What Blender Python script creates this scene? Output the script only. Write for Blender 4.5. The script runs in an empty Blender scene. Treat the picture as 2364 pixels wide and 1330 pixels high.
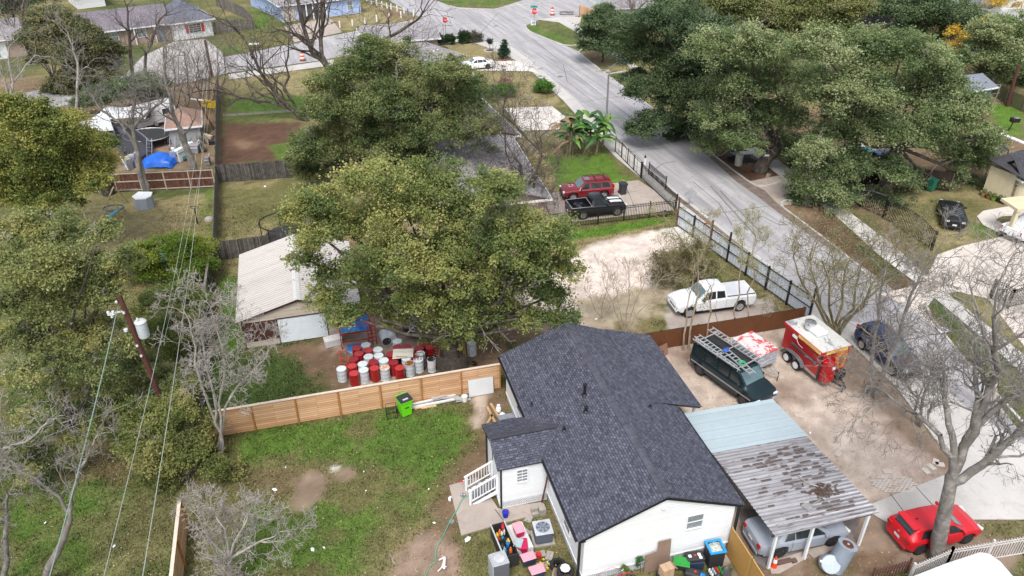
import bpy, math, random
import numpy as np
from mathutils import Vector, Matrix
R=math.radians
SC=bpy.context.scene
COL=SC.collection
# ---------------------------------------------------------------- camera, sky, sun, exposure
CH=30.0; PIT=R(32.0); FPX=1790.0
cam=bpy.data.cameras.new('camera'); camo=bpy.data.objects.new('camera',cam); COL.objects.link(camo)
cam.sensor_width=36; cam.lens=36*FPX/2364; cam.clip_end=2000; cam.clip_start=.1
camo.location=(0,0,CH); camo.rotation_euler=(R(90)-PIT,0,0); SC.camera=camo
SUN_EL=R(58); SUN_AZ=R(188)     # azimuth clockwise from +Y
W=bpy.data.worlds.new('World'); SC.world=W; W.use_nodes=True
nt=W.node_tree; bg=nt.nodes['Background']
sky=nt.nodes.new('ShaderNodeTexSky'); sky.sky_type='NISHITA'; sky.sun_disc=False
sky.sun_elevation=SUN_EL; sky.sun_rotation=SUN_AZ; sky.dust_density=3.0; sky.air_density=1.0; sky.ozone_density=1.0
hs=nt.nodes.new('ShaderNodeHueSaturation'); hs.inputs['Saturation'].default_value=.38
nt.links.new(sky.outputs[0],hs.inputs['Color']); nt.links.new(hs.outputs[0],bg.inputs[0]); bg.inputs[1].default_value=0.15
sl=bpy.data.lights.new('sun','SUN'); sl.energy=1.4; sl.angle=R(17); sl.color=(1,.96,.9)
so=bpy.data.objects.new('sun',sl); COL.objects.link(so)
sd=Vector((math.sin(SUN_AZ)*math.cos(SUN_EL),math.cos(SUN_AZ)*math.cos(SUN_EL),math.sin(SUN_EL)))
so.rotation_euler=sd.to_track_quat('Z','Y').to_euler(); so.location=(0,0,60)
SC.view_settings.view_transform='Standard'; SC.view_settings.look='None'; SC.view_settings.gamma=1
SC.view_settings.exposure=0.80
# ---------------------------------------------------------------- geometry helpers
def G(px,py,z=0.0):
    "point of the place at height z seen at that spot of the survey picture"
    x=px-1182; y=665-py
    d=(x, y*math.sin(PIT)+FPX*math.cos(PIT), y*math.cos(PIT)-FPX*math.sin(PIT))
    t=(CH-z)/-d[2]; return Vector((d[0]*t,d[1]*t,z))
def PY(px,py,Y):
    x=px-1182; y=665-py
    d=(x, y*math.sin(PIT)+FPX*math.cos(PIT), y*math.cos(PIT)-FPX*math.sin(PIT))
    t=Y/d[1]; return Vector((d[0]*t,Y,CH+d[2]*t))
AZ=R(15.2); HO=Vector((2.85,22.516,0))
MF=Matrix.Translation(HO)@Matrix.Rotation(AZ,4,'Z')
def F(u,v,z=0): return MF@Vector((u,v,z))
def tag(o,label=None,cat=None,group=None,kind=None):
    if label:o['label']=label
    if cat:o['category']=cat
    if group:o['group']=group
    if kind:o['kind']=kind
    return o
def thing(name,label,cat,loc=(0,0,0),rz=0.0,group=None):
    o=bpy.data.objects.new(name,None); COL.objects.link(o); o.location=loc; o.rotation_euler=(0,0,rz)
    o.empty_display_size=.3
    return tag(o,label,cat,group)
def dup(root,loc=None,rz=None,label=None,matmap=None):
    def cp(o,par):
        c=o.copy(); COL.objects.link(c); c.parent=par
        for ch in KIDS.get(o.name,[]): cp(ch,c)
        return c
    c=cp(root,None)
    if loc is not None:c.location=loc
    if rz is not None:c.rotation_euler=(0,0,rz)
    if label:c['label']=label
    return c
KIDS={}
def link(o,parent):
    COL.objects.link(o)
    if parent is not None:
        o.parent=parent; KIDS.setdefault(parent.name,[]).append(o)
class MB:
    def __init__(s,X=None): s.v=[];s.f=[];s.m=[];s.c=0;s.X=X
    def mi(s,i): s.c=i; return s
    def add(s,vs,fs):
        b=len(s.v)
        if s.X is None: s.v+= [tuple(v) for v in vs]
        else: s.v+=[tuple(s.X@Vector(v)) for v in vs]
        s.f+=[tuple(b+i for i in f) for f in fs]; s.m+=[s.c]*len(fs); return s
    def box(s,x0,y0,z0,x1,y1,z1):
        return s.add([(x0,y0,z0),(x1,y0,z0),(x1,y1,z0),(x0,y1,z0),(x0,y0,z1),(x1,y0,z1),(x1,y1,z1),(x0,y1,z1)],
          [(0,3,2,1),(4,5,6,7),(0,1,5,4),(1,2,6,5),(2,3,7,6),(3,0,4,7)])
    def cb(s,c,sx,sy,sz,rz=0,tilt=0):
        M=Matrix.Translation(c)@Matrix.Rotation(rz,4,'Z')@Matrix.Rotation(tilt,4,'Y')
        h=[(-1,-1,-1),(1,-1,-1),(1,1,-1),(-1,1,-1),(-1,-1,1),(1,-1,1),(1,1,1),(-1,1,1)]
        return s.add([M@Vector((a*sx/2,b*sy/2,d*sz/2)) for a,b,d in h],[(0,3,2,1),(4,5,6,7),(0,1,5,4),(1,2,6,5),(2,3,7,6),(3,0,4,7)])
    def bar(s,p,q,w,h=None,up=(0,0,1)):
        h=h or w; p=Vector(p);q=Vector(q); d=(q-p).normalized(); u=Vector(up)
        if abs(d.dot(u))>.98:u=Vector((1,0,0))
        t=d.cross(u).normalized(); n=t.cross(d)
        vs=[c+t*(a*w/2)+n*(b*h/2) for c in(p,q) for a,b in((-1,-1),(1,-1),(1,1),(-1,1))]
        return s.add(vs,[(0,1,2,3),(4,7,6,5),(0,4,5,1),(1,5,6,2),(2,6,7,3),(3,7,4,0)])
    def tube(s,pts,r,n=6,cap=True):
        pts=[Vector(p) for p in pts]; rs=r if isinstance(r,(list,tuple)) else [r]*len(pts)
        vs=[]
        for i,p in enumerate(pts):
            d=(pts[min(i+1,len(pts)-1)]-pts[max(i-1,0)]).normalized()
            u=Vector((0,0,1)) if abs(d.z)<.9 else Vector((1,0,0))
            t=d.cross(u).normalized(); w=t.cross(d)
            vs+=[p+(t*math.cos(2*math.pi*k/n)+w*math.sin(2*math.pi*k/n))*rs[i] for k in range(n)]
        fs=[(i*n+k,i*n+(k+1)%n,(i+1)*n+(k+1)%n,(i+1)*n+k) for i in range(len(pts)-1) for k in range(n)]
        if cap: fs+=[tuple(range(n)),tuple(range(len(vs)-1,len(vs)-n-1,-1))]
        return s.add(vs,fs)
    def lathe(s,prof,n=16,c=(0,0,0),ax='z'):
        vs=[];c=Vector(c)
        for r,h in prof:
            for k in range(n):
                a=2*math.pi*k/n; x,y=r*math.cos(a),r*math.sin(a)
                vs.append(c+(Vector((x,y,h)) if ax=='z' else Vector((x,h,y)) if ax=='y' else Vector((h,x,y))))
        m=len(prof); fs=[(i*n+k,i*n+(k+1)%n,(i+1)*n+(k+1)%n,(i+1)*n+k) for i in range(m-1) for k in range(n)]
        if prof[0][0]>1e-4: fs.append(tuple(reversed(range(n))))
        if prof[-1][0]>1e-4: fs.append(tuple(range((m-1)*n,m*n)))
        return s.add(vs,fs)
    def prism(s,poly,z0,z1):
        n=len(poly)
        return s.add([(p[0],p[1],z0) for p in poly]+[(p[0],p[1],z1) for p in poly],
          [tuple(reversed(range(n))),tuple(range(n,2*n))]+[(i,(i+1)%n,n+(i+1)%n,n+i) for i in range(n)])
    def poly(s,pts): return s.add(pts,[tuple(range(len(pts)))])
    def slab(s,pts,t):
        "thick plate from a flat outline, thickness t downwards"
        n=len(pts); pts=[Vector(p) for p in pts]
        nn=(pts[1]-pts[0]).cross(pts[2]-pts[0]).normalized()
        if nn.z<0: pts=pts[::-1]; nn=-nn
        return s.add(pts+[p-nn*t for p in pts],[tuple(range(n)),tuple(reversed(range(n,2*n)))]+[((i+1)%n,i,n+i,n+(i+1)%n) for i in range(n)])
    def build(s,name,mats,parent=None,smooth=False,label=None,cat=None,group=None,kind=None,loc=None,rz=0,bevel=0):
        me=bpy.data.meshes.new(name); me.from_pydata(s.v,[],s.f)
        if not isinstance(mats,(list,tuple)): mats=[mats]
        for m in mats: me.materials.append(m)
        if len(mats)>1: me.polygons.foreach_set('material_index',s.m)
        autouv(me)
        if smooth:
            me.polygons.foreach_set('use_smooth',[True]*len(me.polygons))
            me.set_sharp_from_angle(angle=R(smooth if smooth is not True else 40))
        me.update()
        o=bpy.data.objects.new(name,me); link(o,parent)
        if loc is not None:o.location=loc
        o.rotation_euler=(0,0,rz)
        if bevel:
            b=o.modifiers.new('bevel','BEVEL'); b.width=bevel; b.segments=2; b.limit_method='ANGLE'; b.angle_limit=R(35)
        return tag(o,label,cat,group,kind)
def autouv(me):
    uv=me.uv_layers.new(name='UVMap'); n=len(me.loops)
    if n==0:return
    co=np.empty(len(me.vertices)*3); me.vertices.foreach_get('co',co); co=co.reshape(-1,3)
    li=np.empty(n,dtype=np.int32); me.loops.foreach_get('vertex_index',li)
    pn=np.empty(len(me.polygons)*3); me.polygons.foreach_get('normal',pn); pn=pn.reshape(-1,3)
    lt=np.empty(len(me.polygons),dtype=np.int32); me.polygons.foreach_get('loop_total',lt)
    N=np.repeat(pn,lt,axis=0)
    t=np.stack([-N[:,1],N[:,0],np.zeros(n)],1); L=np.linalg.norm(t,axis=1); fl=L<.08
    t[fl]=(1,0,0); t/=np.linalg.norm(t,axis=1)[:,None]
    # keep u direction consistent: pick sign so dominant component is positive
    dom=np.where(np.abs(t[:,0])>=np.abs(t[:,1]),t[:,0],t[:,1]); t*=np.sign(dom)[:,None]
    b=np.cross(N,t); b[fl]=(0,1,0)
    P=co[li]; out=np.stack([(P*t).sum(1),(P*b).sum(1)],1)
    uv.data.foreach_set('uv',out.ravel())
# ---------------------------------------------------------------- materials
def nm(name):
    m=bpy.data.materials.new(name); m.use_nodes=True; n=m.node_tree; return m,n,n.nodes['Principled BSDF']
def N(n,t,**k):
    o=n.nodes.new(t)
    for a,b in k.items(): setattr(o,a,b)
    return o
def mixc(n,fac,a,b,mode='MIX'):
    x=N(n,'ShaderNodeMix',data_type='RGBA',blend_type=mode)
    for i,v in((0,fac),(6,a),(7,b)):
        if isinstance(v,(int,float)): x.inputs[i].default_value=v
        elif isinstance(v,tuple): x.inputs[i].default_value=(*v[:3],1)
        else: n.links.new(v,x.inputs[i])
    return x.outputs[2]
def ramp(n,src,a,b,c0=(0,0,0),c1=(1,1,1)):
    r=N(n,'ShaderNodeValToRGB'); r.color_ramp.elements[0].position=a; r.color_ramp.elements[1].position=b
    r.color_ramp.elements[0].color=(*c0,1); r.color_ramp.elements[1].color=(*c1,1); n.links.new(src,r.inputs[0]); return r.outputs[0]
def noise(n,scale,detail=4,coord='Object',rough=.6,dist=0,sc3=None):
    t=N(n,'ShaderNodeTexCoord'); x=N(n,'ShaderNodeTexNoise'); x.inputs['Scale'].default_value=scale; x.inputs['Detail'].default_value=detail
    x.inputs['Roughness'].default_value=rough; x.inputs['Distortion'].default_value=dist
    src=t.outputs[coord]
    if sc3:
        mp=N(n,'ShaderNodeMapping')
        if len(sc3)>3: mp.vector_type='TEXTURE'; mp.inputs['Scale'].default_value=[1/k for k in sc3[:3]]; mp.inputs['Rotation'].default_value=(0,0,-sc3[3])
        else: mp.inputs['Scale'].default_value=sc3
        n.links.new(src,mp.inputs[0]); src=mp.outputs[0]
    n.links.new(src,x.inputs['Vector']); return x.outputs['Fac']
def bump(n,bs,src,strength,dist=.02):
    b=N(n,'ShaderNodeBump'); b.inputs['Strength'].default_value=strength; b.inputs['Distance'].default_value=dist
    n.links.new(src,b.inputs['Height']); n.links.new(b.outputs[0],bs.inputs['Normal'])
def dk(c,f): return tuple(x*f for x in c[:3])
MC={}
def mat(name,col,rough=.7,var=.25,scale=2.0,metal=0,bmp=0,bscale=25,dirt=None,dirtf=(.55,.75),coat=0,spec=.5,sc3=None,fine=.12):
    if name in MC:return MC[name]
    m,n,b=nm(name); f=noise(n,scale,5,sc3=sc3)
    c=mixc(n,ramp(n,f,.3,.7),dk(col,1-var),dk(col,1+var*.6))
    if fine:
        c=mixc(n,ramp(n,noise(n,scale*14,3),.35,.65),c,mixc(n,1.0,c,(1-fine*2,)*3,'MULTIPLY'))
    if dirt: c=mixc(n,ramp(n,noise(n,scale*.7,6,rough=.7,dist=.4),*dirtf),c,dirt)
    n.links.new(c,b.inputs['Base Color']); b.inputs['Roughness'].default_value=rough; b.inputs['Metallic'].default_value=metal
    b.inputs['Coat Weight'].default_value=coat; b.inputs['Coat Roughness'].default_value=.08; b.inputs['Specular IOR Level'].default_value=spec
    if bmp: bump(n,b,noise(n,bscale,4),bmp)
    MC[name]=m; return m
def paint(name,col,rough=.35,var=.06): return mat('paint_'+name,col,rough,var,1.2,coat=.3,fine=.03)
def glass(name='car_glass',col=(.02,.027,.03)):
    if name in MC:return MC[name]
    m,n,b=nm(name); b.inputs['Base Color'].default_value=(*col,1); b.inputs['Roughness'].default_value=.06; b.inputs['Specular IOR Level'].default_value=.8
    MC[name]=m; return m
def bricktex(name,c1,c2,mor,bw,bh,ms=.01,rough=.85,off=.5,bmp=.4,extra=None,bias=0,streak=.2):
    m,n,b=nm(name); t=N(n,'ShaderNodeUVMap'); k=N(n,'ShaderNodeTexBrick')
    n.links.new(t.outputs[0],k.inputs['Vector'])
    for a,v in(('Color1',c1),('Color2',c2),('Mortar',mor)): k.inputs[a].default_value=(*v,1)
    k.inputs['Scale'].default_value=1; k.inputs['Mortar Size'].default_value=ms; k.inputs['Brick Width'].default_value=bw; k.inputs['Row Height'].default_value=bh
    k.inputs['Mortar Smooth'].default_value=.3; k.offset=off; k.inputs['Bias'].default_value=bias
    c=k.outputs['Color']
    c=mixc(n,ramp(n,noise(n,.8,5),.3,.75),c,mixc(n,1.0,c,(1-streak*1.6,)*3,'MULTIPLY'))
    c=mixc(n,ramp(n,noise(n,40,2),.3,.7),c,mixc(n,1.0,c,(1.25,)*3,'MULTIPLY'))
    n.links.new(c,b.inputs['Base Color']); b.inputs['Roughness'].default_value=rough
    if bmp:
        inv=N(n,'ShaderNodeMath',operation='SUBTRACT'); inv.inputs[0].default_value=1; n.links.new(k.outputs['Fac'],inv.inputs[1]); bump(n,b,inv.outputs[0],bmp,.02)
    MC[name]=m; return m
def shingle(name,base,pale_tab,dark):
    "laminated shingles: random tabs over staggered rows, shade at course and tab edges painted as dark lines"
    m,n,b=nm(name); t=N(n,'ShaderNodeUVMap'); outs=[]
    for bw,rh,off,c1,c2,ox in((.215,.125,.37,base,pale_tab,0),(.13,.125,.61,(1,1,1),(.50,.50,.52),.07)):
        k=N(n,'ShaderNodeTexBrick'); mp=N(n,'ShaderNodeMapping'); mp.inputs['Location'].default_value=(ox,0,0)
        n.links.new(t.outputs[0],mp.inputs[0]); n.links.new(mp.outputs[0],k.inputs['Vector'])
        k.inputs['Color1'].default_value=(*c1,1); k.inputs['Color2'].default_value=(*c2,1); k.inputs['Mortar'].default_value=(*(dark if ox==0 else (.75,.75,.78)),1)
        k.inputs['Scale'].default_value=1; k.inputs['Mortar Size'].default_value=.013 if ox==0 else .004; k.inputs['Mortar Smooth'].default_value=.4
        k.inputs['Brick Width'].default_value=bw; k.inputs['Row Height'].default_value=rh; k.offset=off; k.inputs['Bias'].default_value=-.1; outs.append(k)
    c=mixc(n,.9,outs[0].outputs['Color'],outs[1].outputs['Color'],'MULTIPLY')
    c=mixc(n,ramp(n,noise(n,60,2),.3,.7),c,mixc(n,1.0,c,(1.3,1.3,1.3),'MULTIPLY'))
    c=mixc(n,ramp(n,noise(n,.5,5),.35,.7),c,mixc(n,1.0,c,(.82,.82,.84),'MULTIPLY'))
    n.links.new(c,b.inputs['Base Color']); b.inputs['Roughness'].default_value=.9
    bump(n,b,outs[0].outputs['Color'],.5,.03); MC[name]=m; return m
def stripes(name,col,period,axis='u',rough=.6,depth=.6,dark=.6,metal=0,dirt=None,dirtf=(.5,.7),var=.15,sharp=(.0,.25),dirtscale=1.2,sc3=None):
    "parallel ribs or boards, period in metres along u or v"
    m,n,b=nm(name); sp=N(n,'ShaderNodeSeparateXYZ')
    if axis in('u','v'): n.links.new(N(n,'ShaderNodeUVMap').outputs[0],sp.inputs[0])
    else: n.links.new(N(n,'ShaderNodeTexCoord').outputs['Object'],sp.inputs[0])
    d=N(n,'ShaderNodeMath',operation='DIVIDE'); n.links.new(sp.outputs[{'u':0,'v':1,'x':0,'y':1,'z':2}[axis]],d.inputs[0]); d.inputs[1].default_value=period
    fr=N(n,'ShaderNodeMath',operation='FRACT'); n.links.new(d.outputs[0],fr.inputs[0])
    pg=N(n,'ShaderNodeMath',operation='PINGPONG'); n.links.new(fr.outputs[0],pg.inputs[0]); pg.inputs[1].default_value=.5
    fl=N(n,'ShaderNodeMath',operation='FLOOR'); n.links.new(d.outputs[0],fl.inputs[0])
    wn=N(n,'ShaderNodeTexWhiteNoise',noise_dimensions='1D'); n.links.new(fl.outputs[0],wn.inputs['W'])
    c=mixc(n,wn.outputs['Value'],dk(col,1-var),dk(col,1+var))
    c=mixc(n,ramp(n,noise(n,3,4,sc3=sc3),.3,.7),c,mixc(n,1.0,c,(1-var*1.5,)*3,'MULTIPLY'))
    edge=ramp(n,pg.outputs[0],*sharp)
    c=mixc(n,edge,mixc(n,1.0,c,(dark,)*3,'MULTIPLY'),c)
    if dirt: c=mixc(n,ramp(n,noise(n,dirtscale,7,rough=.7,dist=.5,sc3=sc3),*dirtf),c,dirt)
    n.links.new(c,b.inputs['Base Color']); b.inputs['Roughness'].default_value=rough; b.inputs['Metallic'].default_value=metal
    bump(n,b,edge,depth,.02); MC[name]=m; return m
def colmat(name,rough=.8,trans=0,fine=30,amt=.35):
    m,n,b=nm(name); a=N(n,'ShaderNodeVertexColor'); a.layer_name='Col'
    c=a.outputs[0]
    if fine: c=mixc(n,ramp(n,noise(n,fine,3),.3,.7),mixc(n,1.0,c,(1-amt,)*3,'MULTIPLY'),mixc(n,1.0,c,(1+amt,)*3,'MULTIPLY'))
    n.links.new(c,b.inputs['Base Color']); b.inputs['Roughness'].default_value=rough; b.inputs['Specular IOR Level'].default_value=.25
    if trans:
        tr=N(n,'ShaderNodeBsdfTranslucent'); n.links.new(mixc(n,1.0,c,(1.5,1.6,.8),'MULTIPLY'),tr.inputs[0]); mx=N(n,'ShaderNodeMixShader'); mx.inputs[0].default_value=trans
        n.links.new(b.outputs[0],mx.inputs[1]); n.links.new(tr.outputs[0],mx.inputs[2]); n.links.new(mx.outputs[0],n.nodes['Material Output'].inputs[0])
    MC[name]=m; return m
def text(s,size,mtl,parent,loc,rot,name='lettering',ext=.004,sx=1):
    cu=bpy.data.curves.new(name,'FONT'); cu.body=s; cu.size=size; cu.align_x='CENTER'; cu.align_y='CENTER'; cu.extrude=ext; cu.resolution_u=2
    o=bpy.data.objects.new('tmp',cu); COL.objects.link(o); bpy.context.view_layer.update()
    me=bpy.data.meshes.new_from_object(o.evaluated_get(bpy.context.evaluated_depsgraph_get())); bpy.data.objects.remove(o)
    me.materials.clear(); me.materials.append(mtl); o=bpy.data.objects.new(name,me); link(o,parent); o.location=loc; o.rotation_euler=rot; o.scale=(sx,1,1); return o
# numpy value noise
ORD='first second third fourth fifth sixth seventh eighth ninth tenth eleventh twelfth thirteenth fourteenth fifteenth sixteenth'.split()
def vnoise(X,Y,scale,seed=0,octv=3):
    rs=np.random.RandomState(seed); out=0;amp=1;tot=0
    for o in range(octv):
        T=rs.rand(256,256); x=X*scale*2**o+17.3*o+500; y=Y*scale*2**o+9.1*o+500
        xi=np.floor(x).astype(int); yi=np.floor(y).astype(int); fx=x-xi; fy=y-yi; fx=fx*fx*(3-2*fx); fy=fy*fy*(3-2*fy)
        g=lambda a,b:T[a%256,b%256]
        out=out+amp*((g(xi,yi)*(1-fx)+g(xi+1,yi)*fx)*(1-fy)+(g(xi,yi+1)*(1-fx)+g(xi+1,yi+1)*fx)*fy); tot+=amp; amp*=.55
    return out/tot
# ================================================================ GROUND
xs=np.concatenate([np.arange(-320,-110,8.),np.arange(-110,-34,.9),np.arange(-34,36,.24),np.arange(36,112,.9),np.arange(112,330,8.)])
ys=np.concatenate([np.arange(-20,18,3.),np.arange(18,62,.24),np.arange(62,100,.36),np.arange(100,160,.7),np.arange(160,420,6.)])
GX,GY=np.meshgrid(xs,ys); nx,ny=len(xs),len(ys); gx=GX.ravel(); gy=GY.ravel()
N1=vnoise(gx,gy,.25,1,4); N2=vnoise(gx,gy,1.1,2,3); N3=vnoise(gx,gy,.09,3,3); N4=vnoise(gx,gy,2.6,5,2)
def pset(pts): return [tuple(G(*p)[:2]) for p in pts]
def polymask(pw,soft,wob=1.0):
    pw=np.array(pw); lo=pw.min(0)-soft*2-1; hi=pw.max(0)+soft*2+1
    idx=np.where((gx>lo[0])&(gx<hi[0])&(gy>lo[1])&(gy<hi[1]))[0]; x=gx[idx];y=gy[idx]
    ins=np.zeros(len(idx),bool); dmin=np.full(len(idx),1e9)
    for i in range(len(pw)):
        a=pw[i];b=pw[(i+1)%len(pw)]
        c=((a[1]>y)!=(b[1]>y)); 
        with np.errstate(divide='ignore',invalid='ignore'): xi=(b[0]-a[0])*(y-a[1])/(b[1]-a[1])+a[0]
        ins^=c&(x<xi)
        d=b-a; t=np.clip(((x-a[0])*d[0]+(y-a[1])*d[1])/(d@d+1e-9),0,1)
        dmin=np.minimum(dmin,np.hypot(x-a[0]-t*d[0],y-a[1]-t*d[1]))
    sd=np.where(ins,dmin,-dmin)+(N2[idx]-.5)*soft*2.4*wob+(N1[idx]-.5)*soft*2*wob
    return idx,np.clip(sd/soft+.5,0,1)
GREEN=(.064,.130,.018); DGREEN=(.038,.072,.016); TAN=(.215,.185,.095); OLIVE=(.115,.115,.045); DIRT=(.47,.395,.335); PALE=(.64,.56,.51)
BROWN=(.155,.105,.07); MULCH=(.105,.06,.042); BRIGHT=(.07,.15,.015); LITTER=(.19,.13,.085); MUD=(.27,.20,.16)
C=np.empty((len(gx),4)); C[:]=(*OLIVE,.8)
def lay(col,w,idx=None,g=1.0):
    c=np.array((*col,g)); i=slice(None) if idx is None else idx
    C[i]=C[i]*(1-w[:,None])+c*w[:,None]
lay(TAN,np.clip((N1-.45)*4,0,1)); lay(DGREEN,np.clip((N3-.5)*5,0,1)*.7)
def patch(px,col,soft=1.0,amt=1.0,g=1.0,col2=None,thr=.5,k=5,nz=None,wob=1):
    idx,w=polymask(pset(px),soft,wob); lay(col,w*amt,idx,g)
    if col2 is not None:
        q=(N1 if nz is None else nz)[idx]; lay(col2,w*amt*np.clip((q-thr)*k,0,1),idx,g)
def blot(px,py,rx,col,amt=1,g=1.0,soft=.6):
    c=G(px,py); d=np.hypot(gx-c.x,gy-c.y)+(N2-.5)*rx*1.3+(N1-.5)*rx*.8; w=np.clip((rx-d)/soft+.5,0,1)*amt; lay(col,w,None,g)
# far left + junk yard
patch([(0,180),(520,190),(500,385),(0,400)],LITTER,2,.8,.3,MUD,.5)
patch([(200,430),(500,385),(500,560),(260,600),(180,560)],TAN,1.2,1,1,OLIVE,.5,5)
patch([(470,430),(500,430),(500,540),(480,560)],GREEN,.8,.8)
patch([(330,440),(500,425),(480,445),(350,460)],DGREEN,.6,.8)
patch([(505,420),(672,412),(700,560),(560,640),(500,590)],TAN,1,1,1,OLIVE,.42,5)
patch([(500,640),(548,640),(570,810),(500,830)],GREEN,.4,1)
patch([(515,285),(690,285),(660,370),(512,378)],MULCH,.8,1,.2,LITTER,.62)
patch([(620,340),(690,320),(672,370),(640,368)],GREEN,.5,.8)
patch([(525,225),(770,215),(760,262),(525,270)],GREEN,1.4,1)
patch([(520,180),(770,150),(770,215),(525,222)],TAN,1.5,1,1,OLIVE,.55)
# left garden, foreground
patch([(0,830),(500,830),(460,1330),(0,1330)],DGREEN,2,1,1,OLIVE,.45,6)
patch([(0,1120),(230,1090),(300,1180),(220,1330),(0,1330)],GREEN,1.2,.7,1,OLIVE,.5,8)
patch([(150,1010),(330,1040),(290,1110),(140,1100)],BROWN,1,.5,.7)
patch([(230,1150),(430,1130),(410,1330),(240,1330)],TAN,1.2,.5,.9,DGREEN,.45)
# yard between fence and house
patch([(440,1010),(1160,860),(1180,1330),(400,1330)],OLIVE,.5,1,1,TAN,.55,6)
patch([(560,985),(1080,925),(1100,1020),(1010,1130),(820,1080),(560,1080)],GREEN,1.0,.95,1,(.125,.12,.05),.52,9)
patch([(600,1170),(760,1150),(880,1200),(820,1330),(560,1330),(480,1250)],GREEN,.9,.85,1,(.13,.12,.055),.5,9)
patch([(870,1120),(1000,1130),(960,1210),(860,1180)],GREEN,.9,.5)
patch([(560,1080),(760,1050),(830,1090),(760,1140),(620,1150),(560,1120)],BROWN,.9,.5,.5,TAN,.45,5)
patch([(1060,915),(1165,885),(1180,1000),(1100,1120),(1060,1180),(1040,1330),(900,1330),(1000,1200),(1010,1110),(1100,1010)],BROWN,.8,.9,.4,MUD,.52,6)
patch([(1090,915),(1130,895),(1120,970),(1090,1000)],DIRT,.4,.8,0)
blot(772,1080,.22,(.7,.68,.66),1,0,.3); blot(800,1092,.45,MUD,.8,0,.4); blot(715,1110,.7,MUD,.8,0,.5); blot(705,1155,.6,MUD,.8,0,.5)
# behind fence, barrels and shed
patch([(560,810),(700,830),(720,880),(560,960),(450,960),(460,830)],DGREEN,.6,1,1,GREEN,.5)
patch([(640,800),(760,780),(900,700),(1050,680),(1180,740),(1180,850),(760,900),(700,850)],BROWN,.7,1,.3,DIRT,.47,6)
patch([(740,800),(850,760),(1000,780),(960,830),(780,830)],DIRT,.6,.6,0)
patch([(800,560),(1150,520),(1290,640),(1170,770),(860,740)],BROWN,1.2,.8,.4,DIRT,.5)
# lot
patch([(1230,560),(1555,515),(1650,560),(1560,640),(1530,720),(1440,760),(1280,770),(1180,700)],PALE,.9,1,0,DIRT,.52,5)
patch([(1240,540),(1555,505),(1565,520),(1400,560),(1250,610)],TAN,.6,1,1,BROWN,.55)
patch([(1262,536),(1545,500),(1560,512),(1440,536),(1290,560)],BRIGHT,.35,1,1)
patch([(1490,590),(1620,560),(1740,680),(1640,650),(1530,670)],OLIVE,.8,.9,1,GREEN,.5)
patch([(1330,690),(1530,650),(1560,740),(1480,770),(1280,780)],TAN,.8,.7,.6,DIRT,.5)
patch([(1180,740),(1300,760),(1500,765),(1500,800),(1180,800)],BROWN,.5,.7,.3)
patch([(1530,700),(1780,690),(1800,750),(1540,790)],(.5,.46,.42),.5,.85,0,BROWN,.55)
patch([(1700,715),(1790,712),(1795,730),(1720,745)],GREEN,.3,.8)
# drive right of house
patch([(1500,790),(1880,725),(1960,800),(2070,900),(2215,1085),(1990,1170),(1790,1230),(1650,1330),(1600,1000)],DIRT,.35,1,0,MUD,.55,4)
patch([(1880,790),(1960,800),(2070,900),(2215,1085),(2150,1060),(2010,930),(1900,880)],BROWN,.7,.7,.3)
patch([(1870,900),(2010,980),(2120,1080),(2000,1120),(1880,980)],PALE,1.2,.35,0)
patch([(1700,1160),(2000,1170),(2364,1180),(2364,1330),(1690,1330)],MUD,.5,.9,.2,BROWN,.5)
patch([(2240,1200),(2364,1200),(2364,1250),(2260,1245)],OLIVE,.5,.9,1,GREEN,.6)
patch([(1860,1290),(2080,1270),(2080,1330),(1860,1330)],BROWN,.4,.9,.5,DGREEN,.5)
# east verge and gardens
patch([(1630,345),(1680,300),(1810,400),(1800,420),(1900,470),(1990,560),(2130,660),(2030,690),(1800,470)],MULCH,.35,1,.2,LITTER,.5,5)
patch([(1960,560),(2030,560),(2100,640),(2040,650)],DGREEN,.5,.8)
patch([(1700,280),(2364,180),(2364,500),(2160,600),(1960,470)],BROWN,1.5,.9,.3,LITTER,.5)
patch([(2080,440),(2290,430),(2364,500),(2364,555),(2150,590),(2060,530)],TAN,.9,1,1,OLIVE,.48,5)
patch([(2240,505),(2290,525),(2285,555),(2245,550)],GREEN,.6,.9)
patch([(2140,690),(2200,675),(2330,800),(2364,860),(2364,960),(2240,850)],DGREEN,.5,1,1,OLIVE,.5)
patch([(2270,238),(2364,248),(2364,320),(2300,300)],BRIGHT,.8,1,1)
patch([(2150,150),(2364,100),(2364,230),(2200,230)],TAN,1.5,.9,1)
# front gardens of the middle house
patch([(1270,362),(1400,352),(1470,425),(1300,445)],BRIGHT,.5,.9,1,GREEN,.5)
patch([(985,95),(1120,88),(1185,140),(1070,150)],TAN,.8,1,1,OLIVE,.6)
patch([(1090,163),(1220,163),(1300,245),(1150,250)],TAN,.8,1,1,OLIVE,.58)
patch([(985,82),(1060,80),(1110,90),(1000,105)],DGREEN,.8,.9)
patch([(1212,50),(1345,104),(1262,95),(1215,70)],GREEN,.8,.8,1,TAN,.55)
patch([(1260,42),(1345,38),(1375,80),(1300,60)],BRIGHT,1.2,.9)
patch([(1345,118),(1400,108),(1480,165),(1400,165)],TAN,.8,.9,1,BROWN,.5)
patch([(470,95),(640,30),(640,110),(500,120)],OLIVE,2,1,1,GREEN,.5)
patch([(590,15),(640,20),(600,70),(560,70)],BRIGHT,1.5,.6)
patch([(680,50),(860,5),(975,38),(700,85)],TAN,1.5,1,1,BROWN,.55)
patch([(1000,0),(1260,0),(1140,20),(1040,12)],OLIVE,1.5,1,1,GREEN,.5)
C[:,:3]*=(.70+.6*N4)[:,None]*(.8+.4*N2)[:,None]
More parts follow.
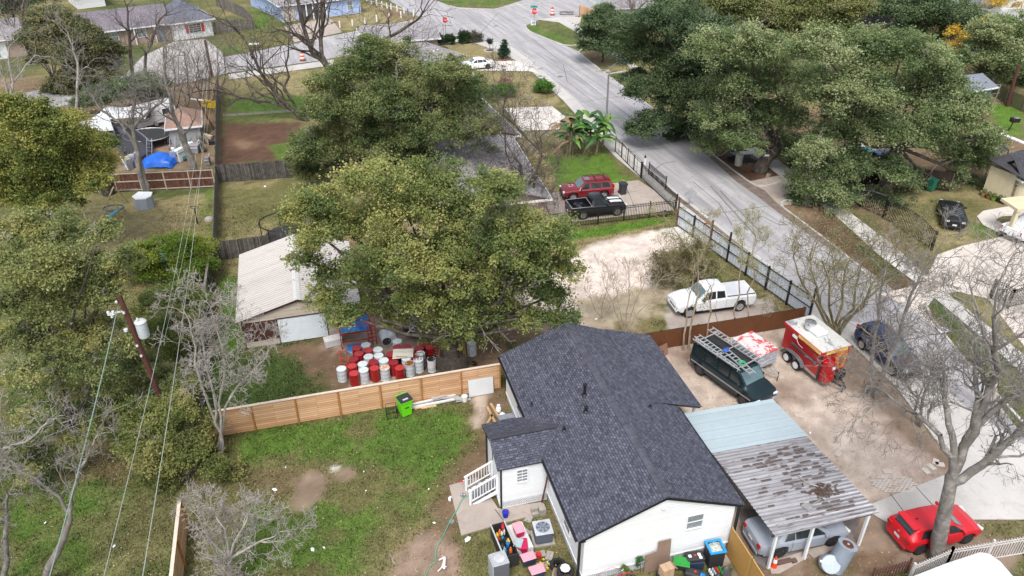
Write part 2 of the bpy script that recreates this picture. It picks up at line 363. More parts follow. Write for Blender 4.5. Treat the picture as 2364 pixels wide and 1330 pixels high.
Z0=np.where(C[:,3]>.5,(N4-.5)*.05,(N4-.5)*.015)-.03
me=bpy.data.meshes.new('ground'); me.vertices.add(nx*ny); me.vertices.foreach_set('co',np.stack([gx,gy,Z0],1).ravel())
ii=(np.arange(ny-1)[:,None]*nx+np.arange(nx-1)[None,:]).ravel(); q=np.stack([ii,ii+1,ii+nx+1,ii+nx],1).astype(np.int32)
me.loops.add(q.size); me.loops.foreach_set('vertex_index',q.ravel()); me.polygons.add(len(q)); me.polygons.foreach_set('loop_start',np.arange(0,q.size,4,dtype=np.int32)); me.polygons.foreach_set('loop_total',np.full(len(q),4,dtype=np.int32))
me.update(calc_edges=True)
ca=me.color_attributes.new('Col','FLOAT_COLOR','POINT'); ca.data.foreach_set('color',C.astype(np.float32).ravel())
m,n,b=nm('ground_soil_and_grass'); a=N(n,'ShaderNodeVertexColor'); a.layer_name='Col'
g1=noise(n,9,5,rough=.75,dist=.6); g2=noise(n,28,4,rough=.8,dist=.8); g3=noise(n,2.2,4)
cg=mixc(n,ramp(n,g1,.32,.68),mixc(n,1.0,a.outputs[0],(.40,.42,.36),'MULTIPLY'),mixc(n,1.0,a.outputs[0],(1.8,1.7,1.75),'MULTIPLY'))
cg=mixc(n,ramp(n,g2,.55,.68),cg,mixc(n,.55,cg,(.50,.42,.28)))
cg=mixc(n,ramp(n,g3,.4,.7),cg,mixc(n,1.0,cg,(.8,.84,.75),'MULTIPLY'))
cd=mixc(n,ramp(n,g1,.35,.75),mixc(n,1.0,a.outputs[0],(1.08,1.06,1.05),'MULTIPLY'),mixc(n,1.0,a.outputs[0],(.78,.75,.72),'MULTIPLY'))
cd=mixc(n,ramp(n,g2,.68,.76),cd,mixc(n,1.0,cd,(.5,.45,.4),'MULTIPLY'))
n.links.new(mixc(n,a.outputs[1],cd,cg),b.inputs['Base Color']); b.inputs['Roughness'].default_value=.95; b.inputs['Specular IOR Level'].default_value=.15
bump(n,b,g1,.7,.05); me.materials.append(m)
go=bpy.data.objects.new('ground',me); COL.objects.link(go); tag(go,kind='structure')
def gcol(x,y):
    i=np.clip(np.searchsorted(xs,x),0,nx-1); j=np.clip(np.searchsorted(ys,y),0,ny-1); return C[j*nx+i]
# grass tufts and fallen leaves: tiny faces on the ground
def inpaved(x,y):
    o=np.zeros(len(x),bool)
    for pw in PAVED:
        ins=np.zeros(len(x),bool)
        for i in range(len(pw)):
            a=pw[i];b=pw[(i+1)%len(pw)]; c=((a[1]>y)!=(b[1]>y))
            with np.errstate(divide='ignore',invalid='ignore'): xi=(b[0]-a[0])*(y-a[1])/(b[1]-a[1])+a[0]
            ins^=c&(x<xi)
        o|=ins
    return o
def scatter(name,label,cat,n,xr,yr,want,seed,size,flat,cols=None):
    rs=np.random.RandomState(seed); x=rs.uniform(*xr,n); y=rs.uniform(*yr,n); c=gcol(x,y); k=want(c,rs); pv=inpaved(x,y); k&=~pv; x,y,c=x[k],y[k],c[k]; n=len(x)
    a=rs.uniform(0,6.28,n); s=size*rs.uniform(.5,1.4,n); h=s*rs.uniform(.6,1.5,n) if not flat else s*.15
    dx,dy=np.cos(a)*s*.5,np.sin(a)*s*.5
    if flat: V=np.stack([np.stack([x-dx,y-dy,np.full(n,.012)],1),np.stack([x+dy*.6,y-dx*.6,.02+h],1),np.stack([x+dx,y+dy,np.full(n,.015)],1),np.stack([x-dy*.6,y+dx*.6,.02+h*.5],1)],1); kf=4
    else: V=np.stack([np.stack([x-dx,y-dy,np.full(n,-.04)],1),np.stack([x+dx,y+dy,np.full(n,-.04)],1),np.stack([x+rs.normal(0,s*.4),y+rs.normal(0,s*.4),h],1)],1); kf=3
    if cols is None: cc=c.copy(); cc[:,:3]*=rs.uniform(.45,1.7,(n,1)); sd_=rs.rand(n)<.22; cc[sd_,:3]=cc[sd_,:3]*.4+np.array([.20,.16,.09])
    else: cc=np.ones((n,4)); cc[:,:3]=np.array(cols)[rs.randint(0,len(cols),n)]*rs.uniform(.7,1.3,(n,1))
    return facemesh(name,V,cc,MC['leafy'] if not flat else MC['litter'],None,label,cat)
def facemesh(name,V,cc,mt,parent,label=None,cat=None,group=None,kind=None,smooth=False):
    n,kf=V.shape[:2]; me=bpy.data.meshes.new(name); me.vertices.add(n*kf); me.vertices.foreach_set('co',V.astype(np.float32).ravel())
    me.loops.add(n*kf); me.loops.foreach_set('vertex_index',np.arange(n*kf,dtype=np.int32)); me.polygons.add(n)
    me.polygons.foreach_set('loop_start',np.arange(0,n*kf,kf,dtype=np.int32)); me.polygons.foreach_set('loop_total',np.full(n,kf,dtype=np.int32)); me.update(calc_edges=True)
    ca=me.color_attributes.new('Col','FLOAT_COLOR','POINT'); c4=np.ones((n,4),dtype=np.float32); c4[:,:3]=cc[:,:3]; ca.data.foreach_set('color',np.repeat(c4,kf,axis=0).ravel())
    me.materials.append(mt); o=bpy.data.objects.new(name,me); link(o,parent); return tag(o,label,cat,group,kind)
# ================================================================ PAVED SURFACES
RA=math.atan2(*(lambda d:(d.x,d.y))(G(1560,445)-G(1872,690)))
def concrete(name,col,dirt,jd=.35,df=(.5,.8),st=(1,.35,1)):
    m,n,b=nm(name); c=mixc(n,ramp(n,noise(n,.35,6,rough=.65,sc3=st),.3,.7),dk(col,.80),dk(col,1.1))
    if len(st)>3: c=mixc(n,ramp(n,noise(n,1.2,5,rough=.7,sc3=(1,.05,1,st[3])),.42,.66),c,dk(col,.62))
    c=mixc(n,ramp(n,noise(n,1.3,7,rough=.75,dist=.6),*df),c,dirt); c=mixc(n,ramp(n,noise(n,35,3),.3,.7),c,mixc(n,1.0,c,(.86,)*3,'MULTIPLY'))
    n.links.new(c,b.inputs['Base Color']); b.inputs['Roughness'].default_value=.9; b.inputs['Specular IOR Level'].default_value=.2; MC[name]=m; return m
cRoad=concrete('road_concrete',(.43,.42,.435),(.27,.25,.245),st=(1,.3,1,RA)); cWalk=concrete('walk_concrete',(.52,.50,.48),(.38,.35,.32)); cPale=concrete('pale_concrete',(.66,.62,.58),(.50,.45,.41))
cOld=concrete('old_concrete',(.42,.36,.32),(.26,.21,.18)); cKerb=concrete('kerb_concrete',(.55,.53,.50),(.36,.33,.30)); joint=mat('joint_tar',(.12,.11,.11),.9,.2); stain=mat('tyre_mark',(.20,.19,.195),.85,.2)
PAVED=[]
def sheet(name,px,z,mt,lines=(),lw=.05,thick=.0,marks=(),mw=.12):
    PAVED.append(np.array(pset(px))); mb=MB(); pts=[G(*p) for p in px]; pts=[(p.x,p.y,z) for p in pts]
    if thick: mb.slab(pts,thick)
    else: mb.poly(pts)
    for i,(L_,w) in enumerate(((lines,lw),(marks,mw))):
        mb.mi(i+1)
        for l in L_:
            for a,b_ in zip(l[:-1],l[1:]):
                a=G(*a);b2=G(*b_); d=(b2-a).normalized(); t=Vector((-d.y,d.x,0))*w/2
                mb.poly([(v.x,v.y,z+.004+.002*i) for v in(a-t,b2-t,b2+t,a+t)])
    return mb.build(name,[mt,joint,stain],kind='structure')
# street: carriageway running from lower right up to the junction, plus the side street
sheet('road',[(1165,104),(1222,141),(1260,174),(1325,230),(1430,335),(1560,445),(1700,555),(1872,690),(1985,790),(2120,920),(2364,1160),(2600,1400),(2800,1330),(2364,1010),(2250,860),(2165,752),(2045,655),(1932,572),(1800,472),(1640,352),(1560,290),(1480,228),(1400,170),(1335,118),(1225,72),(1212,60),(1245,46),(1345,36),(1360,10),(1440,-40),(1300,-30),(1140,22),(1045,16),(930,-30),(840,-30),(965,38),(978,43),(895,60),(700,97),(500,135),(0,225),(0,275),(300,212),(530,168),(740,140),(965,95),(1060,84)],.012,cRoad,
  lines=[[(1440,352),(1545,340)],[(1626,498),(1800,472)],[(1252,174),(1420,150)],[(1170,100),(1310,88)],[(1340,236),(1500,212)],[(1360,262),(1600,480),(1800,640)],[(1230,90),(1345,185),(1480,290)],[(1150,30),(1090,100)],[(960,66),(1130,50),(1300,30)],[(1500,400),(1530,378),(1560,372)],[(1700,520),(1760,500),(1800,520),(1860,512)],[(1240,120),(1300,150),(1310,190),(1370,235)],[(1600,420),(1660,470),(1690,520)],[(2010,800),(2170,770)],[(2200,990),(2364,920)],[(700,118),(950,72)]],lw=.07,
  marks=[[(1662,440),(1700,480),(1760,540)],[(1640,430),(1690,485),(1745,545)]],mw=.16)
sheet('sidewalk',[(1170,100),(1222,138),(1325,226),(1430,331),(1560,441),(1700,551),(1872,686),(1960,765),(1950,790),(1868,722),(1700,592),(1560,480),(1420,362),(1370,310),(1300,232),(1225,163),(1190,140),(1120,108),(1062,90)],.02,cWalk,
  lines=[[(1560,445),(1545,465)],[(1222,141),(1195,142)],[(1325,230),(1302,232)],[(1640,505),(1620,530)],[(1760,598),(1740,625)]])
sheet('driveway',[(1125,143),(1196,140),(1250,172),(1222,165),(1090,163),(1108,186),(1085,186),(1060,160)],.028,cPale)
sheet('driveway',[(1165,250),(1275,246),(1305,270),(1290,300),(1205,302)],.03,cPale)
sheet('driveway',[(1262,447),(1440,420),(1474,416),(1556,470),(1552,486),(1262,520)],.014,cOld,lines=[[(1262,475),(1480,440)],[(1330,440),(1320,505)],[(1440,420),(1470,490)]])
sheet('sidewalk',[(1672,302),(1692,300),(1800,372),(1880,430),(1945,478),(2070,572),(2140,640),(2300,768),(2500,930),(2500,990),(2290,800),(2130,665),(2030,590),(1925,495),(1840,437),(1760,376)],.022,cWalk,lines=[[(1740,350),(1765,340)],[(1900,470),(1930,460)],[(1990,548),(2020,538)],[(2060,600),(2090,588)]])
sheet('driveway',[(1725,420),(1815,402),(1880,432),(1845,470),(1800,476),(1762,440)],.016,cOld)
sheet('driveway',[(2030,680),(2130,655),(2165,588),(2222,568),(2320,545),(2500,510),(2600,640),(2364,800),(2280,690),(2200,672),(2150,690),(2135,720),(2160,755),(2065,692)],.026,concrete('drive_concrete',(.60,.54,.49),(.45,.39,.35)),
  lines=[[(2222,572),(2500,760)],[(2190,650),(2500,575)],[(2110,665),(2280,790)],[(2135,640),(2225,570)]])
sheet('garden_path',[(2255,500),(2270,487),(2320,478),(2364,472),(2364,498),(2315,500),(2298,508),(2364,545),(2364,560),(2320,545),(2270,520)],.024,cPale)
sheet('front_walk',[(1338,65),(1375,88),(1440,130),(1480,160),(1512,172),(1500,180),(1460,160),(1400,118),(1350,85),(1290,52),(1235,45),(1320,38),(1342,40)],.024,cWalk)
sheet('front_walk',[(527,172),(770,138),(775,150),(530,184)],.024,cWalk)
sheet('front_walk',[(960,103),(1040,93),(1070,90),(1070,96),(990,108)],.024,cPale)
sheet('driveway',[(400,97),(475,90),(512,120),(530,168),(440,190),(320,205),(290,172),(330,130)],.02,concrete('far_concrete',(.46,.44,.43),(.33,.31,.29)),lines=[[(430,96),(450,150)]])
sheet('driveway',[(655,60),(762,42),(790,75),(680,98)],.02,cOld)
sheet('driveway',[(1990,1172),(2210,1085),(2300,1080),(2500,1120),(2500,1200),(2240,1200),(2060,1215)],.016,cWalk,lines=[[(2115,1125),(2165,1180)],[(2055,1140),(2085,1180)]])
sheet('driveway',[(1900,735),(1960,790),(2070,895),(2210,1083),(2330,1180),(2500,1230),(2450,1080),(2240,950),(2120,840),(1990,745)],.0175,cWalk,lines=[[(1985,810),(2060,775)],[(2100,930),(2190,890)]])
sheet('lot_slab',[(1524,532),(1578,520),(1640,575),(1590,585),(1565,560)],.014,cPale)
sheet('lot_slab',[(1535,735),(1770,700),(1810,745),(1560,790)],.012,cOld,lines=[[(1650,720),(1665,775)],[(1540,762),(1790,722)]])
sheet('patio_slab',[(1037,1122),(1102,1103),(1150,1175),(1253,1160),(1262,1182),(1140,1215),(1065,1237)],.05,cOld,thick=.08,lines=[[(1143,1178),(1166,1208)]])
sheet('carport_floor',[(1700,1175),(1800,1180),(1990,1172),(1975,1240),(1860,1285),(1780,1320),(1745,1300)],.012,mat('carport_floor',(.2,.175,.165),.85,.3,.8,dirt=(.09,.08,.08)))
for px in ([(1775,1300),(1850,1275),(1865,1288),(1800,1325),(1780,1325)],[(1860,1272),(1925,1255),(1930,1268),(1878,1290)]):
    sheet('broken_slab',px,.05,cOld,thick=.06)
sheet('gutter_dirt',[(1640,352),(1722,418),(1765,440),(1800,476),(1932,574),(1945,590),(1900,565),(1795,490),(1750,455),(1700,420),(1650,375),(1600,330)],.034,mat('gutter_soil',(.20,.155,.13),.95,.4,2))
sheet('gutter_dirt',[(1540,432),(1625,500),(1700,560),(1872,694),(1872,700),(1690,562),(1610,498),(1530,436)],.034,MC['gutter_soil'])
def kerb(pts,w=.16,h=.13):
    mb=MB(); P=[G(*p) for p in pts]
    for a,b_ in zip(P[:-1],P[1:]):
        d=(b_-a).normalized()*.03; mb.bar((a-d)+Vector((0,0,h/2-.03)),(b_+d)+Vector((0,0,h/2-.03)),w,h)
    return mb.build('kerb',cKerb,kind='structure')
kerb([(1630,345),(1655,365),(1690,392),(1722,416),(1745,430),(1765,431),(1800,422)]); kerb([(1845,465),(1815,462),(1801,472),(1810,482),(1850,512),(1930,572),(1975,610),(2020,655),(2045,668)])
kerb([(2200,672),(2155,685),(2138,708),(2150,735),(2220,825),(2290,900),(2364,980)])
kerb([(1212,58),(1216,68),(1232,80),(1300,104),(1320,106),(1345,102)]); kerb([(1400,108),(1345,112),(1335,122),(1385,162),(1400,172),(1445,165)]); kerb([(1475,228),(1500,246),(1560,292),(1630,345)])
kerb([(700,97),(895,60),(965,45),(979,40),(972,33),(930,22),(850,2)]); kerb([(1040,14),(1060,20),(1140,22),(1180,14),(1290,2)])
kerb([(1505,400),(1535,420),(1540,430),(1528,440)],.12); kerb([(1425,345),(1470,385),(1505,400)],.12); kerb([(1415,325),(1440,330),(1450,345)],.1)
kerb([(1195,140),(1215,138),(1218,130),(1190,115)],.12)
mb=MB()
for px,py,r in((1293,177,.36),(1247,176,.34),(1145,60,.35),(1312,30,.4)):
    c=G(px,py); mb.lathe([(r,0),(r,.006),(r*.86,.010),(0,.010)],20,(c.x,c.y,.013))
    c2=mb.build('manhole_cover',mat('manhole_iron',(.17,.15,.14),.7),label='round iron manhole cover in the %s'%('street beside the front walk' if px==1247 else 'middle of the street' if px==1293 else 'junction' if px==1145 else 'side street by the barrel'),cat='manhole cover',group='manhole covers'); mb=MB()
colmat('leafy',.75,.25,0); colmat('litter',.9,0,0)
o=scatter('grass','short winter grass with green tufts growing across the yards','grass',150000,(-30,30),(20,62),lambda c,r:(c[:,3]>.7)&(r.rand(len(c))<.8),11,.075,False); o['kind']='stuff'
o=scatter('weeds','tufts of taller green and straw-coloured weeds in the near yards','weeds',60000,(-24,12),(20,42),lambda c,r:(c[:,3]>.6)&(r.rand(len(c))<.7),15,.055,False); o['kind']='stuff'
o=scatter('leaf_litter','dry brown fallen leaves scattered on grass and dirt','leaves',42000,(-30,30),(20,60),lambda c,r:r.rand(len(c))<.25+.6*(c[:,3]>.3)*(c[:,3]<.95),12,.085,True,[(.30,.20,.12),(.2,.12,.07),(.42,.33,.22),(.14,.09,.06)]); o['kind']='stuff'
# ================================================================ BUILDINGS
shMain=shingle('shingle_charcoal',(.058,.062,.088),(.125,.132,.172),(.012,.013,.019))
shGrey=shingle('shingle_grey',(.27,.25,.26),(.38,.355,.365),(.17,.16,.165)); shPurp=shingle('shingle_purple_grey',(.17,.15,.17),(.25,.22,.25),(.10,.09,.10)); shBlue=shingle('shingle_slate',(.12,.13,.17),(.19,.2,.25),(.07,.07,.09)); shDark=shingle('shingle_black',(.045,.045,.055),(.08,.08,.09),(.02,.02,.02))
black=mat('black_trim',(.012,.012,.016),.45,.2); white=mat('white_paint',(.75,.77,.79),.5,.05,.8,fine=.02); siding=stripes('white_siding',(.78,.80,.82),.17,'v',.5,.4,.86,var=.03,sharp=(.0,.12))
skirt=stripes('white_skirting',(.60,.62,.66),.09,'u',.6,.5,.6,var=.08); steel=mat('galvanised',(.42,.44,.47),.45,.15,2,metal=.5); wglass=mat('window_glass',(.26,.29,.31),.12,.25,1.5,spec=.8); wglassd=glass('dark_window',(.03,.035,.04))
concm=mat('block_grey',(.38,.35,.31),.9,.25,6,bmp=.3)
def window(parent,x,y,z,w,h,rz,cols=1,rows=2,fr=white,gl=None,t=.06,name='window',d=.05):
    mb=MB(); 
    mb.box(-w/2-t,-d,-h/2-t,-w/2,0,h/2+t); mb.box(w/2,-d,-h/2-t,w/2+t,0,h/2+t); mb.box(-w/2,-d,h/2,w/2,0,h/2+t); mb.box(-w/2,-d-.03,-h/2-t,w/2,0,-h/2)
    for i in range(1,rows): zz=-h/2+h*i/rows; mb.box(-w/2,-d+.01,zz-.02,w/2,-.006,zz+.02)
    for i in range(1,cols): xx=-w/2+w*i/cols; mb.box(xx-.012,-d+.014,-h/2,xx+.012,-.006,h/2)
    o=mb.build(name,fr,parent,loc=(x,y,z),rz=rz)
    MB().box(-w/2,-.022,-h/2,w/2,-.004,h/2).build('pane',gl or wglass,o); return o
# ---- main white house (local frame: u across, v back)
H=thing('house','single-storey white sided house with dark charcoal shingle roof at lower centre','house',HO,AZ)
def slope(u): return 3.1+(4-abs(u-4))*.4-(0 if u<=4 else 0)
rf=MB(); 
for a,b_ in((-.02,4.0),(7.98,4.0)):
    rf.mi(0).slab([(a,-.03,3.08),(b_,-.03,4.69),(b_,13.72,4.69),(a,13.72,3.08)],.035)
    rf.mi(1).slab([(a+(.02 if a<1 else -.02),0,3.055),(4,0,4.65),(4,13.7,4.65),(a+(.02 if a<1 else -.02),13.7,3.055)],.17)
roof=rf.build('roof',[shMain,black],H)
pr=MB(); pr.mi(0).slab([(6.45,6.95,3.74),(9.42,6.95,2.76),(9.42,13.75,2.76),(6.45,13.75,3.74)],.035); pr.mi(1).slab([(6.6,6.98,3.66),(9.39,6.98,2.735),(9.39,13.72,2.735),(6.6,13.72,3.66)],.13); pr.build('porch_roof',[shMain,black],H)
rc=MB()
for i in range(49):
    v=.0+i*.28; z=4.70+.012*((i*7)%3)
    rc.add([(3.83,v,z-.055),(4,v,z+.022),(4.17,v,z-.055),(3.83,v+.30,z-.075),(4,v+.30,z+.002),(4.17,v+.30,z-.075)],[(0,1,4,3),(1,2,5,4),(0,3,5,2),(0,2,1),(3,4,5)])
rc.build('ridge_cap',mat('ridge_cap',(.085,.088,.115),.9,.35,2.2),roof)
wl=MB(); x0,x1,y0,y1=.35,7.62,.15,13.45
wl.add([(x0,y0,.5),(x1,y0,.5),(x1,y0,3.02),(4,y0,4.42),(x0,y0,3.02)],[(0,1,2,3,4)]); wl.add([(x0,y1,.5),(x1,y1,.5),(x1,y1,3.02),(4,y1,4.42),(x0,y1,3.02)],[(4,3,2,1,0)])
wl.add([(x0,y0,.5),(x0,y1,.5),(x0,y1,3.02),(x0,y0,3.02)],[(0,3,2,1)]); wl.add([(x1,y0,.5),(x1,y1,.5),(x1,y1,3.02),(x1,y0,3.02)],[(0,1,2,3)])
wl.build('wall',siding,H)
MB().box(x0+.04,y0+.04,-.02,x1-.04,y1-.04,.5).build('foundation_skirt',skirt,H)
MB().box(x0-.03,y0-.03,.44,x1+.03,y1+.03,.53).build('skirt_trim',white,H)
for u,v,hh in((.10,.0,1),(7.78,.02,0)):
    mb=MB(); mb.box(u-.05,v+.0,.1,u+.05,v+.11,3.02); mb.box(u-.05,v-.12,.04,u+.05,v+.11,.1)
    if u<1: mb.box(u+.02,v+.0,2.9,x0-.0,v+.11,3.02)
    mb.build('downpipe',black,H)
[MB().box(*q_).build('gutter',black,H) for q_ in((-.10,0.1,2.93,.02,5.1,3.05),(-.10,8.4,2.93,.02,13.6,3.05),(7.96,.1,2.93,8.08,6.9,3.05))]
window(H,5.64,.15,2.5,.76,.82,0); window(H,.35,2.3,1.5,.78,.76,-R(90),gl=wglassd); window(H,.35,10.6,1.9,.8,1.2,-R(90),gl=wglassd); window(H,7.62,11,1.8,.9,1.1,R(90))
mb=MB(); mb.lathe([(.07,0),(.07,.03),(.02,.06)],10,(3.96,.15,3.9),'y'); mb=MB(); mb.lathe([(.08,-.03),(.08,0)],12,(3.96,.14,3.9),'y'); mb.tube([(3.96,.12,3.9),(3.88,.02,3.86)],.045,8); mb.tube([(3.96,.12,3.9),(4.05,.02,3.86)],.045,8); mb.build('gable_lamp',white,H)
def vent(u,v,h,r,hat=True):
    z=slope(u)+.0; mb=MB(); mb.lathe([(r*2.1,-.02),(r*2.1,.02),(r*1.2,.06),(r,.07),(r,h),(r*(1.6 if hat else 1),h+.01),(r*(1.6 if hat else 1),h+.08),(0,h+.1)],12,(u,v,z)); mb.build('vent_pipe',black,roof)
vent(3.0,7.75,.62,.075); vent(2.69,6.66,.26,.07); vent(1.4,6.16,.2,.06,False); vent(.5,8.75,.22,.04,False); vent(6.1,6.43,.14,.05,False)
for v in(7.25,13.2): MB().box(9.1,v-.06,0,9.22,v+.06,2.7).build('porch_post',white,H)
MB().box(7.63,7.2,0,9.2,13.4,.12).build('porch_floor',cOld,H)
# rear addition, stairs and lattice
ad=MB(); ad.mi(0).slab([(-2.3,5.06,2.98),(.7,5.06,2.98),(1.35,6.7,3.56),(-2.3,6.7,3.56)],.035).slab([(-2.3,6.7,3.56),(1.35,6.7,3.56),(.7,8.42,2.98),(-2.3,8.42,2.98)],.035)
ad.mi(1).slab([(-2.28,5.09,2.95),(.34,5.09,2.95),(.34,6.7,3.53),(-2.28,6.7,3.53)],.15).slab([(-2.28,6.7,3.53),(.34,6.7,3.53),(.34,8.39,2.95),(-2.28,8.39,2.95)],.15)
for i in range(12): ad.mi(2).cb((-2.1+i*.29,6.7,3.585+.004*(i%2)),.285,.30,.03)
ad.build('addition_roof',[shMain,black,mat('ridge_cap2',(.05,.052,.066),.9,.3,2)],H)
wa=MB(); a0,a1,b0,b1=-2.08,.36,5.3,8.2
wa.box(a0,b0,.5,a1,b0+.1,2.93); wa.box(a0,b1-.1,.5,a1,b1,2.93)
wa.add([(a0,b0+.1,.5),(a0,6.2,.5),(a0,6.2,2.93),(a0,b0+.1,2.93)],[(3,2,1,0)]); wa.add([(a0,7.05,.5),(a0,b1-.1,.5),(a0,b1-.1,2.93),(a0,7.05,2.93)],[(3,2,1,0)]); wa.add([(a0,b0+.1,2.93),(a0,b1-.1,2.93),(a0,6.7,3.42)],[(0,2,1)]); wa.add([(a0,6.2,2.6),(a0,7.05,2.6),(a0,7.05,2.93),(a0,6.2,2.93)],[(3,2,1,0)])
wa.build('addition_wall',siding,H)
d=MB().box(a0+.06,6.2,.75,a0+.12,7.05,2.6).build('door',black,H); MB().box(a0+.02,6.45,.8,a0+.06,6.98,2.5).build('door_panel',white,d); MB().box(a0+.01,6.2,.5,a0+.12,7.05,.75).build('threshold',black,H)
MB().box(a0-.03,b0-.04,.05,a0+.05,b0+.04,2.9).box(a0-.09,b1-.2,.1,a0-.01,b1-.12,2.9).build('downpipe',black,H)
window(H,-1.0,5.3,2.08,.50,.78,0,2,4)
def lattice(p,q,h,z0,parent):
    mb=MB(); p=Vector(p);q=Vector(q);L=(q-p).length; d=(q-p).normalized(); nn=Vector((d.y,-d.x,0)); step=.125
    for sgn,off in((1,.0),(-1,.012)):
        k=-h
        while k<L+h:
            a,b_=(k,0),(k+h,h)
            if sgn<0:a,b_=(k+h,0),(k,h)
            def clip(a,b_):
                (xa,za),(xb,zb)=a,b_
                if xa>xb:xa,za,xb,zb=xb,zb,xa,za
                if xb<=0 or xa>=L:return None
                s=(zb-za)/(xb-xa)
                if xa<0:za+=s*(0-xa);xa=0
                if xb>L:zb+=s*(L-xb);xb=L
                return (xa,za),(xb,zb)
            c=clip(a,b_)
            if c: mb.bar(p+d*c[0][0]+nn*off+Vector((0,0,z0+c[0][1])),p+d*c[1][0]+nn*off+Vector((0,0,z0+c[1][1])),.035,.01,up=nn)
            k+=step
    mb.bar(p+Vector((0,0,z0+h)),q+Vector((0,0,z0+h)),.03,.06); mb.bar(p+Vector((0,0,z0+.02)),q+Vector((0,0,z0+.02)),.03,.05)
    return mb.build('lattice_panel',white,parent)
lattice((a0,b0+.02,0),(.33,b0+.02,0),.46,.02,H); lattice((a0,b1,0),(a0,b0,0),.46,.02,H); MB().box(a0+.15,b0+.2,.0,a1,b1-.1,.45).build('crawl_space_shade',mat('void_shade_paint',(.03,.028,.026),.95),H)  # near-black box behind the lattice stands in for shade under the floor
T=thing('porch_stairs','white wooden stairs with balustrades leading up to the side addition door','stairs',F(-2.08,6.45),AZ)
mb=MB(); ns=4
for i in range(ns):
    z=.72*(ns-i)/ns; x=-.30*i; mb.box(x-.33,-.46,z-.04,x-.02,.46,z)
mb.build('tread',mat('grey_deck',(.22,.225,.24),.8,.25),T)
for s in(-.5,.5):
    mb=MB(); mb.add([(0,s-.02,.72),(0,s+.02,.72),(-1.4,s+.02,.0),(-1.4,s-.02,.0),(0,s-.02,.44),(0,s+.02,.44),(-1.1,s+.02,0),(-1.1,s-.02,0)],[(0,1,2,3),(4,7,6,5),(0,3,7,4),(1,5,6,2),(3,2,6,7),(0,4,5,1)]); mb.build('stringer',white,T)
    rl=MB(); rl.box(-1.48,s-.05,0,-1.38,s+.05,1.0); rl.box(-.10,s-.05,.5,0,s+.05,1.72); rl.bar((-1.50,s,.98),(.0,s,1.74),.10,.05); rl.bar((-1.43,s,.24),(-.05,s,.93),.05,.05)
    for i in range(9):
        t=(i+.6)/9.4; x=-1.43+1.38*t; rl.bar((x,s,.24+.69*t),(x,s,.96+.74*t),.035)
    rl.build('balustrade',white,T)
# ---- carport
CP=thing('carport','open carport with rusty corrugated sheet roof and newer pale blue sheets beside the house','carport',F(8.8,-1.42),AZ)
Lc=lambda u,v,z:(u-8.8,v+1.42,z)
corr=stripes('rusty_corrugated',(.50,.49,.52),.215,'y',.6,1.0,.40,metal=.1,var=.2,sharp=(.02,.42),dirt=(.11,.085,.078),dirtf=(.56,.61),dirtscale=1.6,sc3=(.55,2.6,1))
blu=stripes('pale_blue_sheet',(.385,.465,.50),.62,'y',.5,.35,.62,metal=.1,var=.05,sharp=(.0,.035))
def corrug(p00,p10,p11,p01,period,amp,axis=1):
    "real ribs: p00..p01 is the ribbed direction"
    mb=MB(); p00,p10,p11,p01=map(Vector,(p00,p10,p11,p01)); n=int((p01-p00).length/period*2); nn=(p10-p00).cross(p01-p00).normalized()
    if nn.z<0:nn=-nn
    vs=[];
    for i in range(n+1):
        t=i/n; o=nn*(amp if i%2 else -amp); vs+=[p00.lerp(p01,t)+o,p10.lerp(p11,t)+o]
    k=len(vs); vs+=[v-nn*.012 for v in vs]
    mb.add(vs,[(2*i,2*i+1,2*i+3,2*i+2) for i in range(n)]+[(k+2*i+2,k+2*i+3,k+2*i+1,k+2*i) for i in range(n)]+[(0,k,k+1,1),(2*n,2*n+1,k+2*n+1,k+2*n)]+[(2*i,2*i+2,k+2*i+2,k+2*i) for i in range(n)]+[(2*i+1,k+2*i+1,k+2*i+3,2*i+3) for i in range(n)])
    return mb
corrug(Lc(8.78,-1.5,2.36),Lc(14.25,-1.42,2.24),Lc(13.9,4.0,2.26),Lc(8.5,3.98,2.42),.215,.022).build('corrugated_roof',corr,CP)
corrug(Lc(8.45,3.9,2.47),Lc(13.95,3.9,2.31),Lc(13.75,6.95,2.32),Lc(8.25,6.95,2.5),.62,.006).build('blue_roof',blu,CP)
mb=MB(); rr=random.Random(21)
for i in range(110):
    t=rr.random(); u=3.0+rr.gauss(0,.9) if i%3 else rr.uniform(.6,5.0); v=.35+.215*int(rr.uniform(1,21)); 
    if abs(u-(4.2-.35*(v-1.5)))>1.7 and i%3: continue
    k_=v/5.4; mb.cb((u,v+.10+rr.uniform(-.015,.015),2.41-.025*u+.05*k_-.012),rr.uniform(.18,.6),rr.uniform(.06,.12),.02,rr.uniform(-.02,.02),.022)
mb.build('dirt_patches',mat('roof_dirt',(.12,.095,.088),.95,.4,9),CP)
for u,v in((8.95,-1.35),(10.85,-1.33),(13.8,-1.32),(13.5,3.9),(13.4,6.7),(8.75,3.9)): MB().box(u-8.8-.06,v+1.42-.06,0,u-8.8+.06,v+1.42+.06,2.2).build('post',white,CP)
mb=MB()
for v in(-1.36,1.2,3.9,6.7): mb.bar(Lc(8.7,v,2.26),Lc(13.9,v,2.17),.06,.12)
for u in (9,11.4,13.7): mb.bar(Lc(u,-1.3,2.10),Lc(u-.3,6.8,2.10),.07,.1)
mb.build('beam',mat('dark_beam',(.05,.045,.045),.8),CP)
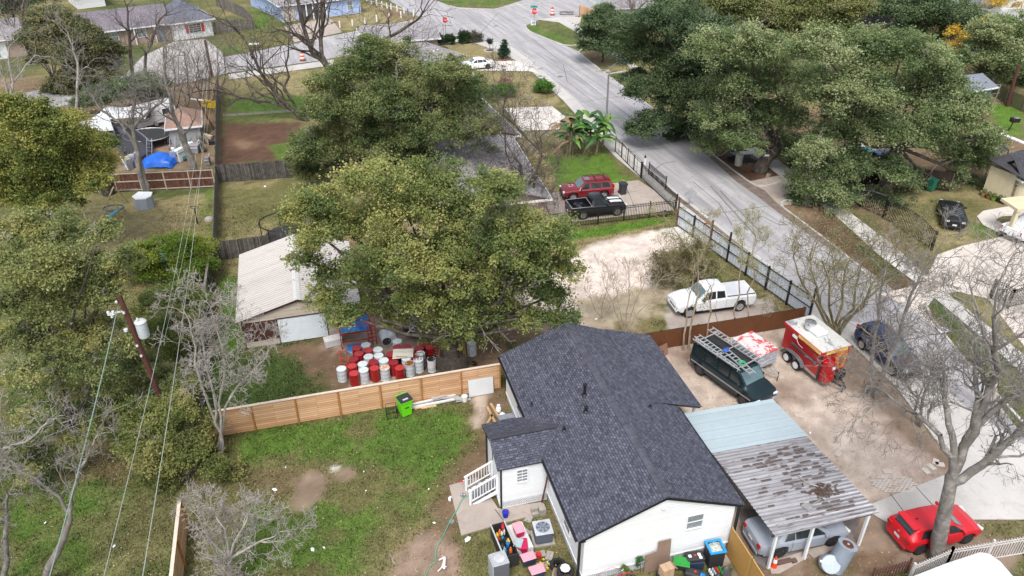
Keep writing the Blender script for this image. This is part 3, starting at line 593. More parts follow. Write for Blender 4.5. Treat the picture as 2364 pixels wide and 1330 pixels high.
# ---- tan metal shed
tanp=stripes('tan_steel_siding',(.50,.43,.36),.30,'v',.5,.5,.68,var=.04,sharp=(.0,.08)); brn=stripes('brown_steel_siding',(.075,.03,.028),.26,'v',.5,.5,.6,var=.1,sharp=(0,.1)); trimb=mat('brown_trim',(.055,.024,.02),.5)
shr=stripes('ribbed_shed_roof',(.52,.485,.455),.27,'y',.5,.8,.66,metal=.1,var=.05,sharp=(.0,.22),dirt=(.30,.27,.25),dirtf=(.56,.8),dirtscale=.6,sc3=(.5,1,1))
S=thing('metal_shed','tan steel shed with ribbed pale roof, brown panel and grey roll-up door','shed',F(-11,27.2),AZ)
w2,l2=3.95,4.6
rb=MB()
for sg in(-1,1):
    a=corrug((sg*w2,-l2,2.1),(0,-l2,3.22),(0,l2,3.22),(sg*w2,l2,2.1),.27,.018); rb.add(a.v,a.f)
rb.build('roof',shr,S); MB().slab([(-.22,-l2-.02,3.20),(0,-l2-.02,3.27),(0,l2,3.27),(-.22,l2,3.20)],.02).slab([(.22,-l2-.02,3.20),(0,-l2-.02,3.27),(0,l2,3.27),(.22,l2,3.20)],.02).build('ridge_cap',mat('ridge_metal',(.6,.59,.58),.4,.1),S)
mb=MB()
for sg in(-1,1): mb.bar((sg*w2,-l2-.0,2.04),(0,-l2-.0,3.16),.05,.12); mb.bar((sg*w2,l2,2.04),(0,l2,3.16),.05,.12); mb.bar((sg*(w2-.02),-l2,2.03),(sg*(w2-.02),l2,2.03),.05,.1)
mb.build('roof_trim',trimb,S)
wx=3.62; wy=-l2+.12
mb=MB(); mb.add([(-wx,wy,1.92),(wx,wy,1.92),(wx,wy,2.13),(0,wy,3.1),(-wx,wy,2.13)],[(0,1,2,3,4)]); mb.add([(-wx,wy,0),(-1.5,wy,0),(-1.5,wy,.42),(-wx,wy,.42)],[(0,1,2,3)]); mb.add([(1.66,wy,0),(wx,wy,0),(wx,wy,1.92),(1.66,wy,1.92)],[(0,1,2,3)])
mb.box(-wx,wy+.02,0,-wx+.04,l2-.12,2.1).box(wx-.04,wy+.02,0,wx,l2-.12,2.1).box(-wx+.05,l2-.16,0,wx-.05,l2-.12,2.1); mb.build('wall',tanp,S)
MB().add([(-wx,wy,.42),(-1.5,wy,.42),(-1.5,wy,1.92),(-wx,wy,1.92)],[(0,1,2,3)]).build('brown_panel',brn,S)
rd=MB(); k=26
for i in range(k): z=1.92*i/k; rd.add([(-1.44,wy+.04,z),(1.6,wy+.04,z),(1.6,wy+.01,z+.04),(-1.44,wy+.01,z+.04),(1.6,wy+.04,z+.074),(-1.44,wy+.04,z+.074)],[(0,1,2,3),(3,2,4,5)])
rd.build('roll_up_door',mat('door_steel',(.42,.46,.50),.45,.08,metal=.2),S); MB().box(-1.5,wy-.03,0,-1.44,wy+.05,1.95).box(1.6,wy-.03,0,1.66,wy+.05,1.95).box(-1.44,wy-.03,1.9,1.6,wy+.05,1.96).box(-wx-.02,wy-.02,0,-wx+.05,wy+.05,2.1).build('door_frame',trimb,S)
# ---- other houses
brick=bricktex('brown_brick',(.26,.17,.13),(.34,.24,.19),(.4,.36,.32),.22,.075); creamw=stripes('cream_siding',(.62,.56,.42),.2,'v',.6,.4,.8,var=.04,sharp=(0,.1)); bluew=stripes('light_blue_siding',(.40,.52,.78),.22,'v',.6,.4,.78,var=.06,sharp=(0,.1)); whitew=stripes('white_board_siding',(.72,.73,.74),.2,'v',.6,.3,.85,var=.03,sharp=(0,.08))
def house(name,label,A,Bp,depth,wh,rise,roofm,wallm,kind='gable',ov=.5,axis='x',cat='house',trim=white,base=None):
    "A,Bp: ground points of the front wall ends; depth away from the viewer"
    A=Vector(A);Bp=Vector(Bp); d=(Bp-A); L=d.length; rz=math.atan2(d.y,d.x); Hh=thing(name,label,cat,A,rz)
    x0,x1,y0,y1=-ov,L+ov,-ov,depth+ov; ze=wh; r=MB(); th=.06
    if kind=='hip':
        m=min(L,depth)/2+ov
        if L>=depth: p,q=(x0+m,(y0+y1)/2,ze+rise),(x1-m,(y0+y1)/2,ze+rise); fs=[[(x0,y0,ze),(x1,y0,ze),q,p],[(x1,y0,ze),(x1,y1,ze),q],[(x1,y1,ze),(x0,y1,ze),p,q],[(x0,y1,ze),(x0,y0,ze),p]]
        else: p,q=((x0+x1)/2,y0+m,ze+rise),((x0+x1)/2,y1-m,ze+rise); fs=[[(x0,y0,ze),(x1,y0,ze),p],[(x1,y0,ze),(x1,y1,ze),q,p],[(x1,y1,ze),(x0,y1,ze),q],[(x0,y1,ze),(x0,y0,ze),p,q]]
        for f_ in fs: r.slab(f_,th)
    else:
        if axis=='x': ym=(y0+y1)/2; r.slab([(x0,y0,ze),(x1,y0,ze),(x1,ym,ze+rise),(x0,ym,ze+rise)],th); r.slab([(x1,y1,ze),(x0,y1,ze),(x0,ym,ze+rise),(x1,ym,ze+rise)],th)
        else: xm=(x0+x1)/2; r.slab([(x0,y0,ze),(xm,y0,ze+rise),(xm,y1,ze+rise),(x0,y1,ze)],th); r.slab([(x1,y0,ze),(x1,y1,ze),(xm,y1,ze+rise),(xm,y0,ze+rise)],th)
    r.build('roof',roofm,Hh)
    w=MB(); w.add([(0,0,0),(L,0,0),(L,depth,0),(0,depth,0),(0,0,ze),(L,0,ze),(L,depth,ze),(0,depth,ze)],[(0,1,5,4),(1,2,6,5),(2,3,7,6),(3,0,4,7)])
    if kind=='gable':
        k=rise*.86
        if axis=='x': w.add([(0,0,ze),(0,depth,ze),(0,depth/2,ze+k)],[(0,2,1)]); w.add([(L,0,ze),(L,depth,ze),(L,depth/2,ze+k)],[(0,1,2)])
        else: w.add([(0,0,ze),(L,0,ze),(L/2,0,ze+k)],[(0,1,2)]); w.add([(0,depth,ze),(L,depth,ze),(L/2,depth,ze+k)],[(0,2,1)])
    w.build('wall',wallm,Hh)
    MB().box(x0-.04,y0-.05,ze-.2,x1+.04,y0-.005,ze-.01).box(x0-.05,y0,ze-.2,x0-.005,y1,ze-.01).box(x1+.005,y0,ze-.2,x1+.05,y1,ze-.01).build('fascia',trim,Hh); return Hh,L
blueD=mat('door_blue',(.07,.12,.22),.5); redS=mat('shutter_red',(.50,.02,.02),.5)
h,L=house('house','low house with long purple-grey roof and brick front at upper left',G(205,118),G(398,92),9,2.5,1.9,shPurp,brick); MB().box(L-1.7,-.05,0,L-.8,.0,2.1).build('door',blueD,h); window(h,L-4,0,1.5,1.2,1,0,2,2); window(h,L-8,0,1.5,1.6,1,0,2,2)
for x in(L-2.2,L-5,L-9): MB().box(x-.07,-.45,0,x+.07,-.3,2.3).build('porch_post',white,h)
h,L=house('house_wing','white wing with slate hip roof and red shutters on the purple-grey roofed house',G(404,95),G(494,82),8,2.6,2.3,shBlue,whitew,'hip'); h['category']='house wing'
window(h,L*.56,0,1.45,1.7,1.2,0,3,4,gl=wglassd); 
for s in(-1,1): MB().box(L*.56+s*1.15-.2,-.07,.85,L*.56+s*1.15+.2,-.01,2.05).build('shutter',redS,h)
h,L=house('house','light blue house with white corner trim and grey roof at the top',G(580,14),G(655,48),9,2.7,1.6,shGrey,bluew,'gable',axis='x'); 
h,L=house('house_wing','light blue front wing with recessed porch beside the dry lawn',G(652,52),G(834,30),7,2.7,1.3,shGrey,bluew,'hip'); h['category']='house wing'
window(h,L*.86,0,1.4,.8,1.4,0,2,2); MB().box(.2,-.06,0,L*.18,-.01,2.3).build('garage_door',mat('garage_tan',(.6,.55,.5),.6),h); MB().box(L*.22,-.04,0,L*.55,-.01,2.4).build('porch_shade_panel',mat('porch_shade_paint',(.12,.12,.13),.7),h)  # dark panel on the flat wall paints the shade of the recessed porch
for i in range(5): MB().box(L*(.22+.082*i)-.08,-.4,0,L*(.22+.082*i)+.08,-.25,2.6).build('porch_post',white,h)
# middle house beside the street: front hip wing, low wing, long roof running towards the viewer
h,L=house('house','grey hip-roofed front wing of the middle house with white fascia beside the driveway',G(975,195),G(1066,172),8,2.5,1.3,shGrey,whitew,'hip'); h['category']='house wing'; MB().lathe([(.12,0),(.12,.3),(0,.35)],8,(L*.5,1.6,3.0)).lathe([(.12,0),(.12,.3),(0,.35)],8,(L*.62,1.8,3.0)).build('roof_vent',white,h)
h,L=house('house','grey-roofed ranch wing stretching left behind the big oak, near the junction',G(850,140),G(1010,128),8,2.5,1.3,shGrey,brick,'gable'); h['category']='house wing'
A=G(1030,500,0); Bq=Vector(G(1262,455,2.6)); Bq.z=0
h,L=house('house','long ranch house with leaf-strewn purple-grey roof running from the street yard to the oaks',Vector((G(1262,455,2.6).x-9.2,G(1262,455,2.6).y-2.1,0)),Bq,17,2.6,1.5,shGrey,brick,'gable',axis='y',ov=.35)
h,L=house('house','dark-roofed rear wing of the ranch house with white eave line beside the round shrubs',Vector((G(1192,310,2.6).x-8.5,G(1192,310,2.6).y-3.2,0)),G(1192,310,2.6)*Vector((1,1,0)) if False else Vector((G(1192,310,2.6).x,G(1192,310,2.6).y,0)),14,2.6,1.6,shPurp,brick,'gable',axis='y',ov=.35); h['category']='house wing'
# top centre and top right
h,L=house('house','white house with pale grey roof behind the dark oak at the top',G(1405,62),G(1560,50),10,2.8,2.2,shGrey,whitew,'gable')
h,L=house('house','house with purple-grey roof mostly hidden behind the light green oaks',G(1880,100),G(2080,90),8,2.5,1.6,shPurp,brick,'hip')
h,L=house('house','white-walled house with slate roof in the top right corner',G(2270,62),G(2420,50),10,2.8,2.6,shBlue,whitew,'gable',axis='y')
h,L=house('house','brick house with white door frame at the far left edge',G(-80,148),G(64,128),9,2.6,1.7,shGrey,brick,'gable'); MB().box(L-5.2,-.06,0,L-2.2,-.01,2.2).build('door_frame',white,h); MB().box(L-4.6,-.12,.3,L-3.2,-.07,2).build('pane',wglass,h)
h,L=house('house','small white outbuilding with low gable behind the purple-grey roof',G(180,22),G(245,14),8,2.6,1.4,shPurp,whitew,'gable',axis='y')
h,L=house('garden_shed','slate-blue garden shed with pale roof rim behind the big oak at right',G(2205,262),G(2278,248),4.2,2.5,.9,stripes('slate_sheet_roof',(.22,.24,.29),.22,'u',.5,.6,.6,var=.08),mat('slate_blue_wall',(.12,.15,.20),.7,.1),'gable',ov=.35,cat='shed')
# yellow house at the right edge
h,L=house('house','cream sided house with charcoal roof and arched iron door at right edge',G(2296,446),G(2340,476),9,2.6,1.2,shDark,creamw,'gable',axis='y',ov=.4); MB().box(L*.55,-.05,1.5,L*.9,-.01,1.9).build('window',white,h); MB().box(L*.6,-.07,1.6,L*.85,-.04,1.8).build('pane',wglassd,h)
cw=mat('cream_render',(.66,.58,.40),.7,.08); iron=mat('black_iron',(.012,.011,.012),.5,.2)
P=thing('house_porch','cream rendered entrance bay with arched iron grille at right edge','entrance bay',G(2338,478),math.atan2(*(lambda d:(d.y,d.x))(G(2400,458)-G(2338,478))))
MB().box(0,0,0,.55,.25,2.8).box(2.6,0,0,4,.25,2.8).box(.55,0,2.5,2.6,.25,2.8).box(0,.6,0,4,3,2.75).build('wall',cw,P); MB().slab([(-.4,-.4,2.82),(4.4,-.4,2.82),(4.4,3.2,3.4),(-.4,3.2,3.4)],.06).build('roof',shDark,P)
mb=MB(); 
for i in range(12): x=.6+i*.175; mb.bar((x,.1,0),(x,.1,2.45-abs(x-1.57)**2*.35),.03)
for z in(.1,1.0,1.9): mb.bar((.55,.1,z),(2.6,.1,z),.04)
mb.build('iron_grille',iron,P)
C2=thing('garage_canopy','cream canopy on a slanting post over the white pickup at right edge','canopy',G(2325,548),R(12))
MB().box(-.15,-.15,0,.15,.15,2.5).build('post',cw,C2); MB().slab([(-.3,-.3,2.7),(6,-.3,2.7),(6,1.6,2.8),(-.3,1.6,2.8)],.22).build('canopy_roof',cw,C2)
# ================================================================ FENCES
pine=bricktex('new_pine',(.47,.255,.125),(.64,.42,.26),(.20,.10,.05),2.35,.14,.011,.7,.5,.3,streak=.12); pinep=mat('pine_post',(.40,.18,.05),.8,.2); pinec=mat('pine_cap',(.72,.60,.50),.8,.1)
def boardfence(label,P,h,mb_board,mb_post,step=2.4,cap=None,vertical=False,rails=None,side=1,name='fence',cat='fence',bw=.14,gap=.008,jit=.0,postup=0.0,group=None,mrail=None):
    P=[Vector((p.x,p.y,0)) for p in P]; base=P[0]; root=thing(name,label,cat,base,0,group); rs=random.Random(hash(label)%999)
    pan=MB(); rl=MB(); cp=MB(); posts=[]
    for a,b_ in zip(P[:-1],P[1:]):
        d=b_-a; L=d.length; d.normalize(); nn=Vector((d.y,-d.x,0))*side; a=a-base
        if vertical:
            k=int(L/bw)
            for i in range(k): hh=h+rs.uniform(-jit,jit); p=a+d*(i+.5)*L/k; pan.cb(p+Vector((0,0,hh/2))+nn*rs.uniform(0,.012),L/k-gap,.02,hh,math.atan2(d.y,d.x),)
        else: pan.bar(a+Vector((0,0,h/2)),a+d*L+Vector((0,0,h/2)),.03,h)
        k=max(1,round(L/step))
        for i in range(k+1): posts.append(a+d*(L*i/k)+nn*.06)
        for z in (rails or []): rl.bar(a+nn*.04+Vector((0,0,z)),a+d*L+nn*.04+Vector((0,0,z)),.05,.09)
        if cap: cp.bar(a+Vector((0,0,h+.012)),a+d*L+Vector((0,0,h+.012)),.16,.03)
    pan.build('boards',mb_board,root)
    for p in posts: MB().box(p.x-.045,p.y-.045,0,p.x+.045,p.y+.045,h+postup).build('post',mb_post,root)
    if rails: rl.build('rail',mrail or mb_post,root)
    if cap: cp.build('cap_rail',cap,root)
    return root
boardfence('new horizontal-board pine fence with pale cap between barrels and grass yard',[F(-16.35,14.55),F(.25,14.55)],1.8,pine,pinep,2.35,pinec)
boardfence('short stretch of new pine fence running off the bottom left edge',[F(-17.15,8.2),F(-17.1,1.2)],1.8,pine,pinep,2.35,pinec,side=-1)
weath=stripes('weathered_wood',(.22,.195,.17),.15,'u',.9,.5,.35,var=.35,sharp=(.02,.12)); dkw=stripes('dark_weathered_wood',(.13,.118,.11),.16,'u',.9,.5,.3,var=.4,sharp=(.02,.14)); redw=stripes('red_brown_stained_wood',(.17,.07,.043),.15,'u',.85,.5,.4,var=.35,sharp=(.02,.12)); railw=mat('pale_rail',(.50,.42,.36),.85,.15)
boardfence('weathered grey picket fence dividing the two back gardens, seen nearly edge-on',[G(502,598),G(505,445),G(505,300),G(508,205)],1.75,weath,weath,2.4,vertical=True,jit=.05,rails=[.4,1.4],side=-1)
boardfence('dark sheet and board fence along the vine-covered garden left of the shed',[G(470,960),G(478,800),G(488,680),G(500,602)],1.8,dkw,weath,2.2,cap=weath)
boardfence('red-brown board fence with pale rails below the junk yard',[G(215,445),G(498,432)],1.8,redw,railw,2.3,vertical=True,rails=[.12,.95,1.72],jit=.02,mrail=railw)
boardfence('grey weathered picket fence beside the mulch bed',[G(507,421),G(676,410)],1.75,dkw,weath,2.4,vertical=True,jit=.06,bw=.16,rails=[.3,1.4],side=-1)
boardfence('dark board fence closing the yard behind the shed',[F(-17.0,35.2),F(-12,35.4)],1.6,dkw,weath,2,vertical=True)
boardfence('grey board fence round the side yard of the red-shuttered house',[G(497,78),G(588,68),G(566,42),G(500,14)],1.8,weath,weath,2.4,vertical=True,rails=[.4,1.5])
boardfence('new orange-tan wood fence near the barricade barrels at the top',[G(1338,38),G(1372,50),G(1440,40)],1.8,pine,pinep,2.4)
boardfence('mossy board fence behind the slate-blue shed at right',[G(2285,215),G(2320,240),G(2400,275)],1.7,mat('mossy_wood',(.13,.13,.06),.9,.3,4),weath,2.4,vertical=True,jit=.05)
boardfence('dark rear fence under the tree at the top right edge',[G(2150,215),G(2285,216)],1.7,dkw,weath,2.4,vertical=True)
boardfence('dark brown board fence half hidden under the big oak by the bins',[G(1985,425),G(2120,432),G(2190,442)],1.8,mat('dark_stained_fence',(.05,.028,.022),.85),weath,2.4,vertical=True)
# rust-brown sheet fence
rust=mat('rust_sheet',(.150,.052,.016),.75,.2,1.5,dirt=(.10,.04,.02),dirtf=(.5,.8))
fr=thing('fence','rust-brown sheet metal fence behind the van and food trailer','fence',F(8.6,15.6),AZ)
corrug((0,0,.02),(0,0,1.42),(13.1,0.02,1.42),(13.1,.02,.02),.16,.012).build('sheet_panel',rust,fr); MB().bar((0,.06,1.36),(13.1,.08,1.36),.05,.08).bar((0,.06,.3),(13.1,.08,.3),.05,.08).build('rail',iron,fr)
for i in range(6): MB().box(i*2.6-.04,.04,0,i*2.6+.04,.12,1.45).build('post',iron,fr)
# white sheet fence with black frame along the pavement
wsm=stripes('white_sheet_fence',(.62,.67,.73),.30,'x',.5,.6,.72,var=.05,sharp=(0,.07),dirt=(.36,.33,.32),dirtf=(.6,.85))
a=G(1563,522);b_=G(1868,740); wf=thing('fence','white corrugated sheet fence in black steel frame along the pavement','fence',a,math.atan2((b_-a).y,(b_-a).x)); Lw=(b_-a).length
corrug((0,0,.05),(0,0,1.9),(Lw,0,1.9),(Lw,0,.05),.30,.014).build('sheet_panel',wsm,wf)
mb=MB(); [mb.bar((0,-.06,z),(Lw,-.06,z),.05,.05) for z in(.15,1.0,1.82)]; mb.build('rail',iron,wf)
rustp=mat('rusty_post',(.14,.06,.045),.8,.3,5)
for i in range(8): x=Lw*i/7; hh=2.6 if i in(0,2,3,7) else 2.0; MB().box(x-.06,-.13,0,x+.06,-.02,hh).build('post',rustp if i in(0,2) else iron,wf)
MB().bar((Lw*.29,-.08,2.3),(Lw*.29-.55,-.5,2.2),.06).bar((Lw*.29-.55,-.5,2.2),(Lw*.29-.55,-.5,1.9),.05).build('bracket',mat('red_oxide',(.35,.06,.04),.7),wf)
# iron picket fences
def iron_fence(label,P,h,sp=.14,step=2.4,m=None,name='fence',cat='fence',arch=0,posth=.12,pw=.03,group=None,postw=.08,rails=(.12,-.12,-.28)):
    m=m or iron; P=[Vector((p.x,p.y,0)) for p in P]; base=P[0]; root=thing(name,label,cat,base,0,group); pk=MB(); rl=MB(); 
    for a,b_ in zip(P[:-1],P[1:]):
        d=b_-a;L=d.length;d.normalize();a=a-base; k=int(L/sp)
        for i in range(1,k):
            t=i/k; hh=h+arch*math.sin(math.pi*t); p=a+d*L*t; pk.bar(p+Vector((0,0,.08)),p+Vector((0,0,hh)),pw)
        for zr in rails:
            n_=12 if arch else 1
            for j in range(n_):
                t0,t1=j/n_,(j+1)/n_; z0=zr if zr>0 else h+arch*math.sin(math.pi*t0)+zr; z1=zr if zr>0 else h+arch*math.sin(math.pi*t1)+zr
                rl.bar(a+d*L*t0+Vector((0,0,z0)),a+d*L*t1+Vector((0,0,z1)),.04)
        kk=max(1,round(L/step))
        for i in range(kk+1): p=a+d*L*i/kk; MB().box(p.x-postw/2,p.y-postw/2,0,p.x+postw/2,p.y+postw/2,h+posth).build('post',m,root)
    pk.build('pickets',m,root); rl.build('rail',m,root); return root
iron_fence('black iron picket fence in front of the black pickup',[G(1215,540),G(1258,532),G(1556,497)],1.5,.145,2.45)
iron_fence('black rail fence along the pavement beside the banana clump',[G(1420,350),G(1478,410)],1.5,.9,1.6,rails=(.1,-.06))
iron_fence('black iron driveway gate with pickets beside the white sheet fence',[G(1480,412),G(1560,488)],1.55,.145,9,name='gate',cat='gate')
iron_fence('black iron rail gate folded back along the pavement kerb',[G(1497,403),G(1536,437)],1.2,.16,9,name='gate',cat='gate')
iron_fence('arched black iron gate near the black muscle car',[G(2040,505),G(2150,578)],1.6,.17,9,arch=.5,pw=.05,name='gate',cat='gate',postw=.14)
iron_fence('black iron picket fence under the oak left of the arched gate',[G(1952,455),G(1985,478),G(2036,503)],1.9,.17,3,pw=.045)
iron_fence('arched black iron gate panel on the concrete drive at right edge',[G(2284,690),G(2325,712),G(2420,690)],1.5,.15,2.2,arch=.25,name='gate',cat='gate',postw=.16)
wiron=mat('white_iron',(.70,.68,.66),.6,.1); iron_fence('white iron picket fence at the bottom right corner',[G(2093,1350),G(2180,1312),G(2364,1280),G(2420,1270)],1.35,.14,2.2,m=wiron,pw=.035,postw=.1)
iron_fence('rusty low iron panel lying along the dirt at the bottom edge',[G(2010,1345),G(2092,1322)],.9,.16,2,m=rustp)
# diagonal braced wooden gate
wg=thing('gate','tan wooden gate with diagonal braces between house wall and carport','gate',F(7.45,-.1),AZ-R(90)); golden=mat('golden_pine',(.47,.26,.07),.75,.2,4,sc3=(8,8,1))
pb=MB()
for i in range(26): pb.box(i*.14,.0,.05,i*.14+.135,.02,1.85)
pb.build('boards',golden,wg)
for x0 in(0,1.85):
    f_=MB(); f_.bar((x0,.045,.15),(x0+1.8,.045,.15),.05,.09).bar((x0,.045,1.78),(x0+1.8,.045,1.78),.05,.09).bar((x0+.04,.045,.1),(x0+.04,.045,1.85),.09,.05).bar((x0+1.76,.045,.1),(x0+1.76,.045,1.85),.09,.05).bar((x0+.05,.05,.2),(x0+1.75,.05,1.75),.05,.09).bar((x0,.045,1.0),(x0+1.8,.045,1.0),.05,.08); f_.build('brace',mat('golden_pine_light',(.58,.36,.14),.75,.2),wg)
# chain link / low edging behind the mulch bed
le=thing('garden_edging','low brick edging across the lawn behind the mulch bed','edging',G(520,270)); mb=MB(); rr=random.Random(3)
for i in range(40):
    p=G(520+i*5.2,268-i*.35)-G(520,270); mb.cb(p+Vector((0,0,.1)),.42,.25,.22,rr.uniform(-.2,.2))
mb.build('bricks',concm,le)
# ================================================================ TREES AND PLANTS
def barkmat(name,c,c2): return mat(name,c,.9,.35,3,bmp=.6,bscale=18,dirt=c2,dirtf=(.5,.65),sc3=(1,1,.4))
bkGrey=barkmat('bark_grey',(.21,.19,.172),(.31,.29,.27)); bkDark=barkmat('bark_dark',(.085,.066,.055),(.16,.14,.12)); bkPale=barkmat('bark_pale',(.34,.31,.28),(.46,.43,.40)); bkMid=barkmat('bark_mid',(.17,.14,.12),(.27,.24,.21)); bkMoss=barkmat('bark_moss',(.17,.145,.07),(.26,.24,.14)); bkTan=barkmat('bark_tan',(.36,.29,.22),(.45,.38,.31))
def segmesh(name,segs,mt,parent,n=4):
    "tapered limb segments (p,q,r0,r1) as one mesh"
    if not segs: return None
    S_=np.array([(*p,*q,a,b) for p,q,a,b in segs]); p=S_[:,0:3];q=S_[:,3:6];d=q-p; L=np.linalg.norm(d,axis=1)[:,None]+1e-9; d=d/L
    u=np.where(np.abs(d[:,2:3])<.9,np.array([[0,0,1.]]),np.array([[1.,0,0]])); t=np.cross(d,u); t/=np.linalg.norm(t,axis=1)[:,None]; w=np.cross(t,d)
    ang=np.arange(n)*2*np.pi/n; ring=lambda c,r:(c[:,None,:]+(t[:,None,:]*np.cos(ang)[None,:,None]+w[:,None,:]*np.sin(ang)[None,:,None])*r[:,None,None])
    q2=q+d*(S_[:,7:8]*.3); V=np.concatenate([ring(p,S_[:,6]),ring(q2,S_[:,7])],1).reshape(-1,3); m=len(S_)
    base=(np.arange(m)*2*n)[:,None,None]; k=np.arange(n); quad=np.stack([k,(k+1)%n,n+(k+1)%n,n+k],1)[None]; Fc=(base+quad).reshape(-1,4).astype(np.int32)
    me=bpy.data.meshes.new(name); me.vertices.add(len(V)); me.vertices.foreach_set('co',V.astype(np.float32).ravel()); me.loops.add(Fc.size); me.loops.foreach_set('vertex_index',Fc.ravel()); me.polygons.add(len(Fc))
    me.polygons.foreach_set('loop_start',np.arange(0,Fc.size,4,dtype=np.int32)); me.polygons.foreach_set('loop_total',np.full(len(Fc),4,dtype=np.int32)); me.polygons.foreach_set('use_smooth',[True]*len(Fc)); me.update(calc_edges=True)
    me.materials.append(mt); o=bpy.data.objects.new(name,me); link(o,parent); return o
def rot(d,ang,rs):
    d=d/np.linalg.norm(d); a=rs.normal(size=3); a-=d*(a@d); a/=np.linalg.norm(a)+1e-9; return d*math.cos(ang)+a*math.sin(ang)
def grow(S_,p,d,L,r,lv,mx,rs,wig=.18,up=.06,ang=(.45,1.0),rat=(.55,.8),n=4,kids=1,rmin=.006):
    step=L/n; p=np.array(p,float); d=np.array(d,float)
    for i in range(n):
        d=d+rs.normal(size=3)*wig; d[2]+=up; d/=np.linalg.norm(d); q=p+d*step; r2=max(r*(1-.42/n),rmin); S_.append((p,q,r,r2))
        if lv<mx and i>=n-2:
            for _ in range(kids if i<n-1 else kids+1):
                grow(S_,q,rot(d,rs.uniform(*ang),rs),L*rs.uniform(*rat),max(r2*rs.uniform(.5,.72),rmin),lv+1,mx,rs,wig,up,ang,rat,n,kids,rmin)
        p=q;r=r2
def bare(name,label,base,stems,mt,seed=1,mx=4,group=None,leaf=None,n=4,cat='tree',**k):
    "stems: list of (px,py-of-path points with height, start radius): each path [(px,py,dy),...] then free growth"
    rs=np.random.RandomState(seed); B=G(*base); root=thing(name,label,cat,B,0,group); tr=[];tw=[]
    for path,r0,L,sub in stems:
        L*=.82; pts=([] if sub<0 else [np.zeros(3)])+[np.array(PY(a,b_,B.y+c)-B) for a,b_,c in path]; sub=abs(sub); m=len(pts); r=r0
        for i in range(m-1):
            r2=r0*(1-.6*(i+1)/(m)); a,b_=pts[i],pts[i+1]; md=(a+b_)/2+rs.normal(size=3)*np.linalg.norm(b_-a)*.05
            tr+= [(a,md,r,(r+r2)/2),(md,b_,(r+r2)/2,r2)]
            if i>=sub:
                for q_ in (md,b_):
                    for _ in range(2): grow(tw,q_,rot((b_-a),rs.uniform(.5,1.1),rs),L*rs.uniform(.5,.85),r2*.5,1,mx,rs,n=n,**k)
            r=r2
        grow(tw,pts[-1],pts[-1]-pts[-2],L,r,0,mx,rs,n=n,**k)
    segmesh('trunk',tr,mt,root,8); segmesh('branches',tw,mt,root,4)
    if leaf:
        ends=np.array([s[1] for s in tw]); e=ends[rs.randint(0,len(ends),leaf[0])]+rs.normal(size=(leaf[0],3))*.1
        leafquads('leaves',e,leaf[1],leaf[2],rs,root)
    return root
def leafquads(name,c,size,pal,rs,parent,colr=None,up=.7):
    size*=.72; n=len(c); nn=rs.normal(size=(n,3)); nn[:,2]=np.abs(nn[:,2])+up; nn/=np.linalg.norm(nn,axis=1)[:,None]
    a=rs.normal(size=(n,3)); t=np.cross(nn,a); t/=np.linalg.norm(t,axis=1)[:,None]; b_=np.cross(nn,t); s=size*rs.uniform(.6,1.4,n)[:,None]
    V=np.stack([c-t*s*.8,c-b_*s*.42,c+t*s*.8,c+b_*s*.42],1)
    p=np.array(pal); w=rs.rand(n) if colr is None else np.clip(colr+rs.normal(size=n)*.10,0,.999)
    x=w*(len(p)-1); i=np.minimum(x.astype(int),len(p)-2); f=(x-i)[:,None]; cc=(p[i]*(1-f)+p[i+1]*f)*rs.uniform(.78,1.22,(n,1))
    return facemesh(name,V,cc,MC['leafy'],parent)
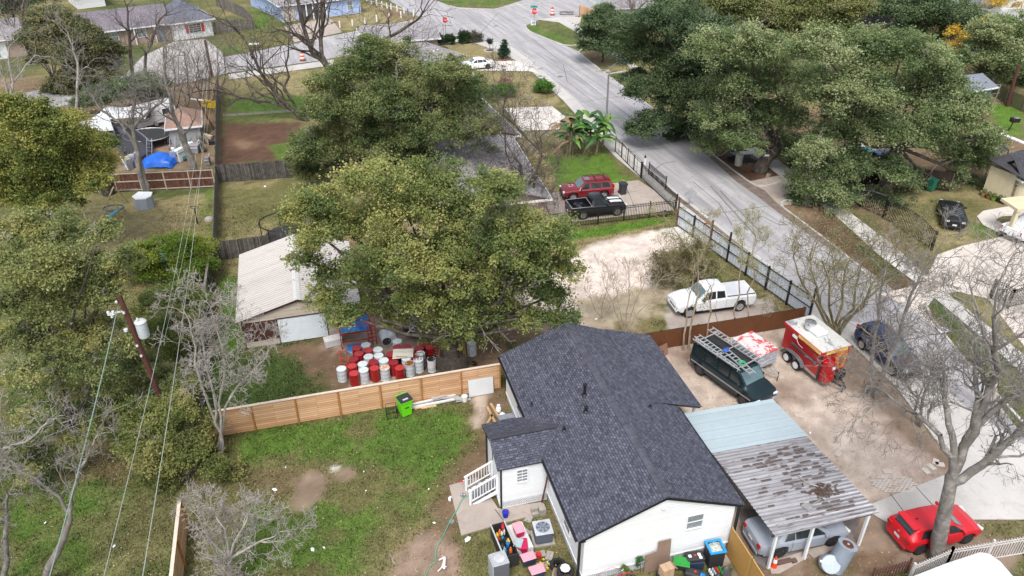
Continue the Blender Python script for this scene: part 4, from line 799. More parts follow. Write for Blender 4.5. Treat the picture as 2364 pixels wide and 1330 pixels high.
def leafy(name,label,base,blobs,pal,mt,seed=1,size=.13,dens=230,r0=.3,group=None,cat='tree',clr=(.30,.7),twigs=2,forks=4,hang=0,spread=1.0,pale=None,gap=.0,trunkto=None,flat=.8):
    rs=np.random.RandomState(seed); B=G(*base); root=thing(name,label,cat,B,0,group); tr=[];tw=[];cs=[];cw=[]
    bl=[]
    for b_ in blobs:
        px,py,rp=b_[:3]; dy=b_[3] if len(b_)>3 else rs.uniform(-1,1)*spread*2.2; c=np.array(PY(px,py,B.y+dy)-B); dist=math.hypot(B.y+dy,CH-c[2]); bl.append((c,rp*dist/FPX*.98))
    cen=np.mean([c for c,_ in bl],0); zt=min(c[2] for c,_ in bl); fk=np.array([cen[0]*.25,cen[1]*.25,max(zt*.55,cen[2]*.35)]) if trunkto is None else np.array(trunkto)
    fk[2]=max(fk[2],.5)
    tr+=[(np.array([0,0,-.1]),np.array([fk[0]*.3,fk[1]*.3,fk[2]*.4]),r0*1.25,r0),(np.array([fk[0]*.3,fk[1]*.3,fk[2]*.4]),fk,r0,r0*.8)]
    for c,r in bl:
        mid=(fk+c)/2+rs.normal(size=3)*r*.25; mid[2]+=.1*r; rr=r0*.30; e=c+np.array([0,0,r*.2]); tr+=[(fk,mid,rr,rr*.65),(mid,e,rr*.65,rr*.3)]
        for _ in range(twigs): grow(tw,mid if rs.rand()<.4 else e,rs.normal(size=3)+np.array([0,0,.3]),r*rs.uniform(.4,.7),rr*.2,1,3,rs,n=3,up=.03,rmin=.008)
        A=4*math.pi*r*r; rc=np.clip(r*.30,clr[0]*.85,clr[1]*.8); k=max(6,int(A/(rc*rc*1.5)*(1-gap*1.25)))
        d=rs.normal(size=(k,3)); d/=np.linalg.norm(d,axis=1)[:,None]; d[:,2]=np.where(d[:,2]<-.3,d[:,2]*-.6,d[:,2])
        cc=c+d*r*np.where(rs.rand(k,1)<.3,rs.uniform(1.0,1.3,(k,1)),rs.uniform(.15,1.1,(k,1))**.6)*np.array([1,1,flat])+rs.normal(size=(k,3))*r*.10; cw_=np.clip(rs.rand(k)*.55+(vnoise(cc[:,0]+cc[:,2]*.7,cc[:,1]-cc[:,2]*.4,.55,seed,2)-.5)*1.5+.22,0,1); sz_=rs.uniform(.55,1.5,(k,1,1))
        m=int(dens*rc*rc/.16*.13/size*.66); 
        off=rs.normal(size=(k,m,3))*rc*.52*sz_*np.concatenate([rs.uniform(.6,1.7,(k,1,2)),rs.uniform(.45,.9,(k,1,1))],2); off[:,:,2]-=hang*np.abs(off[:,:,0])
        cs.append((cc[:,None,:]+off).reshape(-1,3)); cw.append(np.repeat(cw_,m))
    segmesh('trunk',tr,mt,root,8); segmesh('twigs',tw,pale or bkPale,root,4)
    leafquads('foliage',np.concatenate(cs),size,pal,rs,root,np.concatenate(cw)); return root
pOak=[(.085,.125,.058),(.135,.185,.080),(.205,.25,.115),(.31,.34,.19)]; pDark=[(.05,.085,.045),(.085,.13,.065),(.125,.17,.085),(.19,.225,.13)]
pYel=[(.085,.125,.045),(.145,.185,.06),(.235,.255,.085),(.36,.345,.13)]; pGrn=[(.09,.125,.035),(.165,.19,.05),(.26,.26,.07),(.36,.33,.11)]; pOli=[(.09,.12,.045),(.15,.18,.065),(.23,.245,.095),(.34,.325,.14)]; pMoss=[(.075,.115,.045),(.12,.16,.06),(.19,.215,.085),(.28,.28,.135)]
pGold=[(.35,.20,.02),(.50,.32,.03),(.62,.45,.06),(.45,.33,.10)]; pVine=[(.06,.11,.015),(.11,.17,.02),(.18,.24,.03),(.25,.25,.06)]
leafy('oak_tree','broad yellow-green tree in centre spreading over the shed corner and the barrels',(1045,850),
 [(725,470,55),(790,520,75),(860,430,62),(930,490,85),(1010,430,65),(1085,510,85),(1150,440,60),(1185,560,85),(1255,545,65),(1005,600,95),(900,610,75),(1100,640,85),(1205,655,72),(735,545,50),(790,640,50),(750,690,38),(795,735,38,-1),(1045,730,62,-1),(1035,780,34,0),(965,700,45),(1275,690,42),(1235,735,32,-1),(1300,625,38),(680,500,32),(1130,720,45,1),(870,700,30,2),(910,735,36,1),(1000,745,36,1),(860,650,30),(1120,770,28,1),(1090,735,34,2),(880,700,42,1),(960,690,48,0),(1060,715,42,-1),(1150,700,38,0),(1000,775,28,1),(1085,765,24,0),(700,600,34),(1230,600,40),(1310,580,26),(1300,740,34,-1),(1180,730,34,2)],
 pYel,bkDark,3,.135,190,.5,clr=(.3,.62),twigs=4,gap=.36)
leafy('oak_tree','dark olive oak with pale dead twigs behind the yellow-green tree',(930,440),
 [(760,200,45),(830,170,55),(910,150,52),(985,190,65),(1060,235,62),(900,240,78),(820,265,60),(1095,300,48),(1000,300,75),(905,325,75),(790,330,62),(725,345,50),(1110,365,40),(820,390,55),(950,385,50),(715,400,32),(1040,170,42),(860,120,38),(740,260,40),(1050,380,50),(700,370,30),(1075,200,35)],
 pMoss,bkDark,4,.15,190,.5,clr=(.38,.75),twigs=6,gap=.28)
leafy('leafy_tree','golden-green tree at the left edge below the junk yard',(110,590),
 [(50,265,45),(20,320,55),(115,300,55),(185,330,45),(80,370,75),(180,395,60),(228,375,32),(40,440,65),(140,450,55),(215,430,35),(10,250,30),(160,270,25),(245,330,22)],pGrn,bkMid,5,.15,190,.25,clr=(.35,.7),twigs=3)
leafy('leafy_tree','tall olive-yellow tree filling the left edge beside the utility pole',(150,960),
 [(60,540,55),(15,600,55),(150,550,60),(235,540,35),(100,630,70),(200,630,55),(40,700,60),(150,700,65),(240,690,42),(100,780,60),(205,780,60),(20,790,45),(290,600,35),(270,640,30)],pOli[:3]+[(.30,.28,.10)],bkDark,6,.13,170,.28,clr=(.3,.6),twigs=5,gap=.3)
leafy('leafy_tree','sparse olive tree lower left, in front of the taller one',(180,1010),
 [(60,860,45),(140,860,50),(220,850,45),(280,800,40),(180,910,35),(250,900,30),(20,880,30),(100,930,30),(60,960,26),(220,960,30),(20,1000,24),(100,1010,26),(170,1020,24),(60,1050,22)],pOli,bkDark,7,.12,120,.18,clr=(.25,.5),twigs=6,gap=.45)
for i,(lab,b,bb,pl) in enumerate((('sparse yellow-green brush at the left edge above the leaning bare tree',(90,1120),[(30,1030,38),(100,1050,34),(170,1060,30),(0,1090,34),(60,1100,28),(215,1010,26),(120,980,30)],[(.09,.12,.045),(.15,.18,.065),(.23,.245,.095),(.34,.325,.14)]),('bright green vine thicket against the weathered grey fence',(430,640),[(330,590,34),(395,575,40),(455,575,34),(440,625,40),(360,630,34),(300,620,25),(480,610,22)],pVine),
 ('yellow-green bush between the utility pole and the dark fence',(420,790),[(400,690,38),(450,700,32),(350,700,30),(380,760,42),(430,790,40),(440,850,36),(395,840,38)],pVine[:2]+pOli[1:3]),
 ('dark green thicket round the foot of the utility pole',(350,950),[(320,850,40),(370,880,42),(300,900,38),(420,900,36),(340,930,36)],pOli),
 ('olive bush beside the leaning pine fence end',(400,1090),[(330,960,45),(400,960,45),(455,985,38),(350,1030,50),(425,1040,50),(300,1000,32),(470,1050,34),(380,1090,42),(500,1080,26),(540,1090,22)],[(.09,.12,.035),(.15,.17,.05),(.22,.23,.08),(.30,.27,.11)]))):
    leafy('bush',lab,b,bb,pl,bkMid,20+i,.11,190,.1,cat='bush',clr=(.25,.5),twigs=5,spread=.6,gap=.42 if i==0 else .12)
leafy('leafy_tree','dark green spreading tree in the upper left beside the white driveway',(115,210),
 [(115,55,38),(160,65,34),(70,90,28),(130,110,36),(200,85,30),(235,105,22),(85,140,18),(180,175,36),(150,205,34),(225,215,34),(200,245,36),(255,200,34),(130,230,26),(110,80,44),(230,150,34),(250,120,30),(180,120,36)],[(.06,.075,.035),(.10,.115,.05),(.15,.155,.07),(.20,.18,.10)],bkDark,8,.2,140,.25,clr=(.4,.8),twigs=8,gap=.25)
leafy('leafy_tree','young dark evergreen on the verge near the street lamp',(1391,143),[(1385,50,32),(1370,80,32),(1415,75,34),(1390,110,32),(1430,110,28),(1360,105,22),(1400,30,22)],pDark,bkDark,9,.2,150,.14,clr=(.4,.7),twigs=0,spread=.5)
leafy('oak_tree','dark live oak hanging over the street above the kerb',(1668,325),
 [(1450,80,42),(1500,50,44),(1560,60,55),(1500,130,52),(1580,140,60),(1500,205,42),(1560,235,45),(1468,218,26),(1475,300,30),(1520,285,38),(1580,310,36),(1600,350,28),(1640,90,55),(1645,180,60),(1640,260,55),(1550,350,22),(1465,180,26),(1590,200,50)],pDark[:3]+[(.09,.12,.05)],bkDark,10,.18,170,.6,clr=(.45,.85),twigs=5,gap=.25,trunkto=(0,0,2.6))
leafy('oak_tree','leaning live oak with thick dark trunk and number plate on the verge',(1752,395),
 [(1650,120,50),(1720,110,55),(1700,200,60),(1780,190,60),(1660,270,50),(1745,270,55),(1710,330,42),(1800,270,50),(1640,330,35),(1820,340,42),(1850,400,36),(1780,120,45),(1850,180,50),(1690,290,40)],pOak,bkDark,11,.17,160,.62,clr=(.45,.85),twigs=5,gap=.25,trunkto=(1.2,0,2.4))
leafy('oak_tree','huge live oak shading the junk-filled yard at right',(2040,445),
 [(1890,120,55),(1990,120,60),(2080,130,60),(1900,220,62),(1990,210,68),(2080,220,68),(2160,200,55),(2190,280,60),(2235,370,52),(2110,310,60),(2010,300,55),(1920,310,50),(2260,440,38),(2170,425,30),(2060,400,40),(2100,420,30),(2280,320,36),(1960,270,50),(2150,150,50),(2225,240,45),(2190,340,45)],pOak,bkDark,12,.17,170,.6,clr=(.45,.9),twigs=6,gap=.3,trunkto=(0,0,4.5))
leafy('oak_tree','low green oak over the kerb and driveway apron at right',(1862,470),
 [(1870,430,46),(1920,450,44),(1960,380,46),(1900,385,45),(2030,470,44),(2100,500,38),(1990,510,28),(1850,465,28),(2140,490,26),(1930,500,26),(2060,510,36),(1880,350,40)],pOak,bkGrey,13,.15,180,.4,clr=(.35,.7),twigs=3,spread=.6,trunkto=(0,0,2.2))
leafy('leafy_tree','feathery green tree beside the brown pole at the top right edge',(2270,200),
 [(2290,80,40),(2340,80,45),(2270,120,40),(2330,140,45),(2230,140,26),(2360,180,32),(2290,175,30),(2380,110,40)],pOak,bkDark,14,.2,140,.25,clr=(.45,.8),twigs=3)
leafy('leafy_tree','dark evergreen mass behind the purple-grey roof at top right',(2100,100),[(2030,15,38),(2090,30,42),(2150,25,42),(2210,40,40),(2240,70,26),(2170,75,32),(2120,70,30),(1980,10,32)],pDark,bkDark,15,.24,130,.3,clr=(.5,1),twigs=2)
leafy('oak_tree','light olive oak along the top edge right of centre',(1850,150),[(1760,20,45),(1830,30,50),(1900,40,50),(1960,20,40),(1930,80,42),(1860,90,50),(1790,80,45),(1720,40,45),(1680,10,40)],pOli[:3]+[(.2,.2,.1)],bkGrey,16,.22,130,.35,clr=(.5,.95),twigs=4)
leafy('leafy_tree','dark oak at the top edge behind the street oaks',(1660,110),[(1610,15,40),(1670,25,42),(1730,0,38),(1550,10,34)],pDark,bkDark,17,.24,120,.3,clr=(.5,.9),twigs=1)
leafy('leafy_tree','small tree with golden autumn leaves behind the slate-blue shed',(2225,165),[(2265,75,26),(2240,95,22),(2215,110,20),(2280,55,18),(2200,75,16),(2230,140,15),(2190,105,12)],pGold,bkTan,18,.2,70,.1,clr=(.35,.6),twigs=5,gap=.35)
leafy('leafy_tree','thin tree with patches of golden leaves at the top right',(2320,60),[(2300,8,22),(2340,12,16)],pGold,bkMid,19,.2,60,.1,clr=(.3,.5),twigs=4,gap=.4)
leafy('leafy_tree','dark green treetop in the upper left corner',(30,60),[(10,-10,40),(55,-5,36),(100,-15,34),(20,25,28)],pDark[:3]+[(.11,.10,.06)],bkDark,21,.24,110,.25,clr=(.5,.9),twigs=4,gap=.2)
leafy('bush','dense evergreen clump behind the boat in the junk yard',(300,262),[(230,225,30),(280,215,34),(330,195,30),(350,225,26),(370,200,20),(190,240,20)],pDark,bkDark,22,.18,130,.12,cat='bush',clr=(.4,.7),twigs=3)
leafy('bush','brown-green privet hedge across the pale dirt lot',(1600,655),[(1530,605,30),(1575,590,30),(1600,620,34),(1560,635,32),(1620,580,30),(1640,620,26),(1520,640,24)],[(.10,.085,.04),(.13,.12,.05),(.17,.15,.07),(.24,.2,.11)],bkTan,23,.09,110,.06,cat='hedge',clr=(.25,.5),twigs=14,gap=.4,spread=.4,pale=bkTan)
for i,(lab,b,rp) in enumerate((('round clipped green shrub against the dark eave, left of its pair',(1137,222),15),('round clipped green shrub, larger of the pair by the dark eave',(1167,222),17),('round green shrub beside the pavement, apart from the other two',(1255,214),17))):
    leafy('shrub',lab,b,[(b[0],b[1]-rp*.75,rp,0),(b[0]-rp*.5,b[1]-rp*.55,rp*.6,.2),(b[0]+rp*.5,b[1]-rp*.6,rp*.6,-.2)],[(.03,.10,.012),(.06,.16,.02),(.10,.22,.03),(.14,.26,.05)],bkDark,30+i,.13,230,.04,cat='shrub',group='round garden shrubs',clr=(.25,.4),twigs=0,spread=.1)
hedge=[(1016,103,12,22,0),(1032,102,11,20,0),(1043,102,11,20,0),(1067,100,14,26,0),(1079,99,12,24,0),(1095,98,13,23,1),(1108,96,11,16,2)]
names=['first clipped column shrub from the left in the lawn row','second clipped column shrub from the left in the lawn row','third clipped column shrub from the left in the lawn row','widest clipped column shrub, fourth of the lawn row','tall narrow clipped column shrub, fifth of the lawn row','half-bare greyish column shrub, sixth of the lawn row','small sparse column shrub at the right end of the lawn row']
for i,(x,y,w,h,t) in enumerate(hedge):
    c=[(x,y-h*k,w*.52,0) for k in(.25,.5,.78)]
    leafy('column_shrub',names[i],(x,y),c,[(.02,.045,.02),(.035,.07,.03),(.06,.09,.04)] if t==0 else [(.09,.09,.07),(.14,.13,.10),(.06,.07,.04)],bkDark,40+i,.14,200 if t<2 else 90,.05,cat='shrub',group='clipped column shrubs in a row',clr=(.25,.36),twigs=0,spread=.05,flat=1)
leafy('cypress_tree','slim dark cypress in a ring of stones beside the kerb',(1163,136),[(1163,128,9,0),(1163,119,9,0),(1156,122,6,0),(1170,121,6,0),(1164,110,7,0),(1165,101,4.5,0),(1165,94,3,0)],[(.02,.05,.03),(.035,.08,.045),(.06,.11,.06)],bkDark,50,.13,220,.06,clr=(.22,.35),twigs=0,spread=.05,flat=1.1)
leafy('sapling','small round-headed sapling in a stone ring on the upper lawn',(1131,118),[(1131,95,6.5,0),(1131,100,5,0)],[(.04,.05,.035),(.07,.08,.05)],bkMid,51,.12,160,.05,clr=(.2,.3),twigs=0,spread=.05)
leafy('sapling','thin pale sapling in a ring of red stones on the lower lawn',(1167,188),[(1163,155,5,0),(1164,162,4,0)],[(.2,.2,.16),(.12,.12,.09)],bkPale,52,.1,60,.04,clr=(.2,.3),twigs=2,spread=.05)
leafy('bush','little reddish bush beside the grey roof corner',(1025,122),[(1022,114,7,0),(1029,114,6,0)],[(.16,.09,.05),(.10,.09,.04),(.2,.13,.08)],bkMid,53,.1,120,.03,cat='bush',clr=(.2,.3),twigs=2,spread=.05)
for (x,y,c) in((1131,118,white),(1163,136,redw),(1167,188,redw)):
    o=G(x,y); t=thing('tree_ring','ring of %s stones round the foot of the %s'%('white' if c is white else 'reddish',{1131:'round-headed sapling',1163:'cypress',1167:'pale sapling'}[x]),'stone ring',o,0,'stone rings round young trees'); mb=MB()
    for i in range(14): a=i*.449; mb.cb((.75*math.cos(a),.75*math.sin(a),.06),.2,.3,.14,a)
    mb.build('stones',mat('ring_white',(.6,.56,.5),.8) if c is white else mat('ring_red',(.30,.13,.10),.9,.3),t); MB().lathe([(.68,0),(.6,.05),(0,.07)],14).build('mulch',mat('mulch',(.12,.07,.05),.95,.4,6,bmp=.5),t)
# ---- banana clump
bn=thing('banana_clump','banana plants with tattered green leaves beside the black rail fence','banana plants',G(1345,352),0)
rs=np.random.RandomState(77); lm=[mat('banana_leaf',(.035,.11,.022),.5,.3,2),mat('banana_leaf_light',(.12,.24,.03),.5,.3,2),mat('banana_leaf_dry',(.28,.19,.10),.8,.3,2)]
for i in range(30):
    sx=rs.uniform(-2.6,2.4); sy=rs.uniform(-1.4,1.4); hh=rs.uniform(1.8,3.9)
    if i<12: MB().tube([(sx,sy,0),(sx+.1,sy,hh*.6),(sx+.15,sy,hh)],[.13,.1,.07],7).build('stem',bkMoss,bn)
    for j in range(4):
        a=rs.uniform(0,6.28); L=rs.uniform(1.7,3.0); el=rs.uniform(.2,1.2); mb=MB(); vs=[];n=9; d=Vector((math.cos(a),math.sin(a),0)); s=Vector((-d.y,d.x,0)); w0=rs.uniform(.22,.36)
        for k in range(n+1):
            t=k/n; p=Vector((sx+.15,sy,hh*.9))+d*L*t*math.cos(el)+Vector((0,0,L*(math.sin(el)*t-.62*t*t))); w=w0*(math.sin(math.pi*min(1,t*.9+.12))**.6)*(1+rs.uniform(-.3,.15)); vs+=[p-s*w+Vector((0,0,-w*.45)),p,p+s*w+Vector((0,0,-w*.45))]
        mb.add(vs,[(3*k,3*k+1,3*k+4,3*k+3) for k in range(n)]+[(3*k+1,3*k+2,3*k+5,3*k+4) for k in range(n)])
        if i*4+j<100: mb.build('leaf',lm[2] if sx<-1.6 and rs.rand()<.55 else lm[1] if rs.rand()<.3 else lm[0],bn,smooth=True)
# ---- bare trees
bare('bare_tree','large bare dark tree with wide crown behind the oaks, beside the side street',(775,255),[([(772,200,0),(760,160,0),(720,120,0),(700,60,0)],.42,7.5,2),([(772,200,0),(760,160,0),(740,90,1),(745,40,1)],.36,6.5,2),([(772,200,0),(765,160,0),(800,140,0),(850,110,0),(900,85,0)],.34,6.5,2)],bkDark,1,4,wig=.22,up=.03,rmin=.018)
bare('bare_tree','leaning bare dark tree with a long diagonal trunk left of the dark oak',(712,278),[([(670,250,0),(640,220,0),(610,180,0),(590,140,0)],.30,6,1),([(670,250,0),(620,235,0),(560,225,0),(525,215,0)],.22,5,1),([(690,262,0),(655,200,0),(660,150,0)],.18,4.8,1)],bkDark,2,4,wig=.25,up=.05)
bare('bare_tree','grey bare tree rising through the red-brown fence below the boat',(342,452),[([(330,410,0),(318,350,0),(306,290,0),(308,250,0)],.24,2.8,2),([(318,350,0),(306,300,0),(330,270,0),(360,245,0)],.2,2.6,2),([(318,350,0),(304,320,0),(280,285,0),(250,265,0)],.18,2.6,2)],bkGrey,3,5,wig=.2)
bare('dead_tree','thick broken grey dead trunk leaning over the red-brown fence',(458,428),[([(446,385,0),(430,340,0),(415,300,0)],.42,.01,9),([(446,385,0),(428,330,0),(412,290,0),(395,240,0),(385,200,0)],.26,3.0,2)],bkGrey,4,3)
bare('bare_tree','dark bare tree in front of the purple-grey roof, left of the pair',(308,205),[([(305,160,0),(300,100,0),(298,70,0)],.26,3.4,1)],bkDark,5,4); bare('bare_tree','dark bare tree in front of the purple-grey roof, right of the pair',(335,205),[([(335,150,0),(350,100,0),(362,60,0)],.22,2.8,1)],bkDark,6,4)
bare('bare_tree','slender bare tree left of the white driveway',(385,215),[([(382,170,0),(378,130,0)],.18,3.0,1)],bkMid,7,4)
for i,(x,y) in enumerate(((430,255),(455,265),(480,250),(400,262),(500,240))): bare('bare_sapling',['bare brown sapling thicket stem nearest the trailer','bare brown saplings clustered above the brown shed','tall bare sapling thicket left of the dark pole','bare grey saplings beside the trailer roof','bare brown saplings at the fence corner by the dark pole'][i],(x,y),[([(x+3,y-60,0)],.09,4.2,0),([(x-14,y-55,.5)],.07,3.8,0),([(x+16,y-50,-.5)],.07,3.8,0)],bkMid,10+i,4,group='bare saplings in the junk yard',up=.12,cat='tree')
bare('bare_tree','pale bare twiggy tree in front of the dark green tree, upper left',(175,290),[([(178,230,0),(180,170,0),(170,120,0)],.18,2.6,1)],bkPale,16,4); bare('bare_tree','pale bare drooping branches over the lawn at the far left edge',(25,240),[([(30,190,0),(60,150,0)],.14,2.4,0),([(10,180,0),(-10,150,0)],.14,2.8,0),([(30,190,0),(20,110,0)],.14,3.2,0)],bkPale,17,4)
bare('bare_tree','tangle of bare brown branches along the upper left edge',(60,120),[([(55,70,0),(50,40,0)],.2,4,0),([(75,70,0),(110,40,0)],.2,4,0),([(30,70,0),(10,40,0)],.2,4,0)],bkMid,18,4)
bare('crape_myrtle','white-barked bare tree spreading over the fence left of the shed',(512,1055),[([(510,1000,0),(500,950,0),(480,860,0),(470,800,0)],.09,1.5,2),([(510,1000,0),(520,940,0),(550,890,0),(590,850,0)],.08,1.4,2),([(510,1000,0),(505,930,0),(520,850,0),(500,760,0)],.08,1.5,2),([(510,1000,0),(480,930,0),(450,840,0),(440,760,0)],.08,1.4,2)],bkPale,20,5,wig=.2,up=.04,rmin=.008)
bare('crape_myrtle','pale bare shrub-tree with fine twigs at the bottom, right of the short pine fence',(535,1350),[([(530,1290,0),(520,1230,0)],.09,1.25,0),([(530,1290,0),(560,1220,0)],.08,1.25,0),([(530,1290,0),(480,1240,0)],.08,1.25,0),([(530,1290,0),(600,1250,0)],.08,1.25,0)],bkPale,21,5,wig=.2,rmin=.008)
bare('bare_tree','leaning grey bare tree in the left foreground',(105,1345),[([(135,1270,0),(162,1200,0)],.2,.01,9),([(162,1200,0),(165,1165,0),(178,1110,0),(200,1060,0)],.10,1.3,-1),([(162,1190,0),(140,1150,0),(100,1120,0),(50,1090,0)],.08,1.3,-1)],bkGrey,22,4,wig=.22,rmin=.008)
bare('bare_tree','grey bare trunk cut by the left edge in the foreground',(5,1345),[([(12,1240,0),(15,1180,0)],.14,1.4,0)],bkGrey,23,4,rmin=.008); bare('bare_tree','pale bare branches crossing the left edge above the lawn',(-60,1180),[([(-40,1080,0),(0,1040,0),(60,1020,0)],.1,1.7,0),([(-40,1080,0),(-10,1000,0)],.08,1.25,0)],bkPale,24,4,wig=.25,rmin=.008)
bare('bare_tree','massive bare grey tree beside the red hatchback, lower right',(2164,1296),[([(2177,1200,0),(2194,1120,0),(2205,1085,0)],.37,.01,9),([(2205,1085,0),(2225,1030,0),(2255,960,0),(2285,890,0),(2295,810,-1)],.22,2.4,-2),([(2200,1100,0),(2203,1040,0),(2190,980,0),(2180,920,.5)],.18,2.0,-2),([(2196,1115,0),(2240,1090,0),(2290,1055,0),(2340,1010,0),(2390,950,0)],.21,2.2,-1),([(2222,1040,0),(2245,990,0),(2258,920,0),(2250,850,1)],.15,2.1,-1),([(2240,1000,0),(2280,960,0),(2330,920,0),(2375,890,0)],.14,2.0,-1),([(2203,1060,0),(2170,1005,0),(2120,960,1),(2080,935,1.5)],.12,2.1,-1)],bkGrey,25,5,wig=.2,up=.03,rmin=.008)
bare('crape_myrtle','vase-shaped bare multi-stem tree with mossy stems behind the food trailer',(1932,785),[([(1925+dx*.3,740,0),(1925+dx,660,dyy)],.11,2.6,1) for dx,dyy in((-70,0),(-40,1),(-10,-1),(20,1),(50,0),(85,0),(110,1))],bkMoss,26,5,leaf=(8000,.07,[(.25,.23,.12),(.32,.28,.17),(.20,.19,.08)]),wig=.16,up=.06,rmin=.008)
bare('bare_tree','bare grey tree between the parked blue car and the food trailer',(2005,912),[([(2010,850,0),(2018,780,0),(2030,700,0)],.13,2.1,1)],bkGrey,27,5,rmin=.008); bare('bare_tree','leaning bare grey tree over the bonnet of the parked blue car',(2020,918),[([(2045,850,0),(2075,780,0),(2090,720,0),(2120,650,0)],.13,2.2,1)],bkGrey,28,5,rmin=.008)
bare('bare_tree','twiggy bare tree over the narrow verge at the lower right',(2125,985),[([(2130,920,0),(2150,860,0)],.09,1.9,0),([(2120,920,0),(2090,880,0)],.08,1.8,0)],bkMid,29,5,rmin=.008)
bare('bare_tree','pale spiky bare tree at the right edge above the verge',(2310,960),[([(2300,880,0),(2280,800,0),(2260,730,0)],.12,2.8,1)],bkPale,35,5,rmin=.008)
pl_=[(.20,.21,.06),(.28,.26,.08),(.14,.16,.05)]
for i,(b,tp,lf,r) in enumerate((((1578,808),(1592,680),700,.07),((1590,806),(1612,640),700,.08),((1630,790),(1640,700),200,.06),((1703,762),(1712,600),2600,.06),((1716,760),(1735,590),2600,.06))):
    bare('slender_tree',['slender bare tree left of the pair rooted at the rust-brown fence','slender twin-stem tree beside the cardboard boxes','slender single tree behind the van roof','slender tree with fine yellow leaves, left of two at the small trailer','slender tree with fine yellow leaves, right of two at the small trailer'][i],b,[([((b[0]+tp[0])/2,(b[1]+tp[1])/2,0),(tp[0],tp[1],0)],r,1.6,1)],bkTan,60+i,3,leaf=(lf,.06,pl_),up=.12,rmin=.009)
bare('slender_tree','small tree with sparse yellow-green leaves beside the white sheet fence',(1590,625),[([(1588,590,0),(1570,550,0)],.07,1.9,0),([(1590,600,0),(1610,570,0)],.06,1.8,0),([(1590,600,0),(1560,590,0)],.06,1.6,0)],bkTan,66,3,leaf=(5000,.075,pl_),up=.08,rmin=.009)
bare('bare_shrub','tan leafless shrub with fan of thin stems in the pale dirt lot',(1440,770),[([(1440+dx*.5,720,0),(1440+dx,670,dd)],.035,1.3,1) for dx,dd in((-40,0),(-15,.5),(12,-.5),(40,0),(70,.6))],bkTan,67,3,cat='shrub',leaf=(700,.06,[(.35,.27,.19),(.28,.2,.12)]),up=.1,rmin=.008)
bare('bare_shrub','low tan leafless shrub left of the fan-shaped one',(1390,735),[([(1390+dx,690,0)],.03,1.1,0) for dx in(-25,5,30)],bkTan,68,3,cat='shrub',leaf=(300,.06,[(.35,.27,.19),(.28,.2,.12)]),up=.1,rmin=.008)
bare('bare_tree','bare dark branches spread over the long ranch roof',(1225,505),[([(1212,440,0),(1205,400,0)],.16,3.8,0),([(1212,440,0),(1240,390,0)],.13,3.6,0),([(1225,460,0),(1180,380,0)],.12,3.6,0),([(1225,460,0),(1250,350,0),(1190,290,0)],.12,3.4,0)],bkDark,69,5,wig=.3,rmin=.008)
bare('bare_tree','pale bare twiggy crown in front of the banana clump',(1225,350),[([(1225,310,0)],.10,2.2,0),([(1250,315,0)],.08,2.0,0),([(1195,310,0)],.08,2.0,0)],bkPale,70,4,wig=.3,rmin=.008)
bare('bare_tree','bare tree in front of the white house behind the new orange-tan fence',(1450,70),[([(1460,30,0),(1455,0,0)],.2,3.5,0),([(1465,30,0),(1490,5,0)],.18,3,0)],bkMid,71,4)
bare('bare_tree','bare brown tree above the golden-leaved one, top right',(2270,95),[([(2268,50,0),(2265,20,0)],.12,2.8,0)],bkTan,72,4); bare('bare_shrub','wild brown thicket on the slope below the dark evergreens, top right',(2090,150),[([(2090+dx,115,0)],.06,2.2,0) for dx in(-60,-20,30,70)],bkTan,73,3,cat='shrub',leaf=(600,.14,[(.3,.2,.05),(.2,.13,.08)]),up=.08)
bare('bare_shrub','tangled bare brown hedge lying against the arched iron gate',(2090,585),[([(2090+dx,560+abs(dx)*.2,0)],.03,.8,0) for dx in(-70,-45,-20,5,30)],bkTan,74,4,cat='shrub',wig=.3,rmin=.008)
# ================================================================ VEHICLES
tyre=mat('tyre_rubber',(.018,.018,.019),.85,.2,6); rimS=mat('alloy',(.62,.63,.65),.3,.05,metal=.8); rimD=mat('dark_alloy',(.10,.10,.11),.35,.1,metal=.7); plast=mat('dark_plastic',(.03,.03,.032),.6,.1); chrome=mat('chrome',(.75,.76,.78),.15,.03,metal=.9)
lampW=mat('headlight_lens',(.75,.78,.8),.15,.05,spec=.8); lampR=mat('tail_lens',(.45,.012,.015),.2,.1); plate=mat('number_plate',(.72,.74,.76),.5,.05); cgl=glass(); cglB=glass('windscreen_glass',(.10,.16,.18)); under=mat('underbody',(.02,.02,.02),.9)
def wheel(parent,x,y,r,w,side,rim):
    o=MB().lathe([(r*.62,-w/2),(r*.93,-w/2),(r,-w/2+.03),(r,w/2-.03),(r*.93,w/2),(r*.62,w/2)],22,ax='y').build('wheel',tyre,parent,smooth=30,loc=(x,y,r))
    s=side; mb=MB(); yy=s*(w/2+.022); mb.lathe([(r*.66,yy-s*.05),(r*.66,yy),(r*.58,yy),(r*.58,yy-s*.016)] ,18,ax='y')
    for k in range(6):
        a=k*math.pi/3+.3; c,s_=math.cos(a),math.sin(a); mb.bar((0,yy-s*.02,0),(r*.6*c,yy-s*.01,r*.6*s_),r*.17,.03,up=(0,1,0))
    mb.lathe([(r*.16,yy-s*.03),(r*.16,yy+s*.005)],8,ax='y'); mb.build('rim',rim,o,smooth=30)
    return o
